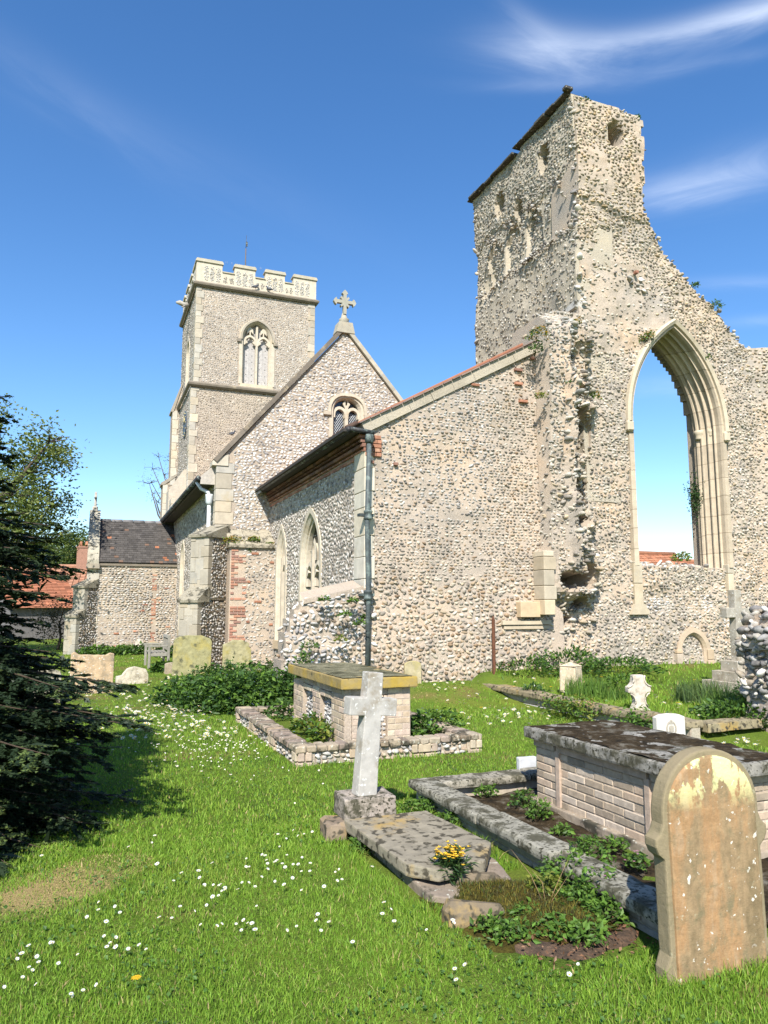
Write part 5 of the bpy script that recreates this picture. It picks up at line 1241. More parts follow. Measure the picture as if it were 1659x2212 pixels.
m = MB(); V, Q = grid(BX0 - .04, BX1 + .03, BY0 - .05, BY1 + .04, .05, lambda x, y: BZ + .136 + .006 * nz(x, y, 6, 8)); m.add(V, Q, mat_moss('lid_lichen', (.045, .045, .025), (.19, .18, .11), (.33, .30, .20), 4), (.2, .2, .1), True); build('moss_cover', m, lid)
# its kerb
k = thing('grave_kerb', (3.3, 9.8, 0), 'brick-topped kerb with cobble panels round the buff brick tomb', 'kerb')
x0, x1, y0, y1, kz = 2.2, 4.48, 8.02, 11.5, .20
m = MB()
for (fr, a, b) in ((SOUTH(x0 + .02), -y1, -y0), (EAST(y0 + .02), x0, x1), (SOUTH(x1 - .2), -y1, -y0), (EAST(y1 - .2), x0 + .02, x1)):
    m.fbox(fr, a, b, -.1, kz - .07, 0, .18, M_MORTAR_D)
for (fr, a, b) in ((SOUTH(x0 + .02), -y1, -y0), (EAST(y0 + .02), x0, x1)):
    stones(m, fr, [[(a + .22, -.05), (b - .22, -.05), (b - .22, kz - .07), (a + .22, kz - .07)]], .065, .055, .035, PAL_COBBLE * 1.1, 451, .4, gap=.95)
    nblk = 4
    for i in range(nblk):
        c = a + (b - a) * i / (nblk - 1); w = .17
        lo, hi = max(a, c - w), min(b, c + w)
        bricks(m, fr, lo, hi, -.08, kz - .06, .17, .09, PAL_BRICK_Y * .9, .045, .012, 452 + i, .12, bev=.01)
build('kerb_wall', m, k)
m = MB()
def cap_run(ax, c0, c1, fixed, seed):
    r = np.random.default_rng(seed); p = c0
    while p < c1 - .03:
        w = min(r.uniform(.10, .16), c1 - p); zz = kz + r.normal(0, .005); cc = PAL_BRICK_Y[r.integers(5)] * r.uniform(.38, .8)
        if ax == 0: m.span((p + .004, fixed - .03, kz - .075), (p + w - .004, fixed + .20, zz), M_GREYSTONE, cc, bev=.016, rough=.003)
        else: m.span((fixed - .03, p + .004, kz - .075), (fixed + .20, p + w - .004, zz), M_GREYSTONE, cc, bev=.016, rough=.003)
        p += w
cap_run(0, x0 - .03, x1, y0, 1); cap_run(1, y0 + .21, y1, x0, 2); cap_run(0, x0 - .03, x1, y1 - .2, 3); cap_run(1, y0 + .21, y1 - .2, x1 - .2, 4)
build('brick_coping', m, k)
m = MB(); V, Q = grid(x0 + .16, x1 - .16, y0 + .16, y1 - .16, .1, lambda x, y: .06 + .03 * nz(x, y, 3, 2)); m.add(V, Q, M_TURF, (.1, .1, .04), True); build('kerb_bed', m, k)

# the leaning cross and its slab
t = thing('stone_cross', (2.06, 5.58, .12), 'pale stone cross leaning right, on a square block at the head of the slab', 'cross')
m = MB(); worn(m, TOP(.27), [(1.86, 5.43), (2.27, 5.41), (2.29, 5.74), (1.88, 5.76)], .16, M_KERB, (.36, .31, .26), seed=4, arris=.012); build('base_block', m, t)
m = MB(); lean = R_(4.6); yaw_c = R_(6)
cU = np.array([math.cos(yaw_c), math.sin(yaw_c), 0]); cN = np.array([math.sin(yaw_c), -math.cos(yaw_c), 0])
cV = np.array([math.sin(lean) * cU[0], math.sin(lean) * cU[1], math.cos(lean)]); cU2 = np.cross(cV, -cN); cU2 = cU * math.cos(lean) - np.array([0, 0, math.sin(lean)])
frx = (np.array([2.06, 5.56, .265]), cU2, cV, cN)
hw0, hw1 = .082, .066
frx = (frx[0] + cN * .065, frx[1], frx[2], frx[3])
worn(m, frx, [(-hw0, 0), (hw0, 0), (.072, .60), (.205, .60), (.205, .735), (.068, .735), (.064, .93), (-.064, .93), (-.068, .735), (-.205, .735), (-.205, .60), (-.072, .60)], .12, M_CROSS, (.42, .40, .36), seed=6, amp=.003, step=.04, arris=.008)
build('cross_shaft', m, t)
t = thing('ledger_slab', (2.2, 4.8, 0), 'flat tapering grave slab with orange and black lichen at the foot of the leaning cross', 'grave slab')
m = MB(); frs = (np.array([0, 0, .125]), np.array([1.0, 0, .02]), np.array([0, 1.0, -.004]), np.array([0, 0, 1.0]))
worn(m, frs, [(1.89, 4.36), (2.02, 4.17), (2.36, 4.2), (2.56, 4.48), (2.50, 5.36), (1.845, 5.42)], .075, M_LEDGER, (.255, .225, .165), seed=11, amp=.007, step=.05, arris=.012); build('slab', m, t)
m = MB(); worn(m, TOP(.045), [(1.93, 4.10), (2.06, 3.98), (2.5, 4.1), (2.6, 4.5), (2.55, 5.5), (1.95, 5.5)], .12, M_GREYSTONE, (.26, .21, .16), seed=12)
m.box((1.80, 5.50, .05), (.16, .24, .15), M_LEDGER, (.22, .17, .12), bev=.02, rough=.008); build('slab_bed', m, t)

# headstones -------------------------------------------------------------
def headstone(name, outline, Oo, U, N, thick, mat, col, label, cat='headstone', group=None, amp=.005, step=.05, lean=0.0, seed=0, arris=.012, tilt=0.0):
    U = np.array(U, float); N = np.array(N, float)
    V = np.array([0, 0, 1.0]); V = V * math.cos(tilt) - N * math.sin(tilt); V = V * math.cos(lean) + U * math.sin(lean); U2 = U * math.cos(lean) - np.array([0, 0, math.sin(lean)])
    N2 = np.cross(U2, V)
    m = MB(); worn(m, (np.array(Oo, float), U2, V, N2), outline, thick, mat, col, seed=seed, amp=amp, step=step, arris=arris)
    return build(name, m, None, label, cat, group), (np.array(Oo, float), U2, V, N2)
def round_top(w, h, sh, n=10, shoulder=0.0):
    return [(-w, -.15), (w, -.15), (w, sh)] + [(w * math.cos(a) * (1 - shoulder), sh + (h - sh) * math.sin(a)) for a in np.linspace(0, math.pi, n)[0 if shoulder else 1:-1 if not shoulder else None]] + [(-w, sh)]
# foreground headstone, with shoulders, chamfered face and lichen
def mat_fg():
    m, n, l, b = new_mat('sandstone_headstone'); p = pos(n)
    mp = n.new('ShaderNodeMapping'); mp.inputs['Scale'].default_value = (6, 6, 1.6); l.new(p, mp.inputs['Vector'])
    st_ = noise(n, l, 1.4, 6, .62, mp.outputs[0])
    c = ramp(n, l, st_, [(.32, (.21, .155, .085)), (.46, (.305, .215, .12)), (.56, (.36, .215, .105)), (.70, (.38, .28, .175))])
    g = noise(n, l, 26, 6, .7, p); c = mix(n, l, 1, c, ramp(n, l, g, [(.3, .78), (.7, 1.15)]), 'MULTIPLY')
    sep = n.new('ShaderNodeSeparateXYZ'); l.new(p, sep.inputs[0])
    hi = ramp(n, l, sep.outputs[2], [(.74, 0), (.90, 1)])
    rim = n.new('ShaderNodeVertexColor'); rim.layer_name = 'Col'
    lich = noise(n, l, 5.5, 5, .6, p, ); 
    mp2 = n.new('ShaderNodeMapping'); mp2.inputs['Scale'].default_value = (1.6, 1, .8); l.new(p, mp2.inputs['Vector'])
    lich = noise(n, l, 6.5, 6, .62, mp2.outputs[0])
    mx_ = n.new('ShaderNodeMath'); mx_.operation = 'MULTIPLY'; l.new(ramp(n, l, lich, [(.50, 0), (.535, 1)]), mx_.inputs[0]); l.new(hi, mx_.inputs[1])
    mul = n.new('ShaderNodeMath'); mul.operation = 'MULTIPLY'; l.new(mx_.outputs[0], mul.inputs[0]); l.new(rim.outputs['Color'], mul.inputs[1])
    c = mix(n, l, mul.outputs[0], c, (.66, .68, .33))
    w = noise(n, l, 34, 3, .5, p); w2 = noise(n, l, 3.5, 3, .5, p)
    wm = n.new('ShaderNodeMath'); wm.operation = 'MULTIPLY'; l.new(ramp(n, l, w, [(.65, 0), (.68, 1)]), wm.inputs[0]); l.new(ramp(n, l, w2, [(.44, 0), (.52, 1)]), wm.inputs[1])
    c = mix(n, l, wm.outputs[0], c, (.66, .62, .54))
    # weathered olive-brown rims and edges
    inv = n.new('ShaderNodeMath'); inv.operation = 'SUBTRACT'; inv.inputs[0].default_value = 1; l.new(rim.outputs['Color'], inv.inputs[1])
    c = mix(n, l, inv.outputs[0], c, (.25, .205, .125))
    c = mix(n, l, ramp(n, l, noise(n, l, 8, 7, .72, p), [(.54, 0), (.66, .75)]), c, (.17, .15, .085))
    c = mix(n, l, ramp(n, l, noise(n, l, 17, 5, .6, p), [(.64, 0), (.70, .6)]), c, (.40, .37, .25))
    l.new(c, b.inputs['Base Color']); b.inputs['Roughness'].default_value = .95; b.inputs['Specular IOR Level'].default_value = .15
    bump(n, l, b, noise(n, l, 42, 9, .75, p), .8, .008); return m
M_FG = mat_fg()
fg = thing('headstone', (2.84, 2.86, 0), 'tall round-topped sandstone headstone with yellow lichen at its head, nearest of all', 'headstone')
out = [(-.315, -.12), (.315, -.12), (.315, .06), (.285, .12), (.285, .54), (.315, .565), (.33, .60), (.33, .635), (.30, .66), (.285, .70), (.285, .745)]
arcp = [(.285 * math.cos(a) * 1.0, .745 + .275 * math.sin(a)) for a in np.linspace(.1, math.pi - .1, 22)]
out += arcp + [(-.285, .745), (-.285, .70), (-.30, .66), (-.33, .635), (-.33, .60), (-.315, .565), (-.285, .54), (-.285, .12), (-.315, .06)]
frf = (np.array([2.845, 2.825, 0.0]), np.array([math.cos(-.05), math.sin(-.05), 0]), np.array([0, 0, 1.0]), np.array([math.sin(-.05), -math.cos(-.05), 0]))
frf = (frf[0], frf[1] * math.cos(-.02) - np.array([0, 0, -math.sin(.02)]), np.array([frf[1][0] * -.02, 0, 1.0]), frf[3])
m = MB(); worn(m, frf, out, .085, M_FG, (0, 0, 0), d0=.012, seed=21, amp=.003, step=.04, arris=.010)
body = build('stone_body', m, fg)
m = MB()
inn = [(-.258, -.1), (.258, -.1), (.258, .745)] + [(.258 * math.cos(a), .745 + .245 * math.sin(a)) for a in np.linspace(.1, math.pi - .1, 22)] + [(-.258, .745)]
worn(m, frf, inn, .03, M_FG, (1, 1, 1), d0=0.0, seed=22, amp=.003, step=.035, arris=.010); build('inscription_face', m, body)
# others
headstone('headstone', round_top(.17, .44, .36), (5.72, 12.80, .27), (1, 0, 0), (0, -1, 0), .07, M_OLIVE, (.42, .36, .22), 'small round-topped footstone against the cobbled wall, right of the downpipe', seed=31)
headstone('headstone', [(-.34, -.1), (.34, -.1), (.34, .22), (.28, .34), (.05, .40), (-.12, .36), (-.22, .22), (-.34, .20)], (1.02, 17.5, 0), (.985, .17, 0), (.17, -.985, 0), .12, M_CROSS, (.55, .49, .38), 'low broken white stump of a headstone alone in the daisies', seed=32, amp=.012)
headstone('headstone', [(-.40, -.1), (.40, -.1), (.40, .78), (.32, .80), (.24, .76), (-.26, .78), (-.34, .84), (-.40, .80)], (.16, 15.9, 0), (1, .05, 0), (.05, -1, 0), .10, M_CROSS, (.50, .36, .22), 'square weathered headstone with an orange face beside the yew branches', seed=33, amp=.012)
headstone('headstone', [(-.47, -.1), (.47, -.1), (.47, .86), (.42, .93), (.2, 1.0), (-.2, 1.0), (-.42, .93), (-.47, .86)], (2.52, 19.3, 0), (1, 0, 0), (0, -1, 0), .1, M_OLIVE, (.31, .29, .15), 'broad green-yellow headstone leaning by the buttress, beside the bench', seed=34, amp=.012, lean=.02)
headstone('headstone', [(-.36, -.1), (.36, -.1), (.36, .62), (.30, .72), (.30, .80), (.1, .88), (-.1, .88), (-.36, .76)], (3.62, 19.1, 0), (1, 0, 0), (0, -1, 0), .1, M_OLIVE, (.34, .31, .18), 'olive headstone in front of the red brick pier', seed=35, amp=.012)
headstone('headstone', round_top(.26, .62, .5), (-.62, 14.6, 0), (1, 0, 0), (0, -1, 0), .09, M_GREYSTONE, (.42, .37, .28), 'grey headstone half hidden behind the yew', seed=36)
for (x, y, c, w, h, ln, lb) in ((270, 1395, (.38, .33, .24), .34, .42, -.35, 'mossy headstone slumped against the porch wall'), (303, 1392, (.62, .56, .47), .16, .55, -.12, 'narrow pale headstone leaning on the porch wall'), (330, 1388, (.40, .34, .22), .30, .42, .1, 'brown rounded headstone by the porch, nearest the bench')):
    p = pZ(x, y + 22, 0); p = p * (29.9 / p[1])
    headstone('headstone', round_top(w, h, h * .6), (p[0], 29.95, -.02), (1, 0, 0), (0, -1, 0), .1, M_CROSS, c, lb, seed=int(x), lean=ln, amp=.012)
headstone('headstone', round_top(.22, .3, .25), (2.15, 19.9, 0), (1, 0, 0), (0, -1, 0), .12, M_CROSS, (.34, .28, .2), 'tiny dark curled stone beside the bench', seed=39)
# white war-grave stone with a carved badge
cw, fcw = headstone('headstone', [(-.195, -.3), (.195, -.3), (.195, .42), (.12, .448), (0, .458), (-.12, .448), (-.195, .42)], (6.44, 7.0, 0), (.995, -.10, 0), (-.10, -.995, 0), .08, M_PLAIN, (.58, .545, .49), 'clean white war-grave headstone with a carved badge behind the mossy lid', seed=40, amp=.0015, arris=.006)
m = MB(); r = np.random.default_rng(4)
for a in np.linspace(0, 6.28, 25)[:-1]:
    q = fcw[0] + fcw[1] * (.062 * math.cos(a)) + fcw[2] * (.29 + .078 * math.sin(a)) + fcw[3] * .003
    m.box(q, (.018, .008, .018), M_PLAIN, (.38, .34, .28), rz=-.1)
for (du_, dv_, w, h) in ((0, .29, .03, .075), (-.022, .30, .02, .04), (.022, .30, .02, .04), (0, .355, .05, .02), (0, .38, .03, .018), (0, .24, .045, .014), (-.02, .265, .02, .012), (.02, .265, .02, .012), (0, .20, .06, .012)):
    m.box(fcw[0] + fcw[1] * du_ + fcw[2] * dv_ + fcw[3] * .003, (w, .008, h), M_PLAIN, (.38, .34, .28), rz=-.1)
build('carved_badge', m, cw)
headstone('headstone', [(-.10, -.1), (.10, -.1), (.10, .34), (-.10, .34)], (4.10, 6.42, -.10), (1, 0, 0), (0, -1, 0), .06, M_PLAIN, (.50, .51, .52), 'low pale grey slab standing behind the corner of the mossy chest tomb', seed=41)
# stump pedestal in the plot
m = MB(); c = pZ(1234, 1490, .28); s = .15
m.box((c[0], c[1], c[2] + .18), (.30, .30, .46), M_CROSS, (.58, .48, .33), bev=.02, rough=.006, rz=.5)
V = np.array([(-s, -s, 0), (s, -s, 0), (s, s, 0), (-s, s, 0), (0, 0, .07)]); ca, sa = math.cos(.5), math.sin(.5); V = V @ np.array([[ca, sa, 0], [-sa, ca, 0], [0, 0, 1]]) + np.array([c[0], c[1], c[2] + .41])
m.add(V, [(0, 1, 4), (1, 2, 4), (2, 3, 4), (3, 0, 4)], M_CROSS, (.60, .50, .34)); build('stone_stump', m, None, 'square pale stone stump with a pyramid top in the grass plot', 'gravestone')
# fragment of a cusped cross
fx = pZ(1385, 1532, .20)
half = [(.17, -.1), (.165, .01), (.12, .045), (.085, .11), (.075, .18), (.09, .235), (.13, .27), (.185, .275), (.18, .36), (.135, .375), (.10, .42), (.085, .49), (.085, .53)]
outl = half + [(-x, y) for x, y in half[::-1]]
fo, ff = headstone('cross_fragment', outl, (fx[0], fx[1], fx[2] - .03), (.97, -.22, 0), (-.22, -.97, 0), .12, M_CROSS, (.55, .49, .40), 'broken pale cusped cross-head standing in the grass plot', 'gravestone', seed=45, arris=.016, lean=-.03)
m = MB()
for sg in (-1, 1):
    for (cu, cv, rr, a0, a1) in ((.20, .47, .115, 2.7, 4.6), (.19, .15, .115, 1.9, 4.0)):
        P = [ff[0] + ff[1] * (sg * (cu + rr * math.cos(a))) + ff[2] * (cv + rr * math.sin(a)) + ff[3] * .006 for a in np.linspace(a0, a1, 8)]; m.tube(P, .012, M_CROSS, (.56, .50, .41), 6)
build('carved_moulding', m, fo)
# stepped cross at the right
cx_ = pZ(1600, 1486, .28)
t = thing('stone_cross', tuple(cx_), 'tall grey cross on three square steps against the ruin wall', 'cross')
for i, (w, z0, z1) in enumerate(((.42, -.15, .12), (.30, .12, .29), (.19, .29, .47))):
    m = MB(); worn(m, (np.array([cx_[0] + .05, cx_[1] + .1, cx_[2] + z1]), np.array([1.0, 0, 0]), np.array([0, 1.0, 0]), np.array([0, 0, 1.0])), [(-w, -w), (w, -w), (w, w), (-w, w)], z1 - z0, M_CROSS, (.38, .34, .27), seed=i, step=.12); build('step', m, t)
m = MB(); fr = EAST(cx_[1] + .03); ux_ = cx_[0] + .10; z0 = cx_[2] + .46
worn(m, fr, [(ux_ - .095, z0), (ux_ + .095, z0), (ux_ + .08, z0 + .78), (ux_ + .29, z0 + .78), (ux_ + .29, z0 + .95), (ux_ + .08, z0 + .95), (ux_ + .08, z0 + 1.28), (ux_ - .08, z0 + 1.28), (ux_ - .08, z0 + .95), (ux_ - .29, z0 + .95), (ux_ - .29, z0 + .78), (ux_ - .08, z0 + .78)], .15, M_CROSS, (.36, .33, .27), seed=3, step=.08)
build('cross_shaft', m, t)
# the kerb of the raised plot
k = thing('plot_kerb', (7.2, 10, 0), 'long mossy stone kerb retaining the raised grass plot, ivy trailing over it', 'kerb')
y = 7.36; i = 0
while y < 12.95:
    L = min(rng.uniform(.85, 1.25), 13.0 - y); m = MB(); worn(m, (np.array([0, 0, .27 + rng.normal(0, .01)]), np.array([1.0, 0, .04]), np.array([0, 1.0, 0]), np.array([0, 0, 1.0])), [(7.02, y), (7.30, y), (7.30, y + L - .01), (7.02, y + L - .01)], .09, M_LEDGER, (.27, .225, .14), seed=i, amp=.008, step=.08, arris=.02); m.parts[-1][0][:, 2] -= .28; build('coping_stone', m, k); y += L; i += 1
m = MB(); worn(m, TOP(.25), [(7.31, 7.30), (8.3, 7.36), (8.3, 7.62), (7.31, 7.58)], .11, M_LEDGER, (.29, .245, .15), seed=77); build('coping_stone', m, k)
m = MB(); m.prism([(-12.95, -.1), (-7.36, -.1), (-7.36, .2), (-12.95, .2)], .14, SOUTH(7.09), M_MORTAR_G); bricks(m, SOUTH(7.09), -12.95, -7.36, -.05, .19, .5, .12, np.array([(.38, .33, .27), (.44, .36, .28), (.46, .44, .40)]), .01, .012, 470, .05); build('kerb_wall', m, k)
# rusty post
pp = pZ(1068, 1474, .27); pt = pY(1065, 1330, pp[1]); m = MB()
m.tube([(pp[0], pp[1], .2), (pp[0], pp[1], pt[2] - .08), (pt[0], pp[1], pt[2])], [.034, .034, .008], M_RUST, (.13, .055, .03), 8, smooth=False)
m.box((pp[0], pp[1], .285), (.13, .13, .03), M_RUST, (.03, .025, .02)); build('iron_post', m, None, 'rusty pointed iron post on the long mossy kerb', 'post')
# bench, seen from its end
t = thing('bench', (2.05, 21.6, 0), 'weathered grey wooden bench half hidden by plants near the porch', 'bench')
bx, by = 1.95, 21.9
def bb(name, lo, hi, c=(.26, .245, .205)): m = MB(); m.span(lo, hi, M_WOOD, c, bev=.006); build(name, m, t)
for (yy) in (by, by + 1.35):
    for xx, h in ((bx - .26, .62), (bx + .26, .92)): bb('leg', (xx - .035, yy - .035, 0), (xx + .035, yy + .035, h))
    bb('armrest', (bx - .33, yy - .04, .60), (bx + .24, yy + .04, .65))
    bb('side_rail', (bx - .22, yy - .025, .34), (bx + .22, yy + .025, .42))
m = MB()
for kk in range(5): m.span((bx - .25 + kk * .1, by + .04, .42), (bx - .17 + kk * .1, by + 1.31, .445), M_WOOD, (.27, .255, .21))
build('seat', m, t); m = MB()
for kk in range(12): m.span((bx + .24, by + .06 + kk * .105, .5), (bx + .265, by + .11 + kk * .105, .86), M_WOOD, (.27, .25, .21))
m.span((bx + .22, by + .03, .84), (bx + .29, by + 1.32, .92), M_WOOD, (.38, .35, .3)); build('backrest', m, t)
# stones edging the grave by the headstone
for i, (x, y, sx, sy, a, lb) in enumerate(((960, 1880, .13, .05, -.4, 'mossy edging stone below the yellow wallflowers'), (1030, 1905, .16, .06, -.5, 'curved edging stone at the front of the moss mound'), (1030, 1975, .17, .06, -.5, 'lichened half-buried edging stone nearest the lawn'))):
    p = pZ(x, y, .05); m = MB(); m.box((p[0], p[1] + .03, .02), (sx * 2, sy * 2, .16), M_LEDGER, (.17, .135, .09), rz=a, bev=.04, rough=.01); build('edging_stone', m, None, lb, 'stone')
# ================================================================== TREES, HOUSES, PLANTS
def tile_roof(m, P00, P10, P11, P01, rows, base, seed, jitter=.18, odd=None):
    """tiled slope between eave (P00-P10) and ridge (P01-P11): overlapping courses"""
    r = np.random.default_rng(seed); P00, P10, P11, P01 = [np.array(p, float) for p in (P00, P10, P11, P01)]
    n = np.cross(P10 - P00, P01 - P00); n /= np.linalg.norm(n); n = n if n[2] > 0 else -n
    cols = max(2, int(np.linalg.norm(P10 - P00) / .33))
    for k in range(rows):
        f0, f1 = k / rows, (k + 1) / rows + .004
        A, B = P00 + (P01 - P00) * f0, P10 + (P11 - P10) * f0; C, D = P10 + (P11 - P10) * f1, P00 + (P01 - P00) * f1
        for c in range(cols):
            g0, g1 = c / cols, (c + 1) / cols - .002
            q = np.array([A + (B - A) * g0 + n * .05, A + (B - A) * g1 + n * .05, D + (C - D) * g1 + n * .012, D + (C - D) * g0 + n * .012, A + (B - A) * g0, A + (B - A) * g1])
            m.add(q, [(0, 1, 2, 3), (4, 5, 1, 0)], M_TILE, np.array(base) * (1 + r.normal(0, jitter)))
def house(name, label, corner, yaw, L, D, He, Hr, wall_c, roof_c, wins, seed, chims=((.9, .9),)):
    """gabled house; corner = left foot of the front, yaw turns its front"""
    t = thing(name, tuple(corner), label, 'house'); cu = np.array([math.cos(yaw), math.sin(yaw), 0]); cn = np.array([math.sin(yaw), -math.cos(yaw), 0]); z = np.array([0, 0, 1.0]); o = np.array(corner, float)
    fr = (o, cu, z, cn); m = MB()
    holes = [[(a, b), (a, b + h), (a + w, b + h), (a + w, b)] for a, b, w, h in wins]
    m.prism([[(0, -.5), (L, -.5), (L, He), (0, He)]] + holes, .3, fr, M_BRICK, wall_c)
    for s in (0, 1):
        g = (o + cu * (L * s) - cn * 0, -cn, z, cu * (1 if s else -1)); m.prism([(.3, -.5), (D, -.5), (D, He), (D / 2, Hr - .05), (.3, He + (Hr - He) * .6 / D)], .3, (g[0] - g[3] * 0, g[1], g[2], g[3]), M_BRICK, wall_c)
    m.prism([(0, -.5), (L, -.5), (L, He), (0, He)], .3, (o - cn * (D - .3), cu, z, cn), M_BRICK, wall_c)
    build('wall', m, t)
    m = MB(); e = .3; P = lambda a, d, h: o + cu * a - cn * d + z * h
    sl = (Hr - He) / (D / 2)
    tile_roof(m, P(-e, -e, He - e * sl), P(L + e, -e, He - e * sl), P(L + e, D / 2, Hr), P(-e, D / 2, Hr), 22, roof_c, seed)
    tile_roof(m, P(L + e, D + e, He - e * sl), P(-e, D + e, He - e * sl), P(-e, D / 2, Hr), P(L + e, D / 2, Hr), 8, roof_c, seed + 1)
    m.tube([P(-e, D / 2, Hr + .03), P(L + e, D / 2, Hr + .03)], .13, M_TILE, np.array(roof_c) * .9, 8)
    ro = build('roof', m, t)
    for (f, h) in chims:
        m = MB(); c = P(L * f, D / 2, Hr + h / 2 - .2); m.box(c, (.75, .55, h + .6), M_BRICK, np.array(wall_c) * .85, rz=yaw); m.box(P(L * f, D / 2, Hr + h + .14), (.85, .65, .12), M_BRICK, np.array(wall_c) * .8, rz=yaw)
        for q in (-.2, .2): m.lathe([(.11, 0), (.13, .1), (.10, .35)], P(L * f + q, D / 2, Hr + h + .18), M_BRICK, (.40, .18, .10), 8)
        build('chimney', m, ro)
    for (a, b, w, h) in wins:
        m = MB()
        for q in (0, 1): m.fbox(fr, a + q * (w - .07), a + .07 + q * (w - .07), b, b + h, .05, .14, M_PLAIN, (.72, .72, .7)); m.fbox(fr, a, a + w, b + q * (h - .07), b + .07 + q * (h - .07), .045, .135, M_PLAIN, (.72, .72, .7))
        m.fbox(fr, a + w / 2 - .03, a + w / 2 + .03, b, b + h, .055, .13, M_PLAIN, (.72, .72, .7)); m.fbox(fr, a - .06, a + w + .06, b - .08, b, -.05, .2, M_PLAIN, (.6, .58, .54))
        wo = build('window', m, t); m = MB(); m.fbox(fr, a + .02, a + w - .02, b + .02, b + h - .02, .10, .115, M_GLASS); build('pane', m, wo)
    return t
hc = pZ(20, 1388, 0); hc = pY(-60, 1370, 52.0); hc[2] = -.3
house('house', 'long brick house with an orange-red tiled roof beyond the yew', hc, R_(-10), 16.0, 6.5, 2.4, 4.75, (.36, .20, .14), (.36, .185, .115), [(3.5, .8, 1.6, 1.1), (6.2, .8, 1.4, 1.1), (9.0, .8, 1.8, 1.1), (12.4, .7, 2.2, 1.2)], 501, ((.35, 1.2), (.97, .5)))
hw = pY(20, 1375, 44.0); hw[2] = -.3
house('outbuilding', 'grey-walled outbuilding with a short red roof in front of the long brick house', hw, R_(22), 3.2, 4.2, 2.2, 3.9, (.16, .15, .15), (.38, .16, .09), [], 511, ())
h3 = pY(1340, 1300, 30.0); h3[2] = 0
ra = pY(1375, 1194, 33.0); rb_ = pY(1462, 1194, 33.0)
house('house', 'house whose red pantiled roof shows through the ruined arch', (ra[0] - 6, 30.5, 0), 0.0, rb_[0] - ra[0] + 6, 6.0, 2.5, ra[2], (.42, .24, .16), (.40, .18, .10), [], 521, ((.1, .8),))
house('outbuilding', 'low red-roofed extension beside the house seen through the arch', (rb_[0] + .5, 31.2, 0), 0.0, 6.0, 4.6, 2.4, pY(1500, 1214, 33.5)[2], (.42, .24, .16), (.39, .18, .105), [], 531, ())
m = MB()
for (x0_, y0_) in ((70, 1262),): pass

def clump_tree(name, label, base, h, clumps, cols, leaf, nper, seed, trunk_r, cat='tree', spread=1.0, ntwig=0, bare=False):
    """trunk with limbs to each clump; clumps=(offset xyz, radius); leaves fill each clump's shell unevenly"""
    r = np.random.default_rng(seed); t = thing(name, tuple(base), label, cat); base = np.array(base, float); m = MB()
    top = base + np.array([0, 0, h * .45]); m.tube([base, base + np.array([.03 * h, 0, h * .2]), top], [trunk_r, trunk_r * .8, trunk_r * .6], M_BARK, (.10, .08, .06), 8)
    for c, rad in clumps:
        c = base + np.array(c, float); mid = (top + c) / 2 + r.normal(0, .25, 3); m.tube([top - np.array([0, 0, h * .12 * r.random()]), mid, c], [trunk_r * .5, trunk_r * .3, trunk_r * .1], M_BARK, (.10, .08, .06), 6)
        for _ in range(ntwig): 
            d = r.normal(0, 1, 3); d /= np.linalg.norm(d); d[2] = abs(d[2]) * .6; e = c + d * rad * r.uniform(.6, 1.15); m.tube([c, (c + e) / 2 + r.normal(0, .1 * rad, 3), e], [trunk_r * .12, trunk_r * .07, .008], M_BARK, (.11, .09, .07), 4)
    build('trunk', m, t); m = MB(); P = []
    for c, rad in clumps:
        c = base + np.array(c, float); n = int(nper * rad * rad); sub = r.normal(0, 1, (max(3, int(9 * rad)), 3)); sub /= np.linalg.norm(sub, axis=1)[:, None]; sub = c + sub * rad * r.uniform(.45, .95, (len(sub), 1))
        P.append(sub[r.integers(len(sub), size=n)] + r.normal(0, rad * .24 * spread, (n, 3)))
    leaves(m, np.concatenate(P), leaf, cols, r, up=.3); build('crown', m, t); return t
r0 = np.random.default_rng(3)
def ring_clumps(n, R, z0, z1, rad, seed): 
    r = np.random.default_rng(seed); return [((R * math.cos(a) * r.uniform(.3, 1), R * math.sin(a) * r.uniform(.3, 1), r.uniform(z0, z1)), rad * r.uniform(.7, 1.25)) for a in r.uniform(0, 6.28, n)]
bt = pY(-70, 1330, 30.0); bt[2] = 0
clump_tree('broadleaf_tree', 'light green broadleaf tree in young leaf behind the yew', bt, 9.5, ring_clumps(20, 3.0, 3.4, 8.6, 1.1, 5), [(.16, .20, .05), (.12, .17, .04), (.20, .23, .07), (.09, .13, .03)], .13, 900, 541, .28, ntwig=6, spread=1.2)
sp_b = pY(352, 1300, 46.0); sp_b[2] = 0
clump_tree('broadleaf_tree', 'almost bare twiggy tree showing beside the tower foot', (sp_b[0] + .6, 46, 0), 12.5, [((-r0.uniform(-.6, 1.9), r0.normal(0, .6), r0.uniform(7.2, 11.4)), r0.uniform(.4, .8)) for _ in range(16)], [(.16, .17, .07), (.12, .13, .06)], .07, 110, 547, .16, ntwig=5)
for i, (x, y, Y, h, R, lb) in enumerate(((105, 1300, 74, 8.2, 3.2, 'rounded dark green tree behind the long red roof'), (160, 1300, 70, 7.8, 2.6, 'yellow-green rounded tree behind the red roof, next to the porch'), (40, 1300, 80, 8.6, 3.4, 'dark tree behind the chimney of the long red roof'))):
    b = pY(x, y, Y); b[2] = 0; clump_tree('hedge_tree', lb, b, h, ring_clumps(14, R, h * .35, h * .84, 1.5, 60 + i), [(.06, .10, .025), (.09, .13, .03), (.13, .16, .04)] if i == 1 else [(.03, .06, .02), (.05, .08, .02), (.08, .10, .03)], .28, 330, 551 + i, .25)
b = pY(125, 1400, 33.0); b[2] = 0
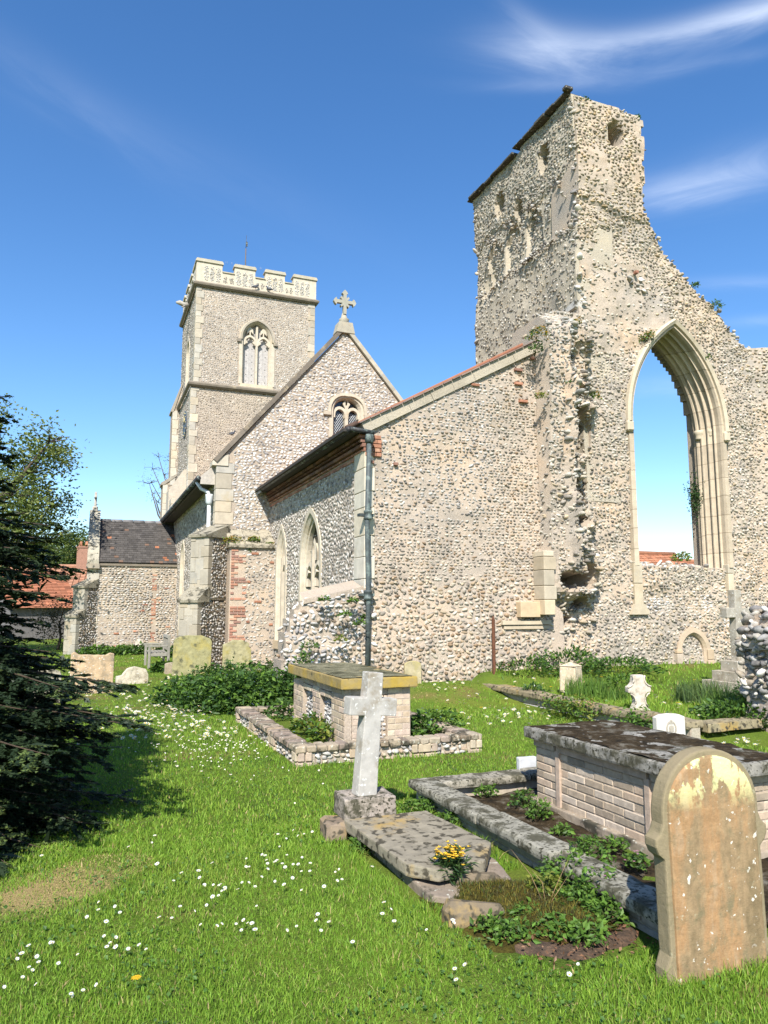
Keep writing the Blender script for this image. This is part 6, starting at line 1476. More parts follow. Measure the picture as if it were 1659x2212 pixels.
clump_tree('shrub', 'dull brown shrub by the porch buttress, in front of the red brick house', b, 2.6, [((0, 0, 1.1), .9), ((.5, .2, 1.5), .6), ((-.5, 0, 1.0), .7)], [(.10, .075, .05), (.07, .055, .04), (.06, .06, .03)], .09, 1100, 561, .06, cat='shrub')

# ---- the yew on the left: tiers of flat, drooping sprays
def yew(base, h, seed):
    t = thing('yew_tree', tuple(base), 'dark conifer with tiers of flat drooping sprays filling the left edge', 'tree'); r = np.random.default_rng(seed); base = np.array(base, float)
    m = MB(); m.tube([base - np.array([0, 0, .1]), base + np.array([.03, 0, h * .5]), base + np.array([0, .02, h * .97])], [.17, .10, .015], M_BARK, (.08, .055, .04), 10)
    SP = []; NP = []; ND = []; NS = []; NL = []; NC = []
    def prof(z):   # crown radius at a height
        f = z / h
        return (2.22 * (1 - f) ** .78) * (.84 + .16 * math.cos(f * 26 + .6))
    nb = 760
    for k in range(nb):
        z = h * (.02 + .96 * (k / nb) ** 1.6); a = k * 2.39996 + r.normal(0, .25); R_b = prof(z) * r.uniform(.62, 1.12)
        d = np.array([math.cos(a), math.sin(a), 0]); s = np.array([-math.sin(a), math.cos(a), 0])
        st = base + np.array([0, 0, z + .05]); lift = .10 + .25 * (z / h)
        path = [st + d * R_b * f + np.array([0, 0, R_b * (lift * f - .34 * f * f + .10 * f ** 4)]) + s * .10 * R_b * math.sin(f * 2 + k) for f in np.linspace(0, 1, 8)]
        m.tube(path, np.linspace(.012 + R_b * .005, .003, 8), M_BARK, (.07, .05, .035), 4, cap=False)
        path = np.array(path); nt = max(6, int(R_b * 17))
        for q in range(nt):
            f = .22 + .80 * (q + r.random()) / nt; f = min(f, .999); i = int(f * 7); p = path[i] + (path[i + 1] - path[i]) * (f * 7 - i)
            bd = path[i + 1] - path[i]; bd /= np.linalg.norm(bd); sg = 1 if q % 2 else -1
            Lt = (.12 + .36 * R_b / 2.2) * (1.15 - f * .7) * r.uniform(.6, 1.25)
            td = bd * .75 + s * sg * r.uniform(.55, 1.1) + np.array([0, 0, r.normal(-.05, .14)]); td /= np.linalg.norm(td)
            young = f > .84; yc = np.array((.024, .042, .018)) if not (r.random() < (.30 if young else .05)) else np.array((.085, .12, .034))
            segs = [(p, td, Lt)]
            for w_ in range(int(2 + Lt * 14)):
                g = r.uniform(.15, .9); sd2 = np.cross(td, [0, 0, 1.0]); sd2 /= np.linalg.norm(sd2) + 1e-9
                t2 = td * .8 + sd2 * (1 if w_ % 2 else -1) * r.uniform(.5, .95) + np.array([0, 0, r.normal(-.06, .10)]); t2 /= np.linalg.norm(t2); segs.append((p + td * Lt * g + np.array([0, 0, -.09 * Lt * g * g]), t2, Lt * (1 - g * .6) * r.uniform(.3, .6)))
            for (p_, t_, L_) in segs:
                SP.append((p_, t_, L_))
                m2 = max(5, int(L_ / .0095)); ff = np.linspace(.02, 1, m2)
                NP.append(p_ + np.outer(ff * L_, t_) + np.outer(ff ** 2, [0, 0, -.09 * L_])); ND.append(np.tile(t_, (m2, 1))); ns = np.cross(t_, [0, 0, 1.0]); ns /= np.linalg.norm(ns) + 1e-9
                NS.append(ns * np.where(np.arange(m2) % 2, 1, -1)[:, None]); NL.append(1.1 - .4 * ff); NC.append(yc[None] * (1 + r.normal(0, .15, (m2, 1))))
    build('trunk', m, t)
    P = np.concatenate(NP); D = np.concatenate(ND); S = np.concatenate(NS); L = np.concatenate(NL); C = np.concatenate(NC); n = len(P)
    nd = D * .55 + S * 1.0 + r.normal(0, .25, (n, 3)); nd /= np.linalg.norm(nd, axis=1)[:, None]; ln = (.030 * L * r.uniform(.8, 1.2, n))[:, None]
    wv = np.cross(nd, np.array([0, 0, 1.0]) + r.normal(0, .35, (n, 3))); wv /= np.linalg.norm(wv, axis=1)[:, None]
    V = np.stack([P - wv * .0085, P + wv * .0085, P + nd * ln], 1).reshape(-1, 3)
    m = MB(); m.add(V, np.arange(3 * n).reshape(-1, 3), M_NEEDLE, np.repeat(C, 3, 0))
    nl = 15000; zz = h * r.random(nl) ** 1.5 * .9; aa = r.uniform(0, 6.283, nl); rr = np.array([prof(z) for z in zz]) * .80 * np.sqrt(r.random(nl)); leaves(m, base + np.stack([rr * np.cos(aa), rr * np.sin(aa), zz - .12 * rr], 1), .11, [(.012, .022, .010), (.018, .03, .012)], r, M_NEEDLE, up=.8, aspect=.35)
    A = np.array([q[0] for q in SP]); B = np.array([q[1] for q in SP]); Ls = np.array([q[2] for q in SP])[:, None]; k = len(A); sw = np.cross(B, np.array([0, 0, 1.0]) + r.normal(0, .5, (k, 3))); sw /= np.linalg.norm(sw, axis=1)[:, None]; Z = np.array([0, 0, 1.0])
    V = np.stack([A, A + B * Ls * .5 + sw * .021 - Z * .022 * Ls, A + B * Ls * .97 - Z * .085 * Ls, A + B * Ls * .5 - sw * .021 - Z * .022 * Ls], 1).reshape(-1, 3)
    m.add(V, np.arange(4 * k).reshape(-1, 4), M_NEEDLE, np.tile((.018, .032, .014), (4 * k, 1)))
    build('crown', m, t)
yew((-1.45, 6.80, 0), 4.55, 7)

def bush_pts(r, c, rx, ry, rz, n): 
    v = r.normal(0, 1, (n, 3)); v /= np.linalg.norm(v, axis=1)[:, None]; v *= r.uniform(.45, 1.0, (n, 1)) ** .5; v[:, 2] = np.abs(v[:, 2]); v *= 1 + .25 * nz(v[:, 0] * 3, v[:, 1] * 3 + v[:, 2] * 2, 4, 1.5)[:, None]
    return np.array(c) + v * np.array([rx, ry, rz])
def plant(name, label, cat, c, pts, size, cols, seed, up=.6, group=None, flowers=None, stems=8, aspect=.55):
    r = np.random.default_rng(seed); m = MB(); leaves(m, pts, size, cols, r, up=up, aspect=aspect)
    for _ in range(stems):
        e = pts[r.integers(len(pts))]; m.tube([np.array(c), (np.array(c) + e) / 2 + r.normal(0, .02, 3), e], [.006, .005, .003], M_LEAF, (.07, .10, .03), 4)
    if flowers is None: return build(name, m, None, label, cat, group)
    t = thing(name, tuple(c), label, cat, group); build('foliage', m, t); f = MB(); col, n, fs_ = flowers
    Pf = pts[r.choice(len(pts), n)] + np.array([0, 0, size * .5]); Pf = Pf + r.normal(0, size * .2, (n, 3))
    for p in Pf:
        for a in np.arange(4) * 1.57 + r.random():
            dd = np.array([math.cos(a), math.sin(a), .35]); w = np.array([-math.sin(a), math.cos(a), 0])
            f.add([p, p + dd * fs_ * .6 + w * fs_ * .4, p + dd * fs_, p + dd * fs_ * .6 - w * fs_ * .4], [(0, 1, 2, 3)], M_PETAL, np.array(col) * r.uniform(.75, 1.1))
    build('flowers', f, t); return t
r1 = np.random.default_rng(77)
# green-alkanet bush between the lawn and the buff tomb
P = []
for (x, y, z0, rx, rz) in ((400, 1500, 0, .55, .55), (455, 1512, 0, .6, .68), (510, 1515, 0, .65, .72), (560, 1515, 0, .65, .75), (610, 1520, 0, .5, .80), (480, 1480, 0, .8, .7), (580, 1485, 0, .8, .8), (640, 1500, 0, .5, .72)):
    g = pZ(x, y + 20, 0); P.append(bush_pts(r1, (g[0], g[1], -.02), rx, rx * .9, rz, 1500))
P = np.concatenate(P); c = P.mean(0); c[2] = 0
plant('leafy_bush', 'broad bank of dark green leafy plants with tiny blue flowers left of the buff tomb', 'bush', c, P, .085, G_LEAF + G_DARK, 601, .9, flowers=((.16, .20, .42), 160, .016), stems=60, aspect=.5)
def tuft(x, y, z, R, n, size, cols, label, seed, name='weed_clump', cat='plant', h=1.0, group=None, flowers=None, Y=None):
    g = pZ(x, y, z) if Y is None else pY(x, y, Y); r = np.random.default_rng(seed); return plant(name, label, cat, g, bush_pts(r, g, R, R, R * h, n), size, cols, seed, .5, group, flowers)
tuft(985, 1462, .28, .48, 900, .11, G_DARK + G_LEAF, 'clump of dark nettles at the wall foot, right of the footstone', 611, 'nettle_clump', h=1.1)
tuft(1130, 1458, .36, .75, 1100, .07, G_DARK + G_LEAF, 'low dark ivy mat at the wall foot, right of the rusty post', 612, 'ivy_clump', h=.5)
tuft(1220, 1452, .4, .75, 1100, .07, G_DARK + G_LEAF, 'dark ivy mat at the foot of the torn wall stump', 613, 'ivy_clump', h=.7)
tuft(1335, 1452, .42, .8, 1000, .07, G_LEAF + G_DARK, 'bright green weeds along the wall foot left of the blocked niche', 614, 'weed_clump', h=.4)
tuft(1345, 1490, .3, .3, 260, .08, G_LEAF, 'leafy weed behind the cusped cross fragment', 615, h=1.0)
tuft(720, 1455, .2, .3, 150, .06, G_LEAF, 'small weeds at the foot of the flint wall stub', 616, h=.8)
for i, (x, y, R, lb) in enumerate(((668, 1400, .14, 'green weed tuft low on the left of the flint stub'), (745, 1330, .10, 'weed tuft growing high on the flint stub'), (762, 1300, .07, 'small weed just under the top of the flint stub'), (790, 1335, .08, 'fern-like weed just right of the downpipe'), (735, 1385, .10, 'yellowish weed in the middle of the flint stub'), (776, 1350, .10, 'dark weed close beside the downpipe'), (700, 1298, .08, 'dark tuft on the sloping top of the flint stub'))):
    tuft(x, y, 0, R, 90, .05, G_LEAF if i != 4 else G_YEL, lb, 620 + i, 'wall_weed', Y=12.62 if i != 3 else 12.9)
# wallflowers on the ruin and the pier
for i, (x, y, Y, R, n, nf, lb) in enumerate(((1163, 722, 12.45, .24, 190, 60, 'yellow wallflower on top of the torn wall stump'), (1158, 752, 12.5, .14, 140, 4, 'dark green tuft below the wallflower on the torn stump'), (1243, 700, 12.75, .14, 120, 30, 'yellow wallflower where the stump meets the ruin'), (1400, 728, 12.85, .20, 170, 45, 'wallflower on the ruin left of the arch point'), (1280, 855, 12.75, .17, 120, 30, 'wallflower half way down the right of the torn stump'), (1170, 855, 12.5, .12, 90, 12, 'small yellowish tuft on the left cheek of the torn stump'), (1235, 825, 12.5, .14, 110, 5, 'grey-green tuft on the torn stump below its top'), (1543, 660, 13.1, .20, 170, 3, 'dark tuft on the broken shoulder of the ruin'), (1525, 772, 12.9, .10, 80, 2, 'small green tuft right of the arch'), (1500, 617, 13.1, .13, 100, 4, 'tiny tuft higher on the broken shoulder of the ruin'), (1260, 222, 13.1, .16, 130, 0, 'mossy tuft at the very top of the ruin'), (1373, 256, 13.2, .12, 100, 0, 'dark tuft at the right end of the ruin top'))):
    p = pY(x, y, Y); r = np.random.default_rng(630 + i); plant('wallflower' if nf > 8 else 'wall_tuft', lb, 'plant', p, bush_pts(r, p, R, R, R * 1.1, n) - np.array([0, 0, R * .4]), .055, G_DARK + G_LEAF if i != 5 else G_YEL, 640 + i, .3, flowers=((.72, .42, .03), nf, .028) if nf > 8 else None, stems=4)
for i, (x, y, R, nf, lb) in enumerate(((505, 1168, .22, 70, 'large yellow wallflower on the left of the pier coping'), (548, 1163, .14, 20, 'small yellow wallflower in the middle of the pier coping'), (580, 1176, .15, 8, 'round green cushion plant on the right of the pier coping'), (537, 1185, .09, 16, 'hanging yellow wallflower below the pier coping'))):
    p = pY(x, y + 6, 20.3); r = np.random.default_rng(660 + i); plant('wallflower', lb, 'plant', p, bush_pts(r, p, R * 1.2, R * .6, R, 150), .06, G_LEAF + G_YEL, 670 + i, .3, flowers=((.74, .46, .04), nf, .035), stems=3)
p = pY(1472, 1212, 13.2); plant('wallflower', 'wallflower on the low wall inside the arch', 'plant', p, bush_pts(r1, p, .26, .15, .22, 220), .06, G_LEAF + G_YEL, 681, .3, flowers=((.70, .36, .04), 45, .03))
p = pY(1500, 1070, 13.7); plant('ivy_clump', 'dark ivy hanging from the inside of the right arch jamb', 'ivy', p, p + r1.normal(0, 1, (700, 3)) * np.array([.06, .10, .24]), .05, G_DARK, 682, .1)
# ivy on the plot kerb, near the stump wall and at its end
for i, (x, y, z, R, n, cols, lb) in enumerate(((1225, 1520, .22, .34, 520, G_LEAF + G_YEL, 'yellow-green ivy hanging over the middle of the long kerb'), (1280, 1528, .22, .32, 380, G_YEL + G_LEAF, 'ivy spilling over the long kerb next to the yellow-green patch'), (1385, 1555, .2, .26, 420, G_LEAF, 'bright ivy at the near end of the long kerb, beside the white stone'))):
    g = pZ(x, y, z); r = np.random.default_rng(690 + i); Q = g + r.normal(0, 1, (n, 3)) * np.array([.14, R * .8, .09]) + np.array([-.06, 0, -.02]); plant('ivy_clump', lb, 'ivy', g, Q, .055, cols, 695 + i, .6)
tuft(1600, 1560, .12, .62, 2200, .07, G_LEAF + G_DARK, 'mass of glossy ivy below the stepped cross at the right edge', 701, 'ivy_clump', h=.55)
tuft(1625, 1515, .2, .35, 700, .06, G_DARK, 'dark ivy in the shade of the ragged rubble lump', 702, 'ivy_clump', h=.9)
def grass_clump(x, y, z, R, n, h, label, seed, cols=None):
    g = pZ(x, y, z); r = np.random.default_rng(seed); m = MB(); a = r.uniform(0, 6.28, n); q = R * np.sqrt(r.random(n)); P = np.stack([g[0] + q * np.cos(a), g[1] + q * np.sin(a), np.full(n, g[2] - .02)], 1)
    blades(m, P, h * r.uniform(.5, 1.1, n), .012 * r.uniform(.7, 1.4, n), cols or [(.10, .19, .03), (.13, .22, .04), (.07, .14, .03)], r, lean=.45); build('grass_clump', m, None, label, 'grass')
grass_clump(1265, 1500, .25, .35, 380, .36, 'tall grass tuft beside the stone stump', 711); grass_clump(1310, 1505, .22, .40, 320, .26, 'tall grass between the stump and the cusped fragment', 712)
grass_clump(1515, 1515, .2, .42, 520, .40, 'tall grey-green grass tuft right of the cusped fragment', 713, [(.09, .15, .05), (.12, .18, .06), (.06, .11, .04)]); grass_clump(1570, 1530, .18, .35, 300, .32, 'tall grass by the ivy in front of the stepped cross', 714)
tuft(1150, 1495, .25, .16, 120, .06, G_DARK, 'dark weed on the grass behind the long kerb', 715)
# foot of the porch and nave: broad-leaved plants
for i, (x, y, R, h, lb) in enumerate(((215, 1412, .7, .4, 'low leafy plants at the left of the porch foot'), (260, 1414, .7, .4, 'leafy plants under the slumped porch headstone'), (300, 1412, .7, .5, 'leafy plants under the narrow leaning stone'), (345, 1405, .8, .75, 'tall leafy plants at the porch end beside the bench'), (378, 1420, .5, .9, 'leafy weeds growing through the bench'), (360, 1452, .35, .8, 'leafy weed at the near foot of the bench'))):
    g = pZ(x, y, 0); r = np.random.default_rng(720 + i); plant('leafy_plant', lb, 'plant', g, bush_pts(r, g, R * 1.2, R * .6, R * h, 420), .15, G_LEAF + G_DARK, 726 + i, .8)
# plants inside the buff tomb's kerb
for i, (x, y, R, n, cols, nf, lb) in enumerate(((575, 1530, .32, 260, G_LEAF, 6, 'leafy plants in the kerb bed left of the buff tomb'), (610, 1548, .28, 240, G_DARK + G_LEAF, 4, 'dark broad leaves in the kerb bed against the buff tomb'), (665, 1585, .26, 330, G_LEAF + G_YEL, 16, 'bright plants with blue flowers at the near corner of the kerb bed'), (700, 1596, .22, 200, G_YEL + G_LEAF, 6, 'yellow-green plants in front of the flint panels'), (900, 1585, .30, 330, G_LEAF, 14, 'blue-flowered plants right of the leaning cross, inside the kerb'), (950, 1580, .32, 330, G_LEAF, 14, 'leafy plants at the right of the buff tomb kerb bed'), (870, 1590, .2, 160, G_DARK + G_LEAF, 4, 'dark leaves just behind the right arm of the leaning cross'))):
    g = pZ(x, y, .1); r = np.random.default_rng(740 + i); plant('bedding_plant', lb, 'plant', g, bush_pts(r, g, R, R, R * 1.0, n), .07, cols, 750 + i, .6, flowers=((.22, .26, .5), max(nf, 4), .016))
p = pZ(650, 1450, .80); plant('wall_weed', 'small dark weed rooted under the lid corner of the buff tomb', 'plant', p, bush_pts(r1, (p[0] + .03, p[1] - .02, .70), .09, .09, .14, 130), .045, G_DARK + G_LEAF, 761)
p = pZ(672, 1428, .9); plant('wall_weed', 'weed standing behind the lid of the buff tomb', 'plant', p, bush_pts(r1, (p[0], p[1] + .4, .75), .14, .12, .32, 130), .06, G_LEAF, 762)
# wallflower clump, moss mound and the overgrown grave before the headstone
wf = pZ(975, 1905, .05)
t = thing('wallflower', tuple(wf), 'clump of bright yellow wallflowers at the end of the flat grave slab', 'plant'); r = np.random.default_rng(771); m = MB(); tops = []
for k in range(30):
    a = r.uniform(0, 6.28); q = .105 * math.sqrt(r.random()); e = np.array([wf[0] + q * math.cos(a) * 1.2, wf[1] + q * math.sin(a), .05 + r.uniform(.10, .22) - q * .4]); m.tube([wf, (wf + e) / 2 + np.array([0, 0, .02]), e], [.004, .003, .002], M_LEAF, (.06, .10, .03), 4)
    n = 22; f = r.uniform(.25, .95, n)[:, None]; leaves(m, wf * (1 - f) + e * f + r.normal(0, .008, (n, 3)), .055, [(.025, .06, .02), (.04, .085, .025), (.06, .11, .03)], r, up=.7, aspect=.22)
    tops.append(e)
build('foliage', m, t); m = MB(); tops = np.array(tops); tops = tops[np.argsort(-tops[:, 2])][:15]
for e in tops:
    for _ in range(7):
        p = e + r.normal(0, .014, 3); 
        for a in np.arange(4) * 1.57 + r.random():
            dd = np.array([math.cos(a), math.sin(a), r.uniform(.1, .6)]); w = np.array([-math.sin(a), math.cos(a), 0]); s = .014
            m.add([p, p + dd * s * .5 + w * s * .5, p + dd * s, p + dd * s * .5 - w * s * .5], [(0, 1, 2, 3)], M_PETAL, np.array((.85, .55, .05)) * r.uniform(.75, 1.1))
build('flowers', m, t)
mc = pZ(1085, 1915, .08)
m = MB(); zf = lambda x, y: -.03 + .10 * np.exp(-(((x - 2.33) / .32) ** 2 + ((y - 3.90) / .44) ** 2) ** 1.3) * (1 + .35 * nz(x, y, 31, 3.5)) + .06 * np.exp(-((x - 2.55) / .3) ** 2 - ((y - 3.5) / .4) ** 2) + .030 * nz(x, y, 8, 5) + .014 * nz(x, y, 9, 14) 
V, Q = grid(1.9, 2.85, 3.35, 4.45, .025, zf); m.add(V, Q, M_MOSS, (.1, .1, .02), True)
rr_ = np.random.default_rng(12); n = 9000; X = rr_.uniform(1.95, 2.75, n); Y = rr_.uniform(3.4, 4.4, n); Z = zf(X, Y); k_ = Z > .03; blades(m, np.stack([X, Y, Z], 1)[k_], rr_.uniform(.012, .035, k_.sum()), np.full(k_.sum(), .004), [(.12, .10, .02), (.08, .07, .02), (.20, .165, .03), (.05, .05, .02), (.09, .13, .03)], rr_, lean=.9)
build('moss_mound', m, None, 'cushion of golden-brown moss heaped over the end of the flat grave', 'moss')
def mat_soil():
    m, n, l, b = new_mat('leaf_litter'); p = pos(n); c = ramp(n, l, noise(n, l, 16, 7, .75, p), [(.35, (.035, .022, .014)), (.5, (.08, .05, .03)), (.68, (.17, .10, .06))]); l.new(c, b.inputs['Base Color']); b.inputs['Roughness'].default_value = 1; bump(n, l, b, noise(n, l, 40, 6, .7, p), 1, .02); return m
m = MB(); V, Q = grid(2.0, 2.95, 2.95, 3.75, .03, lambda x, y: .012 + .01 * nz(x, y, 3, 4) - .06 * sstep(.75, 1.1, np.hypot((x - 2.45) / .40, (y - 3.44) / .30) + .25 * nz(x, y, 8, 4))); m.add(V, Q, mat_soil(), (.1, .06, .04), True)
rr_ = np.random.default_rng(13); n = 260; leaves(m, np.stack([rr_.uniform(2.05, 2.75, n), rr_.uniform(3.1, 3.65, n), np.full(n, .03)], 1), .022, [(.25, .13, .07), (.18, .09, .05), (.34, .2, .12)], rr_, up=1.5); build('bare_soil', m, kind='structure')
for i, (x, y, z, R, n, h, lb) in enumerate(((1215, 1905, .05, .14, 280, 1.3, 'young herb-robert plant on the left of the overgrown grave'), (1270, 1870, .08, .15, 340, 1.4, 'herb-robert against the low coped kerb'), (1290, 1945, .03, .17, 460, 1.1, 'lush herb-robert in the middle of the overgrown grave'), (1245, 1965, .02, .13, 260, 1.0, 'herb-robert spreading at the front of the overgrown grave'), (1310, 1990, .02, .12, 260, 1.1, 'herb-robert beside the shadow of the tall headstone'), (1130, 1985, .02, .12, 200, .6, 'low violet leaves in front of the moss mound'), (1060, 2000, .02, .09, 120, .7, 'small leaves beside the lichened edging stone'), (1100, 2020, .02, .12, 200, .6, 'low weeds on the bare soil nearest the lawn'), (1190, 2010, .02, .13, 220, .6, 'low creeping leaves on the bare soil before the tall headstone'), (1265, 2030, .02, .12, 200, .8, 'small herb-robert nearest the foot of the tall headstone'), (1175, 1930, .06, .12, 200, 1.0, 'herb-robert growing out of the right of the moss mound'), (1130, 1740, .06, .12, 170, 1.2, 'leafy weeds inside the near kerb, against the tomb end'), (1165, 1765, .05, .10, 200, 1.5, 'dark bushy weed at the corner of the near brick tomb'), (1215, 1800, .05, .07, 70, 1.0, 'small weed half way along the near brick tomb'), (1375, 1870, .06, .09, 120, 1.0, 'yellowing weed at the foot of the near brick tomb'), (1330, 1830, .06, .09, 110, .8, 'green weed with pink flowers below the near brick tomb'), (1050, 1715, .05, .10, 110, .8, 'weeds in the corner of the near kerb'), (790, 1835, .0, .12, 240, .8, 'feathery dark weed under the edge of the flat slab'), (905, 1745, .02, .16, 260, .5, 'weeds between the leaning cross and the near kerb'), (960, 1775, .02, .13, 180, .5, 'low weeds along the foot of the near kerb'))):
    g = pZ(x, y, z); r = np.random.default_rng(780 + i); pinks = i in (2, 4, 14)
    plant('weed_clump', lb, 'plant', g, bush_pts(r, g, R, R, R * h, n), .036, (G_LEAF + [(.12, .23, .04)]) if i not in (11, 14, 10) else (G_YEL if i == 10 else G_DARK + G_LEAF), 800 + i, .8, flowers=((.5, .2, .34), 6, .010) if pinks else None, stems=14)
r = np.random.default_rng(9); m = MB(); g = pZ(1180, 1965, .03)
for k in range(4):
    a = r.uniform(-.6, .9); e = g + np.array([math.sin(a) * .25, r.normal(0, .05), r.uniform(.15, .30)]); m.tube([g, (g + e) / 2 + r.normal(0, .02, 3), e], [.0028, .002, .001], M_BARK, (.30, .20, .10), 4)
build('dry_stalk', m, None, 'dry tan stalks standing in the overgrown grave', 'plant')

# pigeons on the tower
def pigeon(p, yaw, label):
    t = thing('pigeon', tuple(p), label, 'bird', 'pigeons on the church tower'); ca, sa = math.cos(yaw), math.sin(yaw); W = lambda x, y, z: (p[0] + x * ca - y * sa, p[1] + x * sa + y * ca, p[2] + z)
    m = MB(); m.tube([W(-.20, 0, .06), W(-.12, 0, .09), W(-.03, 0, .12), W(.06, 0, .15), W(.10, 0, .20), W(.125, 0, .245), W(.15, 0, .26), W(.185, 0, .25)], [.012, .04, .07, .065, .04, .032, .034, .006], M_PLAIN, (.06, .065, .08), 8)
    for s in (-.02, .02): m.tube([W(.0, s, .06), W(.01, s, 0)], [.008, .006], M_PLAIN, (.3, .12, .1), 4)
    build('body', m, t); m = MB()
    for s in (-1, 1): m.add([W(.05, s * .062, .17), W(-.05, s * .075, .15), W(-.20, s * .03, .08), W(-.05, s * .072, .08), W(.04, s * .066, .10)], [(0, 1, 2, 3, 4)], M_PLAIN, (.11, .115, .13))
    build('wing', m, t)
q = pY(503, 940, 33.4); pigeon((6.0 if False else q[0], 33.6, q[2]), .3, 'dark pigeon at the edge of the gable slope, against the tower')
q = pY(582, 638, 33.75); pigeon((q[0], 33.8, 16.99), 2.6, 'dark pigeon on the ledge below the battlements')
q = pY(552, 632, 33.75); pigeon((q[0], 33.8, 16.99), .2, 'pale-backed pigeon further left on the ledge below the battlements')
# ================================================================== LAWN
EXC = [(3.62, 3.85, 4.6, 5.75), (2.74, 3.02, 5.32, 6.34), (2.15, 7.98, 4.52, 11.55), (1.84, 4.1, 2.54, 5.78), (2.52, 2.82, 3.17, 2.94), (7.0, 7.28, 7.32, 13), (4.9, 12.95, 17, 14), (3.2, 12.7, 5, 13.4), (4.8, 13, 12, 21), (1.95, 3.35, 2.85, 4.4), (3.2, 20.2, 11, 40), (0, 30.3, 3.3, 34), (6.2, 6.92, 6.68, 7.1), (2.15, 3.15, 2.75, 3.7), (7.9, 7.0, 9.7, 7.7)]
def excluded(x, y):
    k = np.zeros(len(x), bool)
    for a, b, c, d in EXC: k |= (x > a) & (x < c) & (y > b) & (y < d)
    return k
r = np.random.default_rng(2024)
def scatter(n, d0, d1, p):
    d = (d0 ** p + r.random(n) * (d1 ** p - d0 ** p)) ** (1 / p); a = r.uniform(R_(-36), R_(36), n) + YAW
    return d * np.sin(a), d * np.cos(a), d
m = MB()
for (n, d0, d1, p, h0, w0) in ((240000, 1.9, 6.2, .9, .031, .0040), (150000, 5.5, 13, .9, .034, .0075), (90000, 12, 40, .8, .04, .018)):
    x, y, d = scatter(n, d0, d1, p); k = ~excluded(x, y)
    patch = nz(x, y, 5, .62); brown = ((nz(x, y, 15, .9) + .9 * np.exp(-((x - .1) / .55) ** 2 - ((y - 5.1) / .55) ** 2) + 1.35 * np.exp(-((x + .3) / .40) ** 2 - ((y - 5.05) / .20) ** 2) + 1.3 * np.exp(-((x - .15) / .30) ** 2 - ((y - 5.5) / .25) ** 2) + .7 * np.exp(-((x - .55) / .35) ** 2 - ((y - 2.75) / .35) ** 2)) > .60) & (r.random(n) > .25)
    x, y, d, patch, brown = x[k], y[k], d[k], patch[k], brown[k]; n2 = len(x)
    fine = nz(x, y, 6, 3.1) * .5 + nz(x, y, 7, 8) * .5
    h = h0 * (1 + .6 * fine + .3 * patch) * r.uniform(.5, 1.3, n2); h = np.where(brown, h * .35, h)
    # longer where the mower cannot reach: round the stones
    for (a, b, c, e) in EXC[:5]:
        dx = np.maximum(np.maximum(a - x, x - c), 0); dy = np.maximum(np.maximum(b - y, y - e), 0); near = np.exp(-(np.hypot(dx, dy) / .13) ** 2); h = h * (1 + 1.3 * near * r.uniform(.3, 1, n2))
    plot = (x > 7.2) & (y > 7.4); h = np.where(plot, h * 1.9, h)
    g = np.array([(.150, .275, .028), (.200, .335, .040), (.255, .365, .052), (.095, .185, .025), (.32, .35, .08), (.44, .35, .16)])
    ci = np.clip((r.normal(1.1 + .8 * patch + .9 * fine, 1.1)), 0, 4).astype(int); ci = np.where(brown & (r.random(n2) > .15), 5, ci); ci = np.where(r.random(n2) < .025, 5, ci)
    P = np.stack([x, y, ground_z(x, y) - .004], 1)
    blades(m, P, np.maximum(h, .012), w0 * r.uniform(.7, 1.4, n2), g, r, lean=.55, ci=ci)
# dry straw lying in the sward
x, y, d = scatter(5200, 1.9, 8, 1.0); k = ~excluded(x, y); x, y = x[k], y[k]; n2 = len(x)
a = r.uniform(0, 6.28, n2); P = np.stack([x, y, ground_z(x, y) + r.uniform(.006, .026, n2)], 1); t = np.stack([np.cos(a), np.sin(a), r.normal(0, .35, n2)], 1) * r.uniform(.02, .05, (n2, 1)); w = np.stack([-np.sin(a), np.cos(a), np.zeros(n2)], 1) * .0013
V = np.stack([P - w, P + w, P + t], 1).reshape(-1, 3); m.add(V, np.arange(3 * n2).reshape(-1, 3), M_GRASS, np.repeat(np.array([(.42, .34, .17), (.34, .27, .12), (.30, .30, .10)])[r.integers(3, size=n2)], 3, 0))
# clover and small broad leaves in the turf
x, y, d = scatter(16000, 1.9, 9, 1.0); k = ~excluded(x, y) & (nz(x, y, 25, 1.3) > -.1); x, y = x[k], y[k]
leaves(m, np.stack([x, y, ground_z(x, y) + r.uniform(.01, .035, len(x))], 1), .020, [(.07, .15, .03), (.10, .19, .04), (.06, .12, .03)], r, M_GRASS, up=1.6, aspect=.8)
grass = build('grass', m, kind='stuff'); grass['label'] = 'short bright green lawn grass with brownish worn patches'; grass['category'] = 'grass'

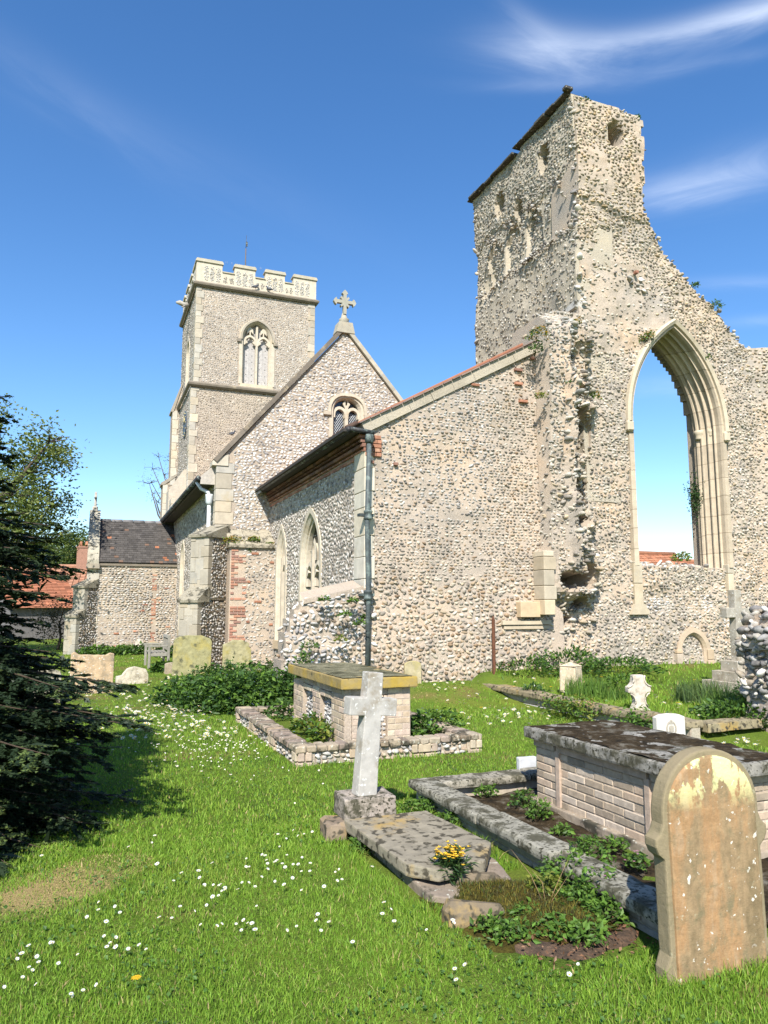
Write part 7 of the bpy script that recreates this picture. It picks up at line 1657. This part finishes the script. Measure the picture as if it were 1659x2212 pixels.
# daisies -----------------------------------------------------------
def daisy_parts(m, c, s, yaw, tilt, stem, n=11, open_=1.0):
    ca, sa = math.cos(yaw), math.sin(yaw); nrm = np.array([math.sin(tilt) * ca, math.sin(tilt) * sa, math.cos(tilt)]); u = np.cross(nrm, [0, 0, 1.0]); u = u / np.linalg.norm(u) if np.linalg.norm(u) > 1e-6 else np.array([1.0, 0, 0]); v = np.cross(nrm, u); c = np.array(c); top = c + np.array([0, 0, stem])
    m.tube([c, top - nrm * .002], [.0012, .0012], M_LEAF, (.12, .2, .05), 4, cap=False)
    for a in np.arange(n) * 2 * np.pi / n:
        d = u * math.cos(a) + v * math.sin(a); w = -u * math.sin(a) + v * math.cos(a)
        m.add([top + d * s * .12, top + d * s * .6 + w * s * .17 + nrm * s * .12 * open_, top + d * s * .98 + nrm * s * .22 * open_, top + d * s * .6 - w * s * .17 + nrm * s * .12 * open_], [(0, 1, 2, 3)], M_PETAL, (.80, .80, .78))
    V = [top + nrm * s * .22] + [top + (u * math.cos(a) + v * math.sin(a)) * s * .36 + nrm * s * .06 for a in np.arange(7) * 2 * np.pi / 7]
    m.add(V, [(0, i + 1, (i + 1) % 7 + 1) for i in range(7)], M_PETAL, (.80, .52, .03), True)
pts = []
def cluster(x, y, n, sx, sy, z=0.0):
    for _ in range(n):
        px, py = x + r.normal(0, sx), y + r.normal(0, sy); py = max(py, 1425); q = pZ(px, py, z); pts.append((q[0], q[1]))
for (x, y, n, sx, sy) in ((590, 1890, 26, 55, 22), (470, 1925, 16, 30, 14), (640, 1810, 8, 40, 30), (215, 1995, 6, 25, 15), (100, 2080, 12, 60, 30), (250, 2060, 8, 40, 15), (430, 1990, 8, 60, 20), (700, 2010, 8, 50, 20), (520, 2010, 7, 30, 12), (880, 2010, 5, 60, 30), (600, 1700, 6, 80, 40), (1000, 2010, 4, 60, 20), (940, 2120, 3, 50, 20), (120, 2150, 7, 60, 25), (760, 1900, 5, 60, 20), (1250, 2110, 2, 60, 20), (320, 1850, 8, 120, 40),
                          (400, 1590, 210, 75, 28), (330, 1545, 170, 60, 20), (480, 1620, 90, 40, 20), (560, 1660, 22, 60, 25), (260, 1500, 50, 60, 18), (400, 1470, 30, 60, 12), (920, 1490, 60, 45, 10), (1010, 1500, 45, 50, 10), (1100, 1545, 70, 60, 12), (960, 1515, 30, 60, 10), (1610, 1600, 40, 30, 9), (280, 1425, 26, 80, 5), (160, 1450, 14, 40, 10)):
    cluster(x, y, n, sx, sy)
pin = []
for (x, y, n, sx, sy) in ((1330, 1470, 26, 110, 10), (1450, 1520, 22, 50, 20), (1180, 1480, 14, 60, 8)):
    for _ in range(n): q = pZ(x + r.normal(0, sx), y + r.normal(0, sy), .22); pin.append((q[0], q[1]))
pts = np.array(pts + pin); pts = pts[~excluded(pts[:, 0], pts[:, 1])]; pts = pts[np.argsort(np.hypot(pts[:, 0], pts[:, 1]))]
DL = 'small white daisy with a yellow centre open in the short lawn grass'; DG = 'daisies open in the lawn'
protos = []
for i in range(4):
    m = MB(); daisy_parts(m, (0, 0, 0), (.0115, .0125, .0135, .0105)[i], 3.6 + .4 * i, (.35, .5, .2, .6)[i], (.045, .05, .055, .04)[i], open_=(.8, 1.2, .7, 2.2)[i])
    protos.append(m)
first = []
for i, (x, y) in enumerate(pts[:295]):
    j = i % 4; s = r.uniform(.7, 1.25)
    if len(first) < 4:
        o = build('daisy', protos[j], None, DL, 'daisy', DG); first.append(o)
    else:
        o = first[j].copy(); COL.objects.link(o)
    o.location = (x, y, float(ground_z(x, y))); o.rotation_euler = (0, 0, r.normal(0, .6)); o.scale = (s, s, r.uniform(.8, 1.3))
m = MB()
for (x, y) in pts[295:]:
    d = math.hypot(x, y); daisy_parts(m, (x, y, float(ground_z(x, y))), r.uniform(.022, .031) * (1 + d / 60), r.uniform(0, 6.28), r.uniform(.2, .7), r.uniform(.05, .08), 7)
o = build('daisy_drift', m, kind='stuff'); o['label'] = 'drifts of white daisies scattered through the far lawn'; o['category'] = 'daisies'
# dandelions
m = MB(); rr = np.random.default_rng(5); V = []
for a in np.arange(26) * 2.4:
    q = .016 * math.sqrt((a / 2.4 + 1) / 26); d = np.array([math.cos(a), math.sin(a), 0]); w = np.array([-math.sin(a), math.cos(a), 0]); p = np.array([0, 0, .062 - q * .3])
    m.add([p, p + d * (q + .004) + w * .003, p + d * (q + .008), p + d * (q + .004) - w * .003], [(0, 1, 2, 3)], M_PETAL, (.80, .50, .03))
m.tube([(0, 0, 0), (.004, 0, .06)], .002, M_LEAF, (.15, .2, .06), 5)
d0 = None; DD = 'yellow dandelion flower in the lawn grass'
for (x, y, z, s) in ((293, 2145, 0, 1.1), (1025, 1495, 0, 1.6), (1040, 1540, 0, 1.6), (945, 1480, 0, 1.5), (1300, 1480, .22, 1.8), (1190, 1490, .25, 1.6), (1350, 1500, .2, 1.6), (1465, 1530, .18, 1.6), (760, 1440, .1, 1.4), (1500, 1470, .3, 1.6)):
    p = pZ(x, y, z)
    if excluded(np.array([p[0]]), np.array([p[1]]))[0]: continue
    if d0 is None: d0 = build('dandelion', m, None, DD, 'dandelion', 'dandelions in the lawn'); o = d0
    else: o = d0.copy(); COL.objects.link(o)
    o.location = (p[0], p[1], float(ground_z(p[0], p[1])) + .01); o.scale = (s, s, s)
